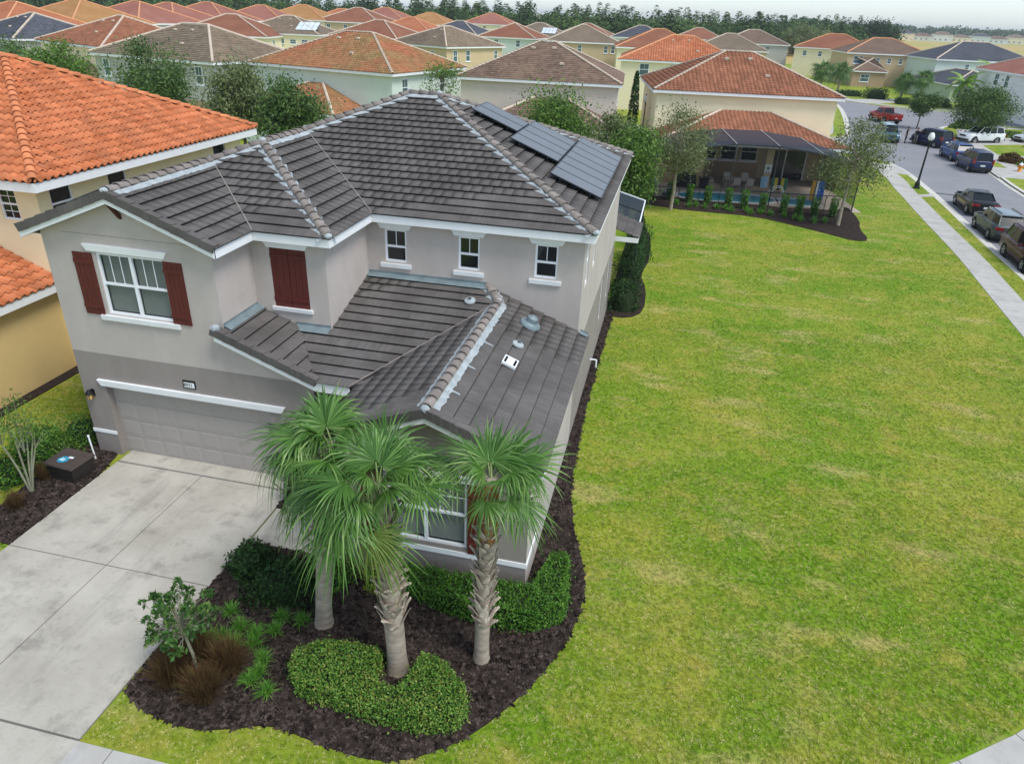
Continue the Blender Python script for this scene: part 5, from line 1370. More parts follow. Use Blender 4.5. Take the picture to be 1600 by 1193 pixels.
def draped(name, label, x, y, z, w, h, cols, rz=0, thick=.04):
    """towel folded over a rail: one side hangs in front, one behind"""
    t = thing(name, label, 'towel', yl(x, y, z), YA+rz)
    n = len(cols)
    for i, c in enumerate(cols):
        b = MB(); xa, xb_ = -w/2+w*i/n, -w/2+w*(i+1)/n
        pr = [(-.07, -h), (-.05, -h*.5), (-.035, 0), (0, .03), (.035, 0), (.05, -h*.4), (.06, -h*.8)]
        b.grid([[(xa, p[0]+.02*math.sin(7*xa), p[1]) for p in pr], [((xa+xb_)/2, p[0]-.015, p[1]) for p in pr], [(xb_, p[0]+.02*math.sin(7*xb_), p[1]) for p in pr]]); b.build('stripe', mat(label[:10]+str(i), c, .95, .1, 8), t)
draped('beach_towel', 'yellow white and blue striped beach towel hanging on the pool fence', 4.1, -15.4, 1.55, .95, 1.35, ['#d8a23c', '#e8e4da', '#3d73c2', '#2f5fb5'])
draped('beach_towel', 'light blue towel hung over a chair back on the terrace', 1.0, -12.4, 1.1, .55, .8, ['#8fb8d2', '#a8cbe0'])
draped('beach_towel', 'green yellow and dark patterned towel on a terrace chair', 2.1, -12.5, 1.05, 1.2, .85, ['#3f7f63', '#c9b94a', '#23272a', '#c9b94a', '#3f7f63'])
b = thing('pool_sign', 'white pool rules sign on the terrace column', 'sign', yl(1.48, -11.02, 1.45), YA)
q = MB(); q.box(-.27, .27, -.02, 0, -.32, .32); q.build('plate', M['vinyl'], b)
q = MB(); q.lathe([(.0, -.003), (.13, -.002), (.13, 0)], (0, -.021, .05), 16, axis='y'); q.build('mark', M['flash'], b)
for k in range(3): q = MB(); q.box(-.2, .2, -.024, -.021, -.2-.05*k, -.175-.05*k); q.build('text_line', M['flash'], b)
t = thing('covered_grill', 'black covered barbecue against the terrace wall', 'grill', yl(-4.9, -12.4, .02), YA)
b = MB(); b.lathe([(.62, 0), (.66, .3), (.6, .8), (.5, 1.05), (.3, 1.15), (0, 1.17)], (0, 0, 0), 12); o = b.build('cover', M['black_metal'], t, True); o.scale = (1.2, .6, 1)
b = MB(); b.lathe([(.635, 0), (.645, .04)], (0, 0, 0), 12); o = b.build('hem', M['dark'], t); o.scale = (1.2, .6, 1)
t = thing('planter_bin', 'black square bin beside the covered barbecue', 'bin', yl(-3.6, -12.6, .02), YA)
b = MB(); b.hexa([(-.28, -.28, 0), (.28, -.28, 0), (.28, .28, 0), (-.28, .28, 0), (-.33, -.33, .75), (.33, -.33, .75), (.33, .33, .75), (-.33, .33, .75)]); b.build('body', M['black_metal'], t)
b = MB(); b.box(-.35, .35, -.35, .35, .75, .82); b.build('lid', M['dark'], t)
# pool pump and filter on the left
t = thing('pool_filter', 'pale grey pool filter tank with pump left of the terrace', 'pool filter', (-1.25, 53.4, .03))
b = MB(); b.lathe([(.0, 0), (.42, 0), (.46, .3), (.46, .9), (.36, 1.15), (.15, 1.25), (0, 1.27)], (0, 0, 0), 16); b.build('tank', M['chair_frame'], t, True)
b = MB(); b.lathe([(.13, 0), (.13, .25), (.0, .26)], (.15, .15, 1.2), 10); b.build('valve', M['vinyl'], t)
b = MB(); b.lathe([(0, 0), (.16, 0), (.18, .3), (.1, .5), (0, .5)], (.9, .1, .25), 12, axis='x'); b.tube([(.45, 0, .4), (.9, .1, .4)], .05, 8); b.build('pump', M['flash'], t)
for i, (x, y) in enumerate(((-2.0, 52.9), (.2, 53.9))):
    t = thing('equipment_box', ('white square utility box by the dark hedge end', 'white low pump cover box right of the filter tank')[i], 'utility box', (x, y, .03))
    b = MB(); b.box(-.3, .3, -.2, .2, 0, .55); b.build('case', M['vinyl'], t); b = MB(); b.box(-.33, .33, -.23, .23, .55, .6); b.build('lid', M['vinyl'], t)
# ------------------------------------------------------------------ vegetation
M['hedge_leaf'] = ramp_leaf('hedge_leaf', ['#2a4a14', '#3f6b1e', '#568629', '#7a9a3a'], .5, .2, .3, 2.0)
M['heart_leaf'] = ramp_leaf('clipped_hedge_leaf', ['#33591a', '#4a7826', '#689438', '#8aa04a', '#8a7a3c'], .5, .22, .25, 2.5)
M['dark_leaf'] = ramp_leaf('dark_shrub_leaf', ['#14260f', '#1f3a15', '#2d4f1c', '#3c6324'], .55, .15, .3, 1.5)
M['oak_leaf'] = ramp_leaf('oak_leaf', ['#2f4522', '#44602e', '#5d7a3c', '#7c9055'], .55, .2, .3, .7)
M['olive_leaf'] = ramp_leaf('olive_leaf', ['#46552f', '#62713f', '#7d8858', '#98a07a'], .55, .25, .3, .7)
M['elm_leaf'] = ramp_leaf('tree_leaf', ['#35501f', '#4b6c29', '#688a38', '#87a04c'], .55, .22, .3, .7)
M['pine_leaf'] = ramp_leaf('wood_foliage', ['#22361c', '#2f4a24', '#41602d', '#5a7636', '#72803e'], .7, .12, .45, .035)
M['hazed_leaf'] = ramp_leaf('hazed_wood_foliage', ['#3a4f3c', '#465e45', '#566f50', '#667c58'], .8, .1, .4, .02)  # bluish tones put distance haze into the leaf colour
M['palm_leaf'] = ramp_leaf('palm_leaf', ['#2b4a18', '#426a26', '#61893c', '#92ad66', '#c8cf9e'], .34, .2, .2, 1.1, .4)
M['palm_old'] = ramp_leaf('palm_leaf_old', ['#5d7434', '#8b9a52', '#a89a62'], .5, .25, .2, 1.1)
M['liriope'] = ramp_leaf('border_grass', ['#39661f', '#4f872c', '#6ea63d', '#93b95a'], .5, .25, .2, 3)
M['rust_grass'] = ramp_leaf('rusty_grass', ['#33231a', '#4a3220', '#66472b', '#6f5c36', '#5d6330'], .8, .15, .2, 3)
M['dark_leaf2'] = ramp_leaf('magnolia_leaf', ['#24401c', '#355a26', '#4c7334', '#7d8a4e'], .4, .15, .3, 2.5)
M['stem'] = mat('grey_green_stem', '#8f9078', .9, .2, 6)
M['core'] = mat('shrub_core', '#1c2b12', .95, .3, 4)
M['strap_leaf'] = ramp_leaf('strap_leaf', ['#22301c', '#34462a', '#4d5f3c'], .5, .15, .2, 3)
M['croton'] = ramp_leaf('yellow_shrub_leaf', ['#4f7a22', '#7f9c2f', '#b3b83f'], .5, .2, .2, 3)

def leaf_arrays(C, N, size, spread=.9, aspect=.5, curl=.0):
    """diamond leaves at centres C turned around preferred normals N"""
    n = len(C)
    d = N+nr.normal(0, spread, (n, 3)); d /= np.linalg.norm(d, axis=1, keepdims=True)+1e-9
    a = nr.normal(0, 1, (n, 3)); t = np.cross(d, a); t /= np.linalg.norm(t, axis=1, keepdims=True)+1e-9
    b = np.cross(d, t)
    s_ = (size*nr.uniform(.6, 1.3, n))[:, None]
    V = np.stack([C-t*s_*.5, C+b*s_*aspect*.5+d*s_*curl, C+t*s_*.5, C-b*s_*aspect*.5+d*s_*curl], 1)
    F = np.arange(n*4).reshape(n, 4)
    return V.reshape(-1, 3), F

def leaf_mesh(name, C, N, size, m, spread=.9, aspect=.5, rv=None):
    V, F = leaf_arrays(np.asarray(C, float), np.asarray(N, float), size, spread, aspect)
    return np_mesh(name, V, F, m, nr.random(len(F)) if rv is None else rv)

def tree(name, label, x, y, h, crown_z, rx, rz, leaf_m, n_leaf, leaf, bark='bark', r0=.12, group=None, clumps=26, base=0.0, lean=(0, 0), openness=.55, cat='tree', ry=None, seed=1, spread=1.0, dense=2.4):
    """tapered trunk, limbs to clumps, leaves scattered round each clump"""
    q = np.random.default_rng(seed); ry = ry or rx
    t = thing(name, label, cat, (x, y, base), 0, group)
    tr = MB(); top = np.array([lean[0], lean[1], crown_z+rz*.35])
    path = [(0, 0, -.1), (lean[0]*.25+q.normal(0, .03), lean[1]*.25, h*.2), (lean[0]*.6, lean[1]*.6, crown_z-rz*.6), tuple(top)]
    tr.tube(path, [r0*1.25, r0, r0*.8, r0*.25], 8)
    C, Nn = [], []
    dirs = q.normal(0, 1, (clumps, 3)); dirs /= np.linalg.norm(dirs, axis=1, keepdims=True)
    rad = q.uniform(.35, 1.0, clumps)**.6
    cl = dirs*rad[:, None]*np.array([rx, ry, rz])+np.array([lean[0], lean[1], crown_z])
    n_leaf = int(n_leaf*dense); per = n_leaf//clumps
    for k in range(clumps):
        st = np.array(path[2])+(top-np.array(path[2]))*q.uniform(0, .8); e = cl[k]
        mid = (st+e)/2+q.normal(0, .12*rx, 3)*np.array([1, 1, .4])+np.array([0, 0, .08*rz])
        tr.tube([tuple(st), tuple(mid), tuple(e)], [r0*.38, r0*.22, r0*.08], 5, cap=False)
        sg = openness*min(rx, rz)*.62*q.uniform(.7, 1.2)
        pts = e+q.normal(0, sg, (int(per*q.uniform(.6, 1.4)), 3))*np.array([1, 1, .75])
        C.append(pts); Nn.append((pts-e)*.6+np.array([0, 0, .35*sg]))
    tr.build('trunk', M[bark], t, True)
    C = np.concatenate(C); Nn = np.concatenate(Nn); Nn /= np.linalg.norm(Nn, axis=1, keepdims=True)+1e-9
    link('crown', leaf_mesh('crown', C, Nn, leaf, M[leaf_m], spread), t)
    return t

def shrub(name, label, x, y, rx, ry, h, leaf_m, n, leaf, group=None, seed=1, cat='shrub', base=.03, stems=True, lumpy=.22, spread=.8, col=False):
    """rounded bush: woody stems, dark inner mass, leaves over an uneven dome"""
    q = np.random.default_rng(seed)
    t = thing(name, label, cat, (x, y, base), 0, group)
    d = q.normal(0, 1, (n, 3)); d[:, 2] = np.abs(d[:, 2]); d /= np.linalg.norm(d, axis=1, keepdims=True)
    kk = q.normal(0, 2.2, (6, 3)); ph = q.uniform(0, 6.28, 6)
    lump = 1+lumpy*np.mean(np.sin(d@kk.T*1.6+ph), axis=1)*1.8
    rr = (q.uniform(.72, 1.03, n))*lump
    C = d*rr[:, None]*np.array([rx, ry, h])
    if col: C = np.column_stack([C[:, 0]/np.sqrt(d[:, 0]**2+d[:, 1]**2+.15), C[:, 1]/np.sqrt(d[:, 0]**2+d[:, 1]**2+.15), q.random(n)**.8*h])
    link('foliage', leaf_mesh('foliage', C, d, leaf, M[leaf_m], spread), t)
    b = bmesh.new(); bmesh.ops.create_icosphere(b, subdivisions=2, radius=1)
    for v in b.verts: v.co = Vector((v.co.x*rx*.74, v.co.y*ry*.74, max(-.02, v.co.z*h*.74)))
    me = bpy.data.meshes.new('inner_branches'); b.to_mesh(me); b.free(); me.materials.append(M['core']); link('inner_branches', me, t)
    return t

def clipped_hedge(name, label, poly, h, leaf_m, leaf, dens, group=None, round_=.12, base=.03):
    cx = sum(p[0] for p in poly)/len(poly); cy = sum(p[1] for p in poly)/len(poly)
    t = thing(name, label, 'hedge', (cx, cy, base), 0, group); P = [(x-cx, y-cy) for x, y in poly]
    if area2(P) < 0: P.reverse()
    inn = offset_closed(P, .09)
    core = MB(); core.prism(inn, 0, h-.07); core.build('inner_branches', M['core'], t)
    C, N = [], []
    tri = tessellate_polygon([[Vector((x, y, 0)) for x, y in P]])
    for a, b, c in tri:
        A, B, D = np.array(P[a]), np.array(P[b]), np.array(P[c]); ar = abs((B[0]-A[0])*(D[1]-A[1])-(B[1]-A[1])*(D[0]-A[0]))/2
        n = int(ar*dens); r1 = np.sqrt(nr.random(n))[:, None]; r2 = nr.random(n)[:, None]
        q = (1-r1)*A+r1*(1-r2)*B+r1*r2*D
        C.append(np.column_stack([q, h-.02+nr.normal(0, .028, n)+.03*np.sin(q[:, 0]*9)*np.sin(q[:, 1]*8)])); N.append(np.tile([0, 0, 1.0], (n, 1)))
    for i in range(len(P)):
        a, b = np.array(P[i]), np.array(P[(i+1) % len(P)]); L_ = np.linalg.norm(b-a); n = int(L_*h*dens*.8)
        tt = nr.random(n)[:, None]; zz = nr.random(n)*h; nn = np.array([(b-a)[1], -(b-a)[0]])/max(L_, 1e-6)
        q = a+(b-a)*tt+nn*(nr.normal(-.02, .03, n)-np.clip((zz-(h-round_))/round_, 0, 1)**2*.08)[:, None]
        C.append(np.column_stack([q, zz])); N.append(np.tile([nn[0], nn[1], .3], (n, 1)))
    C, N = np.concatenate(C), np.concatenate(N)
    out = nr.random(len(C)) < .09; C[out] += N[out]*nr.uniform(.03, .12, out.sum())[:, None]
    kx = np.sin(C[:, 0]*3.1+1)*np.sin(C[:, 1]*3.7)+.6*np.sin(C[:, 0]*6.3)*np.sin(C[:, 1]*5.9+2); C += N*(kx*.035)[:, None]
    link('foliage', leaf_mesh('foliage', C, N, leaf, M[leaf_m], .9, .6), t)
    return t

def offset_closed(P, d):
    out = []; k = len(P)
    for i in range(k):
        a, b, c = Vector(P[i-1]), Vector(P[i]), Vector(P[(i+1) % k]); n1 = Vector((-(b-a).y, (b-a).x)).normalized(); n2 = Vector((-(c-b).y, (c-b).x)).normalized()
        n = (n1+n2); n = n.normalized() if n.length > 1e-4 else n1
        out.append(tuple(b+n*d))
    return out

def blade_clump(name, label, x, y, r, h, n, w, m, group, seed, cat='ornamental grass', droop=.9, base=.03, part='blades', upright=.35):
    """arching grass blades from one crown"""
    q = np.random.default_rng(seed); t = thing(name, label, cat, (x, y, base), 0, group)
    V, F, rv = [], [], []
    for k in range(n):
        az = q.uniform(0, 6.283); L_ = q.uniform(.65, 1.1); tl = q.uniform(upright*.2, 1.0); dx_, dy_ = math.cos(az), math.sin(az)
        sx, sy = q.normal(0, .12*r, 2); i0 = len(V); ww = w*q.uniform(.7, 1.2)
        for s_ in (0, .35, .7, 1.0):
            rad = r*L_*tl*s_; z = h*L_*(s_*(1.35-.35*tl)-droop*tl*s_*s_*.75)
            wd = ww*(1-s_)**.7*.5+.0008
            V += [(sx+dx_*rad-dy_*wd, sy+dy_*rad+dx_*wd, max(z, .005)), (sx+dx_*rad+dy_*wd, sy+dy_*rad-dx_*wd, max(z, .005))]
        for s_ in range(3): F.append((i0+2*s_, i0+2*s_+1, i0+2*s_+3, i0+2*s_+2)); rv.append(q.random())
    link(part, np_mesh(part, np.array(V), np.array(F), M[m], np.array(rv)), t)
    b = MB(); b.lathe([(.0, .05), (r*.12, .04), (r*.16, 0)], (0, 0, 0), 7); b.build('crown', M['core'], t)
    return t

# --- cabbage palms -------------------------------------------------
def fan_leaf(elev, seed, Lp=.85, Lb=1.05, nl=48):
    """costapalmate fan leaf rising at elev degrees along +X; gravity pulls the tips"""
    q = np.random.default_rng(seed); e = R(elev)
    V, F, rv = [], [], []
    ax_ = np.array([math.cos(e), 0, math.sin(e)]); upn = np.array([-math.sin(e), 0, math.cos(e)]); sy = np.array([0, 1.0, 0])
    hub = ax_*Lp+np.array([0, 0, -.10*Lp*math.cos(e)])
    # the blade bends down from the stalk
    b2 = e-R(8+14*q.random()); ax2 = np.array([math.cos(b2), 0, math.sin(b2)]); up2 = np.array([-math.sin(b2), 0, math.cos(b2)])
    # stalk
    k0 = len(V)
    for s_ in (0, .5, 1):
        c = ax_*Lp*s_+np.array([0, 0, -.10*Lp*math.cos(e)*s_*s_]); w = .028*(1-.5*s_)
        V += [c+sy*w, c-sy*w, c-upn*w*.8]
    for s_ in range(2):
        for j in range(3): F.append((k0+3*s_+j, k0+3*s_+(j+1) % 3, k0+3*s_+3+(j+1) % 3, k0+3*s_+3+j)); rv.append(.9)
    half = R(122+18*q.random()); droop = .5*q.uniform(.6, 1.6)
    for k in range(nl):
        th = -half+2*half*k/(nl-1)+q.normal(0, .012); L_ = Lb*(.66+.34*math.cos(th*.55))*q.uniform(.84, 1.12)
        dirv = ax2*math.cos(th)+sy*math.sin(th); fold = .5*abs(math.sin(th*.55)); gk = q.uniform(.6, 1.5); sway = q.normal(0, .07)
        i0 = len(V); segs = (0.03, .3, .52, .72, .88, 1.0); hw = (2*half/nl)
        side_ = np.cross(up2, dirv); side_ /= np.linalg.norm(side_)
        tw = q.normal(0, .25)
        for s_ in segs:
            rad = L_*s_; g_ = droop*L_*max(0, s_-.36)**1.6*1.5*gk
            c = hub+dirv*rad+up2*(-fold*rad*.5)+np.array([0, 0, -g_])+side_*(sway*rad*s_)
            hz = g_*.45; hd = dirv.copy(); hd[2] = 0; c = c-hd*hz
            w = min(hw*rad*.56, hw*L_*.185)*(1 if s_ < .5 else max(.06, (1-s_)/.5)**.9)
            sd2 = side_*math.cos(tw*s_)+up2*math.sin(tw*s_)
            pl = .35*w
            V += [c+sd2*w-up2*pl, c+up2*pl*.6, c-sd2*w-up2*pl]
        r_ = .08+.5*q.random()**2+.2*abs(th)/half
        for s_ in range(len(segs)-1):
            for j in range(2): F.append((i0+3*s_+j, i0+3*s_+j+1, i0+3*s_+j+4, i0+3*s_+j+3)); rv.append(min(1, r_+.12*s_/5))
    return np_mesh('leaf', np.array(V), np.array(F), M['palm_leaf'], np.array(rv))
ELEV = (82, 62, 42, 24, 6, -14, -34, -55)
LEAVES = {e: [fan_leaf(e, 10*i+j, (.42+.28*(e < 60))) for j in range(3)] for i, e in enumerate(ELEV)}

def cabbage_palm(label, x, y, hub_z, r0, lean=(0, 0), boots=(1.2, 3.2), fibre=(3.1, 3.9), n=34, scale=1.0, seed=1, group=None, dz=.03, fronds=None, dead=()):
    q = random.Random(seed); t = thing('palm_tree', label, 'palm', (x, y, dz), 0, group)
    at = lambda z: Vector((lean[0]*(z/hub_z)**1.3, lean[1]*(z/hub_z)**1.3, z))
    tr = MB(); zs = [0, .15, .5, 1, 1.6, 2.2, 2.8, 3.4, hub_z-.35, hub_z]; zs = sorted({z for z in zs if z <= hub_z})
    tr.tube([at(z) for z in zs], [r0*(1.25 if z == 0 else 1.1 if z < .3 else 1.0 if z < hub_z-.5 else .8) for z in zs], 14); tr.build('trunk', M['palm_trunk'], t, True)
    if boots:
        me = CACHE.get(('boot', r0))
        if me is None:
            b = MB(); rows = []
            for (s_, w, o, th) in ((0, .115, .0, .03), (.1, .1, .035, .03), (.2, .06, .075, .022), (.27, .045, .12, .014), (.31, .035, .15, .008)):
                rows.append([(o, -w, s_), (o+th, -w*.5, s_), (o+th, w*.5, s_), (o, w, s_), (o-.012, w*.4, s_), (o-.012, -w*.4, s_)])
            b.grid(rows, 0, True); b.face(rows[-1]); me = bpy.data.meshes.new('leaf_base'); me.from_pydata(b.v, [], b.f); me.materials.append(M['palm_boot']); CACHE[('boot', r0)] = me
        z, k = boots[0], 0
        while z < boots[1]:
            for j in range(5):
                a = k*.63+j*2*math.pi/5+q.uniform(-.08, .08); p = at(z)
                o = bpy.data.objects.new('leaf_base', me); COL.objects.link(o); o.parent = t
                o.location = (p.x+r0*.88*math.cos(a), p.y+r0*.88*math.sin(a), z+q.uniform(-.02, .02)); o.rotation_euler = (q.uniform(-.25, .25), q.uniform(-.12, .3), a)
                k_ = r0/.2; o.scale = (k_*q.uniform(.6, 1.4), k_*q.uniform(.75, 1.2), q.uniform(.6, 1.2))
            z += .145; k += 1
    if fibre:
        n_ = 900; zz = nr.uniform(fibre[0], fibre[1], n_); a = nr.uniform(0, 6.283, n_); rr = r0*(1.05-.2*(zz-fibre[0])/(fibre[1]-fibre[0]))+nr.normal(0, .012, n_)
        C = np.column_stack([rr*np.cos(a)+lean[0]*(zz/hub_z)**1.3, rr*np.sin(a)+lean[1]*(zz/hub_z)**1.3, zz]); N = np.column_stack([np.cos(a), np.sin(a), np.full(n_, .4)])
        link('fibre', leaf_mesh('fibre', C, N, .12, M['palm_fibre'], .5, .25), t)
    hub = at(hub_z)
    if fronds is None:
        fronds = []
        for i in range(n): f = i/(n-1); fronds.append((math.degrees(i*2.39996)+q.uniform(-28, 28), 84-128*f**.85+q.uniform(-7, 7), 1.0))
    for i, (az, e, sc) in enumerate(list(fronds)+list(dead)):
        ek = min(ELEV, key=lambda v: abs(v-e)); az = R(az); f = (84-e)/140
        me_ = LEAVES[ek][i % 3] if i < len(fronds) else DEAD
        o = bpy.data.objects.new('leaf', me_); COL.objects.link(o); o.parent = t
        s_ = scale*sc*q.uniform(.88, 1.12); o.scale = (s_, s_, s_)
        o.location = hub+Vector((math.cos(az)*.1*f, math.sin(az)*.1*f, -.3*f)); o.rotation_euler = (q.uniform(-.3, .3), q.uniform(-.12, .12), az)
    return t
DEAD = LEAVES[-55][0].copy(); DEAD.materials[0] = M['palm_old']
cabbage_palm('leaning cabbage palm with mossy trunk nearest the driveway', -5.84, 9.84, 4.5, .17, (.55, .05), (1.9, 4.15), None, 26, .95, 3, 'cabbage palms in the front bed',
             fronds=[(172, 16, 1.05), (160, 46, 1.05), (150, 72, 1), (95, 84, 1), (60, 54, 1), (30, 32, .95), (195, -4, 1.05), (215, -26, 1), (235, 17, 1), (262, -18, 1), (120, 37, 1), (140, 14, 1), (285, 27, 1), (185, 64, 1), (245, 52, .95), (10, 67, .9), (205, 34, 1), (200, -34, .9), (225, 60, .9), (150, 30, .9)], dead=[(225, -55, .75)])
cabbage_palm('stout cabbage palm rising from the clipped curved hedge', -3.93, 9.14, 4.35, .19, (-.22, .1), (1.25, 4.0), None, 27, .93, 8, 'cabbage palms in the front bed',
             fronds=[(268, -51, 1.1), (236, -24, 1.08), (208, -4, 1.1), (186, 16, 1), (170, 42, 1), (130, 74, 1), (80, 84, .95), (45, 67, 1), (18, 38, 1.05), (2, 18, 1), (60, 30, 1), (100, 44, 1), (140, 24, 1), (255, 24, .95), (222, 38, 1), (298, 50, .9), (328, 38, .8), (240, 2, .95), (200, -28, .9), (150, 46, .95), (350, 52, .85), (225, 64, .9)], dead=[(250, -51, .8)])
cabbage_palm('slender cabbage palm with orange fibre below its crown', -2.4, 9.79, 4.45, .145, (.1, .0), (1.0, 3.25), (3.05, 4.35), 16, .88, 5, 'cabbage palms in the front bed',
             fronds=[(140, 72, 1.05), (110, 84, .9), (40, 60, 1.1), (18, 38, 1.1), (70, 52, 1), (175, 26, 1), (-8, -20, .95), (-60, 36, .85), (-85, 6, .75), (-40, 14, .85), (200, 56, .9), (100, 32, 1), (60, 72, .95), (-25, 44, .85), (155, 38, .9), (30, 8, .9)], dead=[])

# --- planting in front of the house --------------------------------
heart = [(-5.95, 8.30), (-6.0, 8.7), (-5.6, 9.1), (-5.2, 9.22), (-4.79, 9.25), (-4.35, 9.22), (-4.22, 9.0), (-4.25, 8.7), (-4.0, 8.42), (-3.62, 8.40), (-3.5, 8.72), (-3.42, 9.3), (-3.05, 9.32), (-2.7, 9.1), (-2.32, 8.75), (-2.16, 8.4), (-2.3, 8.08), (-2.7, 7.88), (-3.43, 7.8), (-4.0, 7.82), (-4.44, 7.9), (-5.0, 7.95), (-5.6, 8.0)]
clipped_hedge('clipped_hedge', 'low clipped curved hedge wrapped round the stout palm', [(-4+(x+4)*.93, 8.5+(y-8.5)*.93) for x, y in heart], .47, 'heart_leaf', .05, 2600)
clipped_hedge('clipped_hedge', 'clipped green hedge below the front room window', [(-4.6, 11.05), (-3.6, 10.75), (-2.7, 10.6), (-1.5, 10.7), (-1.0, 11.1), (-.95, 11.8), (-1.02, 12.4), (-1.15, 12.75), (-1.5, 12.7), (-1.6, 12.1), (-1.75, 11.55), (-3.0, 11.5), (-4.6, 11.5)], .56, 'hedge_leaf', .055, 1900)
shrub('shrub', 'dark ferny shrub at the corner of driveway and front walk', -8.2, 11.0, .55, .55, .62, 'dark_leaf', 1700, .09, 'dark shrubs in the front bed', 2)
shrub('shrub', 'broad dark shrub behind the border grass clumps', -7.15, 10.5, .85, .7, .75, 'dark_leaf', 2800, .09, 'dark shrubs in the front bed', 3)
shrub('shrub', 'rounded green shrub under the leaning palm crown', -6.3, 11.1, .62, .5, .95, 'hedge_leaf', 2200, .07, 'dark shrubs in the front bed', 4)
shrub('shrub', 'yellow flecked shrub against the front room wall', -5.1, 11.25, .5, .4, .7, 'croton', 1300, .07, 'dark shrubs in the front bed', 5)
for i, (x, y) in enumerate([(-7.87, 9.61), (-7.44, 9.27), (-7.61, 8.96), (-7.03, 9.2), (-6.96, 8.96), (-7.33, 8.86), (-6.57, 8.65), (-6.47, 8.35), (-6.7, 9.37), (-6.75, 9.72), (-6.53, 8.11), (-6.12, 8.0), (-7.86, 8.9), (-6.3, 9.75)]):
    blade_clump('border_grass', 'bright green grassy clump edging the front bed', x, y, .32, .26, 150, .014, 'liriope', 'border grass clumps', 20+i)
BG = ['rusty brown grass clump nearest the driveway edge', 'rusty brown grass clump in front of the young tree', 'rusty brown grass clump right of the young tree', 'rusty brown grass clump behind the young tree']
for i, (x, y) in enumerate([(-7.95, 7.75), (-7.15, 7.6), (-7.05, 8.25), (-7.75, 8.3)]):
    blade_clump('rusty_grass', BG[i], x, y, .58, .7, 1100, .012, 'rust_grass', 'rusty grass clumps', 50+i, droop=.5)
blade_clump('strap_plant', 'dark spiky strap leaved plant beside the garage door', -8.5, 13.55, .75, .85, 130, .035, 'strap_leaf', None, 60, 'plant', .35)
# young magnolia: a thin pale trunk and rosettes of leaves
def rosette_tree(label, x, y):
    t = thing('young_tree', label, 'tree', (x, y, .03)); q = np.random.default_rng(5); tr = MB(); C, N = [], []
    tr.tube([(0, 0, 0), (-.05, .03, .5), (-.14, .05, .95), (-.2, .05, 1.25)], [.04, .034, .028, .018], 7)
    for k in range(85):
        az = q.uniform(0, 6.283); el = q.uniform(-.75, 1.1); rr = q.uniform(.35, .9)
        e = np.array([-.2+rr*math.cos(az)*math.cos(el)*.85, .05+rr*math.sin(az)*math.cos(el)*.85, 1.35+rr*math.sin(el)*.75])
        st = np.array([-.17, .05, q.uniform(.85, 1.3)]); tr.tube([tuple(st), tuple((st+e)/2+[0, 0, .06]), tuple(e)], [.012, .008, .004], 5, cap=False)
        for j in range(18):
            d = q.normal(0, 1, 3)+np.array([0, 0, .5]); d /= np.linalg.norm(d); C.append(e+d*.07); N.append(np.cross(d, q.normal(0, 1, 3)))
    tr.build('trunk', M['stem'], t, True)
    link('crown', leaf_mesh('crown', np.array(C), np.array(N)/np.linalg.norm(N, axis=1, keepdims=True), .12, M['dark_leaf2'], .3, .42), t)
rosette_tree('young magnolia with glossy leaf rosettes leaning over the driveway', -7.6, 8.05)
# left of the driveway
shrub('shrub', 'rounded green shrub against the left corner of the garage', -15.75, 14.55, .62, .75, .85, 'hedge_leaf', 2600, .06, None, 8)
shrub('shrub', 'loose leafy shrub at the left picture edge behind bare stems', -16.2, 12.4, .7, .8, .75, 'hedge_leaf', 2000, .08, None, 19)
shrub('shrub', 'full leafy shrub filling the bed behind the black box', -15.6, 13.55, .5, .55, .6, 'elm_leaf', 1800, .07, None, 29)
shrub('shrub', 'tall leafy shrub between the bare stems and the garage corner', -16.1, 13.3, .75, .7, .95, 'hedge_leaf', 3000, .075, None, 39, lumpy=.4)
shrub('shrub', 'low green shrub left of the rounded corner shrub', -16.7, 14.1, .8, .6, .5, 'hedge_leaf', 2200, .06, None, 9)
blade_clump('rusty_grass', 'rusty grass clump at the left picture edge by the driveway', -14.95, 11.35, .42, .5, 420, .012, 'rust_grass', 'rusty grass clumps', 71, droop=.5)
blade_clump('rusty_grass', 'rusty grass clump between bare stems and black box', -15.25, 12.55, .4, .5, 380, .012, 'rust_grass', 'rusty grass clumps', 72, droop=.5)
ct = thing('crape_myrtle', 'nearly bare multi stemmed crape myrtle left of the driveway', 'tree', (-15.18, 12.06, .03))
tr = MB(); C, N = [], []; q = np.random.default_rng(4)
for k in range(7):
    a = k*.9; tx, ty, tz = .42*math.cos(a)*q.uniform(.4, 1.2)-.1, .35*math.sin(a)+.15, q.uniform(1.1, 1.5)
    tr.tube([(.03*math.cos(a), .03*math.sin(a), 0), (tx*.45, ty*.45, tz*.5), (tx, ty, tz)], [.033, .026, .016], 6)
    for j in range(3):
        b_ = (tx+q.normal(0, .18), ty+q.normal(0, .18), tz+q.uniform(.3, .7)); tr.tube([(tx, ty, tz), b_], [.012, .004], 5, cap=False)
        for _ in range(60): C.append(np.array(b_)+q.normal(0, .2, 3)); N.append((0, 0, 1))
for p in ((-.25, .3, 2.35), (.05, .25, 2.6), (.0, .2, 2.1), (-.4, .2, 1.9)):
    tr.tube([(0, .15, 1.1), (p[0]*.6, p[1], 1.7), p], [.014, .01, .004], 5, cap=False)
    for _ in range(60): C.append(np.array(p)+q.normal(0, .12, 3)); N.append((0, 0, 1))
tr.build('stems', M['stem'], ct, True); link('leaves', leaf_mesh('leaves', np.array(C), np.array(N, float), .07, M['elm_leaf'], .9), ct)
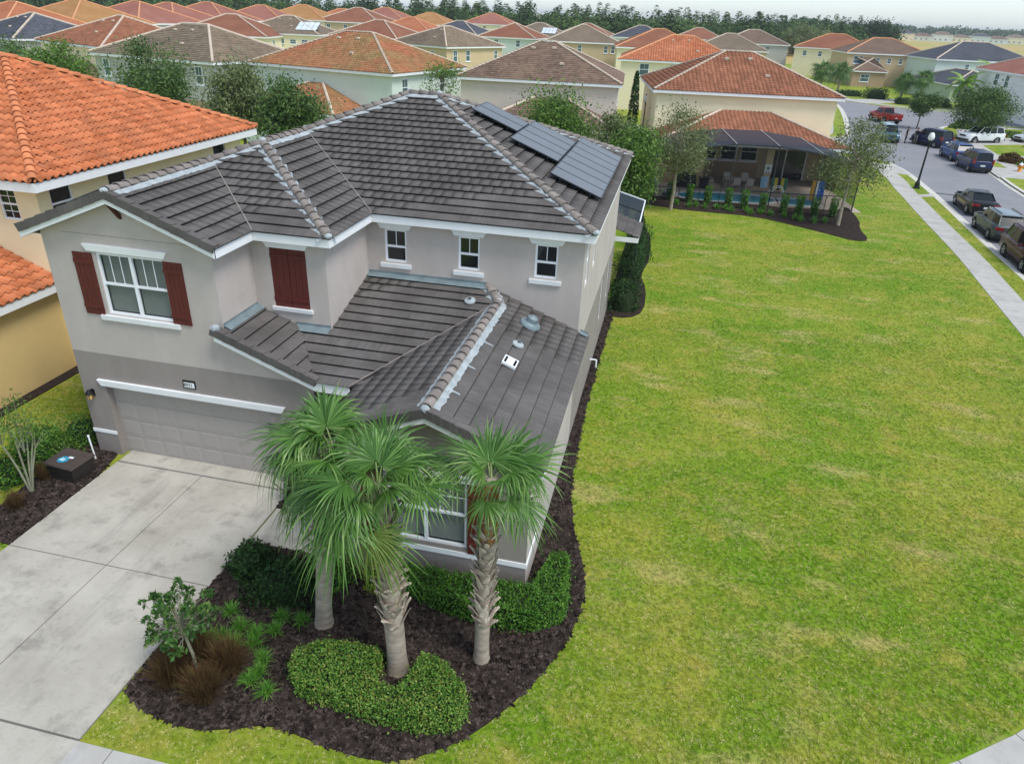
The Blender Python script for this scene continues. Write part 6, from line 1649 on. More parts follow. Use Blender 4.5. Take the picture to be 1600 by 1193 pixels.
# hedge and shrubs behind the grey house
for i, (x, y, rx, ry, h) in enumerate([(-1.25, 30.2, .75, .9, 1.5), (-1.3, 32.6, .7, 1.1, 1.7), (-1.2, 35.2, .6, 1.2, 1.6), (-1.1, 38, .6, 1.3, 1.7), (-1.3, 41, .6, 1.4, 1.6)]):
    shrub('shrub', ['dark green shrub at the rear corner of the grey house', 'dark shrub behind the side wall, second from the house corner', 'dark shrub behind the side wall, third from the house corner', 'dark shrub behind the side wall, fourth from the house corner', 'dark shrub behind the side wall, farthest from the house corner'][i], x, y, rx, ry, h, 'dark_leaf', 3200, .1, 'shrubs behind the grey house', 30+i, lumpy=.5, spread=1.1)
# pool yard planting
for i, (x, y) in enumerate([(-1.17, 52.2), (.21, 52.7), (1.58, 52.5), (2.84, 52.4), (4.25, 52.2), (5.32, 51.9), (6.53, 51.5), (7.93, 51.6), (8.92, 51.5), (9.96, 51.6), (11.14, 51.7)]):
    shrub('pillar_shrub', 'narrow clipped pillar shrub by the pool, %s from the left' % (['first', 'second', 'third', 'fourth', 'fifth', 'sixth', 'seventh', 'eighth', 'ninth', 'tenth', 'eleventh'][i]), x, y, .3, .3, 1.25, 'hedge_leaf', 750, .11, 'pillar shrubs along the pool', 80+i, lumpy=.1, col=True)
for i in range(16):
    blade_clump('border_grass', 'soft grassy tuft in the pool bed', .9+i*.62+rng.uniform(-.2, .2), 51.0-.02*i*i*.3+rng.uniform(-.3, .3), .45, .42, 70, .05, 'liriope', 'grassy tufts in the pool bed', 120+i)
tree('tree', 'small leafy street tree standing left of the pool cage', .36, 49.6, 6.5, 4.5, 1.9, 2.3, 'olive_leaf', 6500, .15, 'bark_pale', .1, 'young oaks beside the pool', 40, seed=3, openness=.42, dense=1.3)
tree('tree', 'open grey green tree standing right of the pool cage', 11.16, 49.4, 6.3, 4.1, 1.85, 2.2, 'olive_leaf', 8000, .15, 'bark_pale', .1, 'young oaks beside the pool', 44, seed=4, lean=(.0, 0), openness=.4, dense=.95)
# trees between the houses
tree('tree', 'leafy tree left behind the orange roof, beside the yellow gable', -42.4, 46, 8.5, 6.8, 1.9, 1.7, 'elm_leaf', 4200, .2, seed=5, group='trees between the back gardens')
tree('tree', 'small dark tree at the far left edge behind the orange roof', -50.5, 50, 8, 6.4, 1.6, 1.6, 'oak_leaf', 2600, .2, seed=6, group='trees between the back gardens')
tree('tree', 'large leafy tree in front of the light grey house', -35.8, 47, 9.5, 6.6, 1.9, 2.5, 'oak_leaf', 5600, .2, seed=7, group='trees between the back gardens')
tree('tree', 'leafy tree just behind the tip of the orange roof', -26.5, 42, 8.8, 5.9, 1.55, 2.2, 'olive_leaf', 5200, .2, seed=8, group='trees between the back gardens')
tree('tree', 'dark green tree rising behind the grey ridge', -22.5, 41, 8.6, 5.8, 1.6, 2.1, 'oak_leaf', 5600, .2, seed=9, group='trees between the back gardens')
tree('tree', 'bushy tree behind the solar panels', -7.5, 50, 7.6, 5.0, 2.0, 2.0, 'elm_leaf', 5200, .2, seed=10, group='trees between the back gardens')
tree('tree', 'dense yellow green tree at the rear corner, nearest the lawn', -2.3, 44.5, 6.6, 3.5, 1.15, 2.3, 'elm_leaf', 5200, .18, seed=11, group='trees between the back gardens', openness=.7)
tree('tree', 'dense olive tree at the rear corner, left one', -3.7, 47, 6.4, 4.2, 1.1, 1.8, 'olive_leaf', 4200, .18, seed=12, group='trees between the back gardens', openness=.7)
tree('tree', 'thin sparse treetop before the mint house', -18.6, 58, 7.6, 6.6, 1.3, 1.3, 'elm_leaf', 600, .18, seed=13, group='trees between the back gardens', r0=.05)
ctp = thing('cypress', 'slim dark cypress beside the yellow pool house', 'tree', (-3.95, 68, 0)); n_ = 2600
zz = nr.random(n_)**.8*7.2; a = nr.uniform(0, 6.283, n_); rr = .55*(1-(zz/7.4)**2)**.6*nr.uniform(.7, 1.05, n_)
b = MB(); b.tube([(0, 0, 0), (0, 0, 6.5)], [.09, .02], 6); b.build('trunk', M['bark'], ctp)
link('crown', leaf_mesh('crown', np.column_stack([rr*np.cos(a), rr*np.sin(a), zz+.2]), np.column_stack([np.cos(a), np.sin(a), np.full(n_, .8)]), .22, M['dark_leaf'], .6), ctp)
# street side trees on the right
tree('tree', 'small round dark tree beside the red pickup', 30.9, 107.6, 4.6, 3.1, 1.7, 1.2, 'oak_leaf', 2600, .25, r0=.08, seed=14)
tree('tree', 'broad grey green tree in front of the open garage', 35.4, 99.5, 5.6, 3.3, 3.0, 2.1, 'oak_leaf', 6500, .24, r0=.12, seed=15)
def far_palm(label, x, y, hz, sc, seed): return cabbage_palm(label, x, y, hz, .2, (0, 0), None, None, 26, sc, seed, 'palms across the street')
far_palm('short palm left of the sage green bungalow wing', 38.2, 147, 3.6, 1.4, 31); far_palm('palm closer to the sage green wing window', 40.6, 145, 4.2, 1.4, 32); far_palm('palm in front of the tan house across the street', 29.5, 158, 4.2, 1.5, 33); far_palm('bushy palm left of the tan house porch', 27.5, 166, 3.8, 1.8, 34)
def pinnate(seed, L_=2.4):
    q = np.random.default_rng(seed); V, F, rv = [], [], []; pts = []
    for k in range(12):
        s_ = k/11; pts.append(np.array([L_*s_*(1-.18*s_), 0, .9*s_-1.5*s_*s_]))
    for k in range(1, 12):
        for sd_ in (-1, 1):
            for m_ in range(3):
                b0 = pts[k-1]+(pts[k]-pts[k-1])*m_/3; ll = .62*math.sin(math.pi*(.12+.85*k/12))*q.uniform(.8, 1.1)
                tip = b0+np.array([.22, sd_*ll*.75, -ll*.45+q.normal(0, .06)]); i0 = len(V); w = np.array([.05, 0, 0]); V += [b0-w, b0+w, (b0+tip)/2+w*.9+[0, 0, .06], tip, (b0+tip)/2-w*.9+[0, 0, .06]]
                F.append((i0, i0+1, i0+2, i0+4)); F.append((i0+4, i0+2, i0+3, i0+3)); rv += [q.random()]*2
    F = [f if len(set(f)) == 4 else (f[0], f[1], f[2], f[0]) for f in F]
    tri = []
    rr = []
    for f, r_ in zip(F, rv):
        if f[0] == f[3]: tri.append(f[:3]); rr.append(r_)
        else: tri += [(f[0], f[1], f[2]), (f[0], f[2], f[3])]; rr += [r_, r_]
    return np_mesh('frond', np.array(V), np.array(tri), M['queen'], np.array(rr))
M['queen'] = ramp_leaf('feather_palm_leaf', ['#4c7a2c', '#6a9a38', '#8fb64c', '#b0c45a'], .5, .25, .2, 1)
FR = [pinnate(1), pinnate(2)]
def queen_palm(label, x, y, hz, sc, seed):
    q = random.Random(seed); t = thing('feather_palm', label, 'palm', (x, y, 0), 0, 'feather palms across the street')
    b = MB(); b.tube([(0, 0, -.1), (.05, 0, hz*.5), (0, 0, hz)], [.2, .15, .12], 8); b.build('trunk', M['bark_pale'], t, True)
    for i in range(15):
        o = bpy.data.objects.new('frond', FR[i % 2]); COL.objects.link(o); o.parent = t; o.location = (0, 0, hz); o.rotation_euler = (0, R(-50+95*(i/14)), i*2.4+q.uniform(-.2, .2)); o.scale = (sc,)*3
queen_palm('yellow green feather palm beside the sage green wing', 44.4, 136.5, 4.2, 1.35, 1); queen_palm('taller feather palm right of the sage green wing', 50.0, 141, 5.6, 1.7, 2)
for i, (x, y, rx, h, lb) in enumerate([(30.5, 152, 3.2, 1.2, 'long clipped hedge before the tan house porch'), (37.2, 141.5, 1.3, 1.1, 'dark round shrub left of the sage wing window'), (40.2, 140.8, 1.6, 1.1, 'dark round shrub under the sage wing window'), (43.0, 140.4, 1.5, 1.2, 'dark round shrub at the corner of the sage wing'), (34.6, 149, 2.2, 2.2, 'brown green tall shrub beside the tan porch'),
                                        (41.0, 104.6, 1.6, .7, 'low shrub along the white suv driveway'), (41.6, 95.0, 2.4, .7, 'low hedge mound before the open garage'), (44.5, 93.8, 1.8, .7, 'low hedge mound right of the open garage'), (37.2, 110.5, 1.6, 1.0, 'green shrub behind the white suv'), (35.0, 80.6, 1.8, 1.2, 'leafy shrub behind the orange hydrant'), (33.6, 83, 1.2, .8, 'reddish shrub left of the leafy shrub')]):
    shrub('shrub', lb, x, y, rx, min(rx, 1.3), h, 'rust_grass' if 'reddish' in lb else 'dark_leaf' if i < 5 else 'elm_leaf', 1100, .28, 'shrubs across the street', 200+i)
tree('tree', 'round dark oak standing alone before the dry field', 88, 408, 13, 7.0, 9, 5.5, 'dark_leaf', 5000, 1.0, r0=.4, seed=16, openness=.65)
tree('tree', 'bare grey willow at the edge of the wood', 47, 330, 12, 6.5, 9, 4.5, 'olive_leaf', 2600, .7, r0=.35, seed=17)

# --- the wood on the horizon, and a farther tree line ---------------
def wood(name, label, spots, leaf_m, leaf, per, seed):
    q = np.random.default_rng(seed); C, N, tr = [], [], MB()
    for (x, y, h, r_, kind) in spots:
        if kind == 'pine':
            n1 = q.uniform(0, 1, per); zz = h*(.5+.5*n1); rr = r_*np.sqrt(q.uniform(0, 1, per))*(.35+.65*np.sin(np.pi*np.clip(n1*.9+.1, 0, 1)))
            a = q.uniform(0, 6.283, per); p = np.column_stack([x+rr*np.cos(a), y+rr*np.sin(a), zz])
        else:
            k = 7; cc = q.normal(0, .45, (k, 3))*np.array([r_, r_, h*.25])+np.array([x, y, h*.58]); ii = q.integers(0, k, per)
            p = cc[ii]+q.normal(0, .3, (per, 3))*np.array([r_, r_, h*.24]); p[:, 2] = np.clip(p[:, 2], .3, h)
        C.append(p); N.append((p-np.array([x, y, h*.4]))/max(r_, 1))
        tr.tube([(x, y, -.2), (x, y, h*.75)], [.22, .08], 5, cap=False)
    o = tag(link(name, leaf_mesh(name, np.concatenate(C), np.concatenate(N), leaf, M[leaf_m], .8, .7)), label, 'wood', kind='stuff')
    tr.build('trunks', M['bark'], o)['kind'] = 'stuff'
    return o
sp = []
for i in range(1500):
    x = rng.uniform(-330, 75); y = 285+rng.random()**1.5*70+max(0, x+20)*.9+max(0, -x-120)*-.15
    pine = rng.random() < .25; sp.append((x, y, rng.uniform(12.2, 16.0) if pine else rng.uniform(9.5, 14.0), rng.uniform(1.6, 2.4) if pine else rng.uniform(3.5, 5.5), 'pine' if pine else 'oak'))
wood('wood', 'mixed green wood of pines and broadleaf trees along the horizon', sp, 'pine_leaf', .95, 210, 3)
sp = []
for i in range(760):
    x = rng.uniform(60, 760); y = 1040+(x-60)*.35+rng.random()*120 if x > 150 else 480+(x-60)*6.2+rng.random()*60
    sp.append((x, y, rng.uniform(11, 17.5), rng.uniform(6, 10), 'oak'))
wood('far_wood', 'hazy far tree line behind the pale houses', sp, 'hazed_leaf', 3.2, 70, 4)
sp = [(rng.uniform(118, 190), rng.uniform(330, 420), rng.uniform(.6, 1.3), rng.uniform(1.5, 3), 'oak') for i in range(60)]
wood('field_scrub', 'low dark scrub scattered over the dry field', sp, 'hazed_leaf', .9, 30, 5)
# ------------------------------------------------------------------ vehicles
def paint(nm, c, metal=.35): return mat(nm, c, .35, .05, .6, metal=metal, spec=.3, coat=.3)
M['tyre'] = mat('tyre_rubber', '#1a1a1b', .9, .1, 8); M['rim'] = mat('alloy_rim', '#b9bcc0', .35, .08, 5, metal=.7)
M['car_glass'] = mat('car_glass', '#161c20', .12, .1, 1, spec=.3); M['plastic'] = mat('black_plastic', '#1d1e20', .6, .1, 5)
M['lamp_red'] = mat('tail_lamp', '#8a1418', .2, .1, 5, spec=.6); M['lamp_clear'] = mat('head_lamp', '#cfd6da', .12, .08, 6, spec=.7); M['plate'] = mat('number_plate', '#d8dad6', .5, .05, 9)
M['gold'] = mat('gold_reflection', '#a98f3c', .4, .1, 4)

KIND = {  # length, width, ground clearance, belt, roof, hood length, hood height, windscreen foot, roof front, roof rear, tail glass foot, tail height, wheel radius, front axle, rear axle
    'sedan': dict(L=4.95, W=1.9, c=.2, belt=.98, roof=1.46, hz=.93, hoodx=1.35, wf=1.3, rf=2.15, rr=3.35, gr=4.2, tz=1.05, wr=.35, fa=.95, ra=4.0),
    'suv': dict(L=4.7, W=1.9, c=.24, belt=1.08, roof=1.68, hz=1.05, hoodx=1.2, wf=1.15, rf=1.85, rr=4.1, gr=4.55, tz=1.1, wr=.37, fa=.92, ra=3.75),
    'van': dict(L=4.45, W=1.84, c=.2, belt=1.12, roof=1.84, hz=1.1, hoodx=.95, wf=.85, rf=1.65, rr=4.25, gr=4.4, tz=1.15, wr=.33, fa=.85, ra=3.65),
    'bigsuv': dict(L=5.2, W=2.0, c=.28, belt=1.18, roof=1.88, hz=1.15, hoodx=1.45, wf=1.4, rf=2.1, rr=4.7, gr=5.05, tz=1.2, wr=.41, fa=1.0, ra=4.05),
    'pickup': dict(L=5.7, W=2.02, c=.34, belt=1.2, roof=1.92, hz=1.2, hoodx=1.5, wf=1.45, rf=2.1, rr=3.35, gr=3.6, tz=1.25, wr=.42, fa=1.05, ra=4.55)}

def car(kind, col, x, y, heading, label, reflect_band=False, roof_pale=None, name='parked_car', cat='car', group='cars on the street', metal=.1, plate=True, light_bar=False):
    """heading = direction the bonnet points, degrees from +X; origin under the car's middle"""
    k = KIND[kind]; L_, W_ = k['L'], k['W']; t = thing(name, label, cat, (x, y, -.115), R(heading), group)
    pm = paint('paint_'+label[:18].replace(' ', '_'), col, metal)
    X = lambda s_: L_/2-s_                        # s measured back from the front bumper
    hw = W_/2
    # lower body: lofted stations
    st = [(0, .42, .72, .62), (.06, .30, k['hz']-.22, .8), (.3, k['c'], k['hz']-.07, .93), (k['fa'], k['c'], k['hz']-.02, .985), (k['hoodx'], k['c'], k['hz']+.03, 1.0), (k['wf']+.35, k['c'], k['belt'], 1.0),
          ((k['fa']+k['ra'])/2, k['c'], k['belt']+.01, 1.0), (k['ra'], k['c'], k['belt']+.03, .995), (k['gr'], k['c']+.03, max(k['tz'], k['belt']), .97), (L_-.12, k['c']+.08, k['tz']-.03, .92), (L_, .45, k['tz']-.12, .84)]
    rows = []
    for s_, zb, zt_, w in st:
        w = w*hw; zm = zb+(zt_-zb)*.55
        half = [(w*.55, zb), (w*.9, zb+.02), (w*.985, zb+.16), (w, zm), (w*.985, zt_-.12), (w*.93, zt_-.03), (w*.82, zt_), (w*.4, zt_+.025)]
        rows.append([(X(s_), a, z) for a, z in half]+[(X(s_), -a, z) for a, z in reversed(half)])
    b = MB(); b.grid(rows, 0, True); b.face(rows[0]); b.face(list(reversed(rows[-1])))
    body = b.build('body', pm, t, True)
    # cabin: glass shell with painted roof and pillars
    zb, zt_ = k['belt']-.02, k['roof']; wb, wt = hw*.9, hw*.72
    lo = [(X(k['wf']), wb*.86), (X(k['wf']+.25), wb), (X(k['gr']-.2), wb), (X(k['gr']), wb*.88)]
    hi = [(X(k['rf']), wt*.92), (X(k['rf']+.2), wt), (X(k['rr']-.15), wt), (X(k['rr']), wt*.92)]
    q = lambda P, z, sg=1: [(a, sg*c, z) for a, c in P]
    ws = MB(); ws.face([(lo[0][0], -lo[0][1], zb), (lo[0][0], lo[0][1], zb), (hi[0][0], hi[0][1], zt_-.05), (hi[0][0], -hi[0][1], zt_-.05)]); ws.build('windscreen', M['car_glass'], t)
    rw = MB(); rw.face([(lo[3][0], lo[3][1], max(zb, k['tz']-.1)), (lo[3][0], -lo[3][1], max(zb, k['tz']-.1)), (hi[3][0], -hi[3][1], zt_-.06), (hi[3][0], hi[3][1], zt_-.06)]); rw.build('rear_window', M['car_glass'], t)
    cuts = [0, .48, 1.0] if kind in ('sedan', 'pickup') else [0, .36, .68, 1.0]
    for sg in (1, -1):
        for i in range(len(cuts)-1):
            f = lambda P, s_: (P[1][0]+(P[2][0]-P[1][0])*s_, P[1][1]+(P[2][1]-P[1][1])*s_)
            a0 = f(lo, cuts[i]) if i else ((lo[0][0]+lo[1][0])/2, (lo[0][1]+lo[1][1])/2); a1 = f(lo, cuts[i+1]) if i < len(cuts)-2 else lo[3]
            b0, b1 = (f(hi, cuts[i]) if i else hi[0]), (f(hi, cuts[i+1]) if i < len(cuts)-2 else hi[3])
            m_ = MB(); m_.face([(a0[0], sg*a0[1], zb+.02), (a1[0], sg*a1[1], zb+.02), (b1[0], sg*b1[1], zt_-.06), (b0[0], sg*b0[1], zt_-.06)][::sg]); m_.build('side_window', M['car_glass'], t)
            if i: m_ = MB(); m_.bar((a0[0], sg*(a0[1]+.004), zb), (b0[0], sg*(b0[1]+.004), zt_-.04), .07, .02, (0, sg, .3)); m_.build('pillar', pm, t)
        for (p_, h_) in ((lo[0], hi[0]), (lo[3], hi[3])):
            m_ = MB(); m_.bar((p_[0], sg*p_[1], zb), (h_[0], sg*h_[1], zt_-.04), .075, .05, (0, sg, .3)); m_.build('pillar', pm, t)
    rf = MB(); rr_ = []
    for s_ in (0, .12, .5, .88, 1):
        xx = hi[0][0]+.03+(hi[3][0]-.03-hi[0][0]-.03)*s_; wz = wt*(.93 if s_ in (0, 1) else 1.0); dzz = -.03 if s_ in (0, 1) else 0.0
        rr_.append([(xx, wz+.02, zt_-.075+dzz), (xx, wz*.92, zt_-.02+dzz), (xx, wz*.5, zt_+.015+dzz), (xx, 0, zt_+.02+dzz), (xx, -wz*.5, zt_+.015+dzz), (xx, -wz*.92, zt_-.02+dzz), (xx, -wz-.02, zt_-.075+dzz)])
    rf.grid(rr_); rf.build('roof', paint('roofpaint', roof_pale) if roof_pale else pm, t, True)
    if kind in ('suv', 'bigsuv', 'van'):
        for sg in (1, -1): m_ = MB(); m_.bar((hi[1][0], sg*wt*.85, zt_+.04), (hi[2][0], sg*wt*.85, zt_+.04), .035, .03); m_.build('roof_rail', M['plastic'], t)
    if kind == 'suv' or kind == 'bigsuv': m_ = MB(); m_.box(hi[3][0]-.12, hi[3][0]+.05, -wt*.85, wt*.85, zt_-.06, zt_-.02); m_.build('spoiler', pm, t)
    # wheels
    wr = k['wr']
    if ('wheel', wr) not in CACHE:
        m_ = MB(); m_.lathe([(wr*.62, -.1), (wr*.94, -.11), (wr, -.06), (wr, .06), (wr*.94, .11), (wr*.62, .1)], (0, 0, 0), 20, axis='y'); ty = bpy.data.meshes.new('tyre'); ty.from_pydata(m_.v, [], m_.f); ty.materials.append(M['tyre'])
        m_ = MB(); m_.lathe([(0, .07), (wr*.16, .085), (wr*.2, .07)], (0, 0, 0), 14, axis='y')
        for j in range(5):
            a = j*2*math.pi/5; m_.bar((wr*.1*math.cos(a), .075, wr*.1*math.sin(a)), (wr*.6*math.cos(a), .085, wr*.6*math.sin(a)), wr*.2, .03, (0, 1, 0))
        m_.lathe([(wr*.55, .075), (wr*.64, .1), (wr*.64, -.1)], (0, 0, 0), 20, axis='y'); ri = bpy.data.meshes.new('rim'); ri.from_pydata(m_.v, [], m_.f); ri.materials.append(M['rim'])
        m_ = MB(); m_.lathe([(0, .05), (wr*.63, .05), (wr*.63, .04)], (0, 0, 0), 16, axis='y'); hb = bpy.data.meshes.new('hub'); hb.from_pydata(m_.v, [], m_.f); hb.materials.append(M['plastic'])
        CACHE[('wheel', wr)] = (ty, ri, hb)
    ty, ri, hb = CACHE[('wheel', wr)]
    for s_ in (k['fa'], k['ra']):
        for sg in (1, -1):
            w_ = link('wheel', ty, t, (X(s_), sg*(hw-.1), wr)); w_.rotation_euler = (0, 0, 0 if sg > 0 else math.pi)
            link('rim', ri, w_); link('hub', hb, w_)
            m_ = MB(); m_.lathe([(0, hw-.012), (wr*1.16, hw-.012), (wr*1.2, hw-.2)], (X(s_), 0, wr+.01), 18, axis='y')
            if sg < 0: m_.v = [(a, -c, z) for a, c, z in m_.v]
            m_.build('wheel_arch', M['plastic'], t)
    # lights, bumpers, mirrors, plates
    for sg in (1, -1):
        m_ = MB(); m_.hexa([(X(.02), sg*hw*.5, k['hz']-.3), (X(.22), sg*hw*.93, k['hz']-.3), (X(.3), sg*hw*.9, k['hz']-.3), (X(.1), sg*hw*.5, k['hz']-.3), (X(.06), sg*hw*.5, k['hz']-.14), (X(.3), sg*hw*.945, k['hz']-.13), (X(.4), sg*hw*.9, k['hz']-.13), (X(.15), sg*hw*.5, k['hz']-.14)]); m_.build('headlight', M['lamp_clear'], t)
        zt2 = k['tz']; m_ = MB()
        if kind == 'van': m_.box(X(L_+.012), X(L_-.18), sg*hw*.8, sg*hw*.965, zt2-.3, zt2+.12)
        else: m_.box(X(L_+.012), X(L_-.2), sg*hw*.45, sg*hw*.95, zt2-.28, zt2-.12)
        m_.build('taillight', M['lamp_red'], t)
        m_ = MB(); m_.box(X(k['wf']+.55), X(k['wf']+.4), sg*(hw*.93), sg*(hw+.2), k['belt']+.02, k['belt']+.17); m_.build('mirror', pm, t)
        for i, s_ in enumerate((k['wf']+.95+.45, k['wf']+2.0)):
            m_ = MB(); m_.box(X(s_+.16), X(s_), sg*(hw-.004), sg*(hw+.022), k['belt']-.16, k['belt']-.13); m_.build('door_handle', M['plastic'], t)
        m_ = MB(); m_.box(X(k['ra']-wr*1.3), X(k['fa']+wr*1.3), sg*(hw*.9), sg*(hw*.995), k['c']-.02, k['c']+.09); m_.build('sill', M['plastic'], t)
        if reflect_band: m_ = MB(); m_.box(X(k['ra']-.6), X(k['fa']+.55), sg*(hw-.012), sg*(hw+.006), .58, .7); m_.build('side_reflection', M['gold'], t)  # gold band paints the lawn's reflection onto the car side
    m_ = MB(); m_.box(X(.28), X(-.035), -hw*.86, hw*.86, k['c']+.06, k['c']+.28); m_.build('bumper', M['plastic'], t)
    m_ = MB(); m_.box(X(L_+.03), X(L_-.25), -hw*.9, hw*.9, k['c']+.1, k['c']+.32); m_.build('bumper', M['plastic'] if kind != 'sedan' else pm, t)
    m_ = MB(); m_.box(X(.03), X(-.015), -hw*.45, hw*.45, k['hz']-.36, k['hz']-.18); m_.build('grille', M['plastic'], t)
    if plate: m_ = MB(); m_.box(X(L_+.04), X(L_+.03), -.16, .16, k['c']+.42, k['c']+.56) if kind != 'van' else m_.box(X(L_+.02), X(L_-.02), -.2, .2, .62, .77); m_.build('number_plate', M['plate'], t)
    if kind == 'pickup':
        m_ = MB(); m_.box(X(L_-.15), X(k['gr']+.15), -hw*.76, hw*.76, k['belt']-.02, k['belt']+.085); m_.build('bed_floor', M['plastic'], t)
        for sg in (1, -1): m_ = MB(); m_.box(X(L_-.05), X(k['gr']+.05), sg*hw*.78, sg*hw*.95, k['belt'], k['belt']+.12); m_.build('bed_side', pm, t)
        m_ = MB(); m_.box(X(L_-.03), X(L_-.14), -hw*.9, hw*.9, k['belt']-.3, k['belt']+.1); m_.build('tailgate', pm, t)
    if light_bar:
        m_ = MB(); m_.box(-.12+hi[1][0]-.4, .12+hi[1][0]-.4, -wt*.75, wt*.75, zt_+.02, zt_+.13); m_.build('light_bar', M['lamp_clear'], t)
    return t
car('sedan', '#101214', 22.2, 58.6, 87, 'black patrol sedan with gold side marking, parked at the near kerb', True)  # gold side marking is the lawn's reflection painted along the sides
car('suv', '#4d5657', 21.2, 51.3, 87.5, 'dark grey crossover parked behind the black sedan', roof_pale='#8d979c')
car('bigsuv', '#4a1c1e', 20.65, 44.5, 267, 'dark maroon suv cut by the right picture edge')
car('van', '#1f2d55', 28.05, 77.5, 92, 'dark navy compact van nearest on the far kerb')
car('suv', '#274a82', 28.3, 83.3, 92, 'blue suv parked in front of the navy van')
car('van', '#1b2346', 28.3, 92.2, 120, 'dark blue van with a person leaning on its side')
car('van', '#3d5f6c', 24.1, 93.8, 270, 'teal minivan facing the camera in the street', roof_pale='#a9c0c8')
car('pickup', '#a81e18', 28.1, 113.3, 106, 'bright red pickup truck beyond the teal minivan', name='pickup_truck', cat='pickup')
car('bigsuv', '#e6e8e8', 35.2, 97.6, 205, 'white suv parked on the driveway across the street', metal=0)
car('sedan', '#c9cdd0', 42.2, 100.8, 205, 'silver car half hidden behind the broad tree', metal=.3)

dark_strip = MB(); dark_strip.hexa([(20.9, 63.9, -.118), (24.0, 63.3, -.118), (24.0, 63.7, -.118), (20.9, 64.3, -.118), (20.9, 63.9, -.113), (24.0, 63.3, -.113), (24.0, 63.7, -.113), (20.9, 64.3, -.113)]); struct('road_strip', dark_strip, mat('dark_asphalt', '#4c4d55', .9, .1, 2))  # narrow dark strip lying on the road surface
# ------------------------------------------------------------------ two people in the street
M['skin'] = mat('skin', '#a9765a', .6, .08, 9); M['navy_cloth'] = mat('navy_cloth', '#161a2c', .9, .15, 9); M['black_cloth'] = mat('black_cloth', '#15161a', .9, .15, 9); M['grey_cloth'] = mat('grey_cloth', '#6f6b66', .9, .15, 9); M['hair'] = mat('dark_hair', '#1b1512', .8, .2, 20)
def person(x, y, rz, label, arms, shirt, legs_m, lean=0.0):
    t = thing('person', label, 'person', (x, y, -.115), R(rz), None)
    V, E, Rr = [], [], []
    def add(p, r_, par=None):
        V.append((p[0], p[1]+lean*p[2], p[2])); Rr.append(r_)
        if par is not None: E.append((par, len(V)-1))
        return len(V)-1
    pel = add((0, 0, .98), (.16, .12)); wst = add((0, 0, 1.12), (.145, .11), pel); ch = add((0, .01, 1.32), (.17, .12), wst); nk0 = add((0, 0, 1.47), (.075, .075), ch); nk = add((0, -.01, 1.54), (.055, .055), nk0)
    hd0 = add((0, -.02, 1.6), (.075, .085), nk); hd1 = add((0, -.02, 1.7), (.085, .1), hd0); add((0, -.01, 1.77), (.055, .06), hd1)
    nose = add((0, -.11, 1.655), (.018, .02), hd1)
    for sg, (el, wrp, ha) in zip((1, -1), arms):
        sh = add((sg*.19, 0, 1.42), (.06, .06), ch); e = add(el, (.045, .045), sh); w_ = add(wrp, (.032, .032), e); hnd = add(ha, (.035, .022), w_)
        d = Vector(ha)-Vector(wrp); d.normalize(); s2 = d.cross(Vector((0, 0, 1))).normalized()
        for f in range(4): add(tuple(Vector(ha)+d*(.085-.008*abs(f-1.2))+s2*(.026*(f-1.5))), (.009, .009), hnd)
        add(tuple(Vector(ha)+d*.03+s2*.06), (.01, .01), hnd)
        hp = add((sg*.1, 0, .9), (.1, .1), pel); kn = add((sg*.12, -.02, .5), (.065, .07), hp); an = add((sg*.13, .02, .1), (.042, .045), kn); add((sg*.135, -.03, .035), (.045, .035), an); add((sg*.14, -.15, .03), (.045, .03), len(V)-1)
    me = bpy.data.meshes.new('body'); me.from_pydata(V, E, [])
    o = link('body', me, t)
    sk = o.modifiers.new('skin', 'SKIN'); sk.use_smooth_shade = True
    for i, r_ in enumerate(Rr): me.skin_vertices[0].data[i].radius = r_
    me.skin_vertices[0].data[0].use_root = True
    o.modifiers.new('sub', 'SUBSURF').levels = 1; o.modifiers['sub'].render_levels = 1
    dg = bpy.context.evaluated_depsgraph_get(); m2 = bpy.data.meshes.new_from_object(o.evaluated_get(dg)); o.modifiers.clear(); o.data = m2; m2.name = 'body'
    m2.materials.clear()
    for m_ in (M['skin'], shirt, legs_m, M['black_cloth']): m2.materials.append(m_)
    for p in m2.polygons:
        c = p.center; z = c.z; arm = abs(c.x) > .21 and z > .75
        p.material_index = 3 if z < .09 else 2 if (z < 1.0 and not arm) else 1 if z < 1.49 and not (arm and (Vector(c)-Vector(arms[0 if c.x > 0 else 1][1])).length < .16) else 0
        p.use_smooth = True
    h = MB(); h.lathe([(.0, .13), (.06, .115), (.098, .05), (.1, -.02), (.09, -.05)], (0, lean*1.7, 1.69), 12); ho = h.build('hair', M['hair'], t, True)
    return t
person(25.85, 92.9, 60, 'person in dark navy clothes standing with one arm raised beside the minivan', [((.42, -.02, 1.36), (.62, -.12, 1.38), (.7, -.15, 1.39)), ((-.26, .02, 1.16), (-.27, -.05, .93), (-.27, -.06, .85))], M['navy_cloth'], M['navy_cloth'])
person(26.75, 92.4, -30, 'person in black top leaning against the dark blue van', [((.33, -.12, 1.3), (.45, -.32, 1.42), (.49, -.38, 1.45)), ((-.25, .02, 1.16), (-.2, -.14, .98), (-.17, -.19, .94))], M['black_cloth'], M['grey_cloth'], .04)

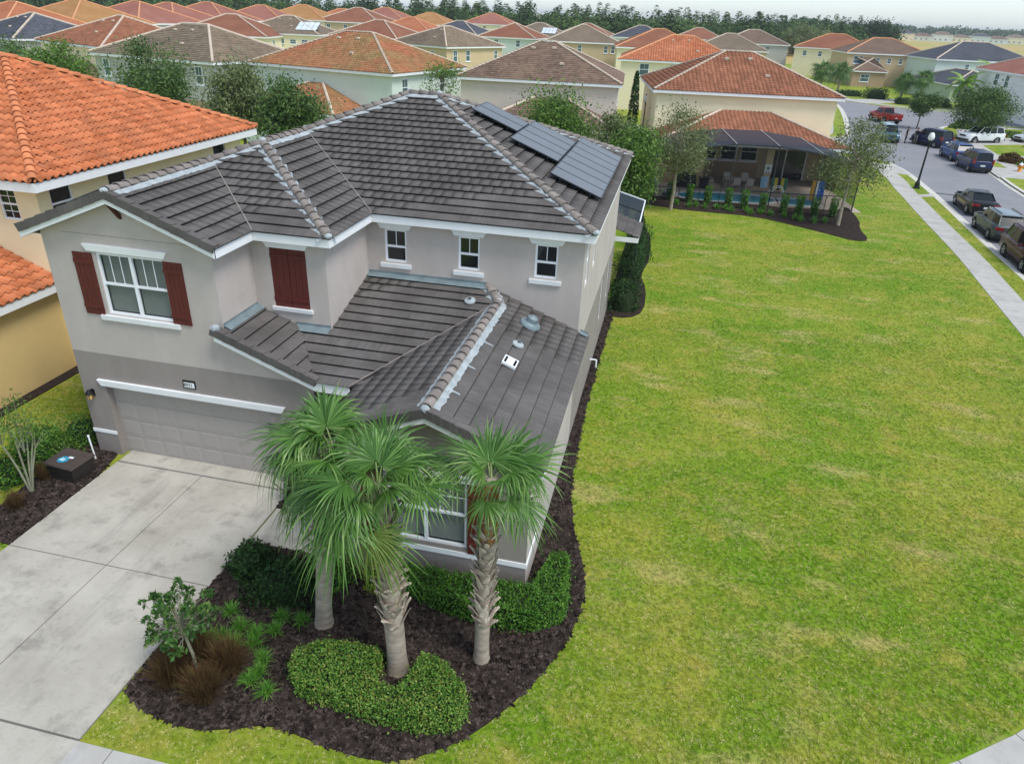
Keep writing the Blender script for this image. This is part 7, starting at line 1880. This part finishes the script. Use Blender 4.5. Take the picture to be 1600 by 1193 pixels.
# ------------------------------------------------------------------ street furniture
M['lamp_green'] = mat('dark_green_iron', '#1e2a25', .5, .1, 4, metal=.3); M['globe'] = mat('lamp_globe', '#e8ecec', .3, .04, 4)
def street_lamp(x, y, label, h=3.75):
    t = thing('street_lamp', label, 'street lamp', (x, y, 0))
    b = MB(); b.lathe([(.26, 0), (.26, .12), (.2, .16), (.19, .42), (.13, .55), (.11, .62), (.12, .66), (.09, .7)], (0, 0, 0), 12); b.build('base', M['lamp_green'], t)
    b = MB(); b.lathe([(.085, .7), (.06, h-.25), (.08, h-.2), (.06, h-.12), (.11, h), (.15, h+.03)], (0, 0, 0), 12); b.build('pole', M['lamp_green'], t, True)
    b = MB(); b.lathe([(.15, 0), (.23, .12), (.24, .3), (.17, .5), (.08, .6), (0, .62)], (0, 0, h+.03), 14); b.build('globe', M['globe'], t, True)
    b = MB(); b.lathe([(.1, 0), (.05, .06), (.02, .14), (0, .16)], (0, 0, h+.63), 10); b.build('finial', M['lamp_green'], t)
    b = MB()
    for j in range(4): a = j*math.pi/2+.4; b.bar((.15*math.cos(a), .15*math.sin(a), h+.02), (.242*math.cos(a), .242*math.sin(a), h+.2), .02, .015, (math.cos(a), math.sin(a), 0))
    b.build('cradle', M['lamp_green'], t)
street_lamp(19.86, 64.75, 'dark street lamp with white globe on the grass verge by the road')
street_lamp(-3.1, 72.0, 'dark street lamp in the gap between beige and yellow houses', 4.5)
t = thing('fire_hydrant', 'orange fire hydrant with pale cap on the far verge', 'hydrant', (32.16, 77.5, 0)); M['hyd'] = mat('hydrant_orange', '#d9861f', .5, .1, 6)
b = MB(); b.lathe([(.22, 0), (.22, .06), (.15, .08), (.14, .5), (.19, .53), (.19, .58)], (0, 0, 0), 14); b.build('barrel', M['hyd'], t, True)
b = MB(); b.lathe([(.18, .58), (.17, .68), (.1, .76), (.04, .78), (.04, .84), (0, .84)], (0, 0, 0), 14); b.build('bonnet', M['vinyl'], t, True)
for a in (0, math.pi/2, math.pi): b = MB(); b.tube([(.1*math.cos(a), .1*math.sin(a), .42), (.26*math.cos(a), .26*math.sin(a), .42)], .075, 10); b.build('nozzle', M['hyd'], t)
# black box beside the driveway with a blue and white sticker
bx_ = thing('utility_box', 'dark brown lidded resin box beside the driveway with a blue sticker', 'box', (-14.72, 12.98, .03), R(-5)); M['resin'] = mat('dark_resin', '#2a2524', .55, .1, 5, .1, 40)
b = MB(); b.hexa([(-.42, -.34, 0), (.42, -.34, 0), (.42, .34, 0), (-.42, .34, 0), (-.43, -.35, .46), (.43, -.35, .46), (.43, .35, .46), (-.43, .35, .46)]); b.build('body', M['resin'], bx_)
for sx in (-1, 1):
    for sy in (-1, 1): b = MB(); b.box(sx*.4-.03, sx*.4+.03, sy*.325-.03, sy*.325+.03, 0, .46); b.build('corner_post', M['resin'], bx_)
for j in range(4): b = MB(); b.box(-.36, .36, -.362, -.34, .05+j*.1, .13+j*.1); b.build('slat', M['resin'], bx_)
b = MB(); b.hexa([(-.48, -.4, .465), (.48, -.4, .465), (.48, .4, .465), (-.48, .4, .465), (-.46, -.38, .51), (.46, -.38, .51), (.46, .38, .53), (-.46, .38, .53)]); lid = b.build('lid', mat('lid_resin', '#4b413c', .6, .12, 5, .1, 50), bx_)
M['blue_sticker'] = mat('blue_sticker', '#2f8fb0', .4, .15, 12); 
b = MB(); b.lathe([(0, .004), (.15, .003), (.15, 0)], (-.08, -.1, .519), 20); b.build('sticker', M['blue_sticker'], lid)
b = MB(); b.box(-.17, -.02, -.16, -.1, .524, .526); b.box(-.15, -.11, -.1, -.03, .5245, .526); b.box(-.07, -.03, -.1, -.05, .5245, .526); b.build('sticker_mark', mat('pale_mark', '#bfe6f2', .4, .1, 9), lid)
b = MB(); b.box(-.02, .12, .0, .07, .522, .5245); b.build('sticker_label', M['vinyl'], lid)
t = thing('plastic_stake', 'thin white plastic stake leaning by the garage corner', 'stake', (-14.66, 13.74, .03))
b = MB(); b.tube([(0, 0, 0), (-.07, .03, .72)], .022, 8); b.build('rod', M['vinyl'], t); b = MB(); b.lathe([(.03, 0), (.03, .05), (0, .055)], (-.07, .03, .71), 8); b.build('cap', M['vinyl'], t)
# screened lean-to behind the grey house
lp = [( -1.94, 30.35), (-.75, 30.35)]
lan = MB(); Pl_ = Plane((-.95, 30.6, 3.1), (0, 1), (-1, 0), .3)
for i_, (ya, yc) in enumerate(((30.65, 33.2),)):
    q = MB(); q.face([(-.95, ya, 3.1), (-.95, yc, 3.1), (-2.4, yc, 3.55), (-2.4, ya, 3.55)]); rr_ = q.build('porch_roof', M['underlay'], house)
fl2, ct2 = flat_tiles([(Pl_, [(-.95, 30.65), (-.95, 33.2), (-2.4, 33.2), (-2.4, 30.65)])]); ct2.build('tiles_cut', M['tile'], rr_)['kind'] = 'stuff'; place_tiles(rr_, fl2, bpy.data.meshes['tile'], M['tile'], 400)
fascia(house, (-.95, 30.65), (-.95, 33.2), 2.88, 3.09); fascia(house, (-2.0, 30.65), (-.95, 30.65), 2.88, 3.09)
lc = thing('patio_cage', 'dark screened patio enclosure at the back of the grey house', 'screen enclosure', (0, 0, 0))
for (xa, ya, xb_, yc) in ((-1.1, 33.3, -1.1, 38.5), (-1.1, 30.8, -1.1, 33.3)):
    q = MB(); q.face([(xa, ya, 0), (xb_, yc, 0), (xb_, yc, 2.9), (xa, ya, 2.9)]); q.build('wall_screen', M['screen_v'], lc)
q = MB(); q.face([(-1.1, 33.3, 2.95), (-1.1, 38.5, 2.95), (-3.6, 38.5, 3.6), (-3.6, 33.3, 3.6)]); q.build('roof_screen', M['screen'], lc)
for ya in (33.3, 35.9, 38.5): q = MB(); q.bar((-1.1, ya, 2.98), (-3.6, ya, 3.63), .06, .05); q.build('rafter', M['vinyl'] if ya > 38 else M['bronze'], lc); q = MB(); q.bar((-1.1, ya, 0), (-1.1, ya, 2.95), .06, .06, (0, 1, 0)); q.build('post', M['bronze'], lc)
q = MB(); q.bar((-1.08, 33.3, 2.98), (-1.08, 38.5, 2.98), .06, .05); q.build('beam', M['vinyl'], lc)
# pool fence of dark rails
pf = thing('pool_fence', 'low dark mesh safety fence along the pool edge', 'fence', (0, 0, 0))
for i in range(9):
    x = -.6+i*1.42; p = MB(); p.bar((x, 52.95-.02*i, .02), (x, 52.95-.02*i, 1.15), .04, .04, (0, 1, 0)); p.build('post', M['bronze'], pf)
    if i < 8: p = MB(); p.face([(x, 52.95-.02*i, .08), (x+1.42, 52.93-.02*i, .08), (x+1.42, 52.93-.02*i, 1.12), (x, 52.95-.02*i, 1.12)]); p.build('mesh_panel', M['screen_v'], pf)

# thin air between the camera and the far houses
hz = MB(); hz.box(-2600, 2600, -400, 4700, -1.2, 24)
hm_ = bpy.data.materials.new('haze_air'); hm_.use_nodes = True
hn, hl = hm_.node_tree.nodes, hm_.node_tree.links
hn.remove(hn['Principled BSDF']); pv = hn.new('ShaderNodeVolumePrincipled'); pv.inputs['Density'].default_value = .00018; pv.inputs['Color'].default_value = (.9, .95, 1, 1)
hl.new(pv.outputs[0], hn['Material Output'].inputs['Volume'])
ho_ = hz.build('haze', hm_); ho_['kind'] = 'stuff'
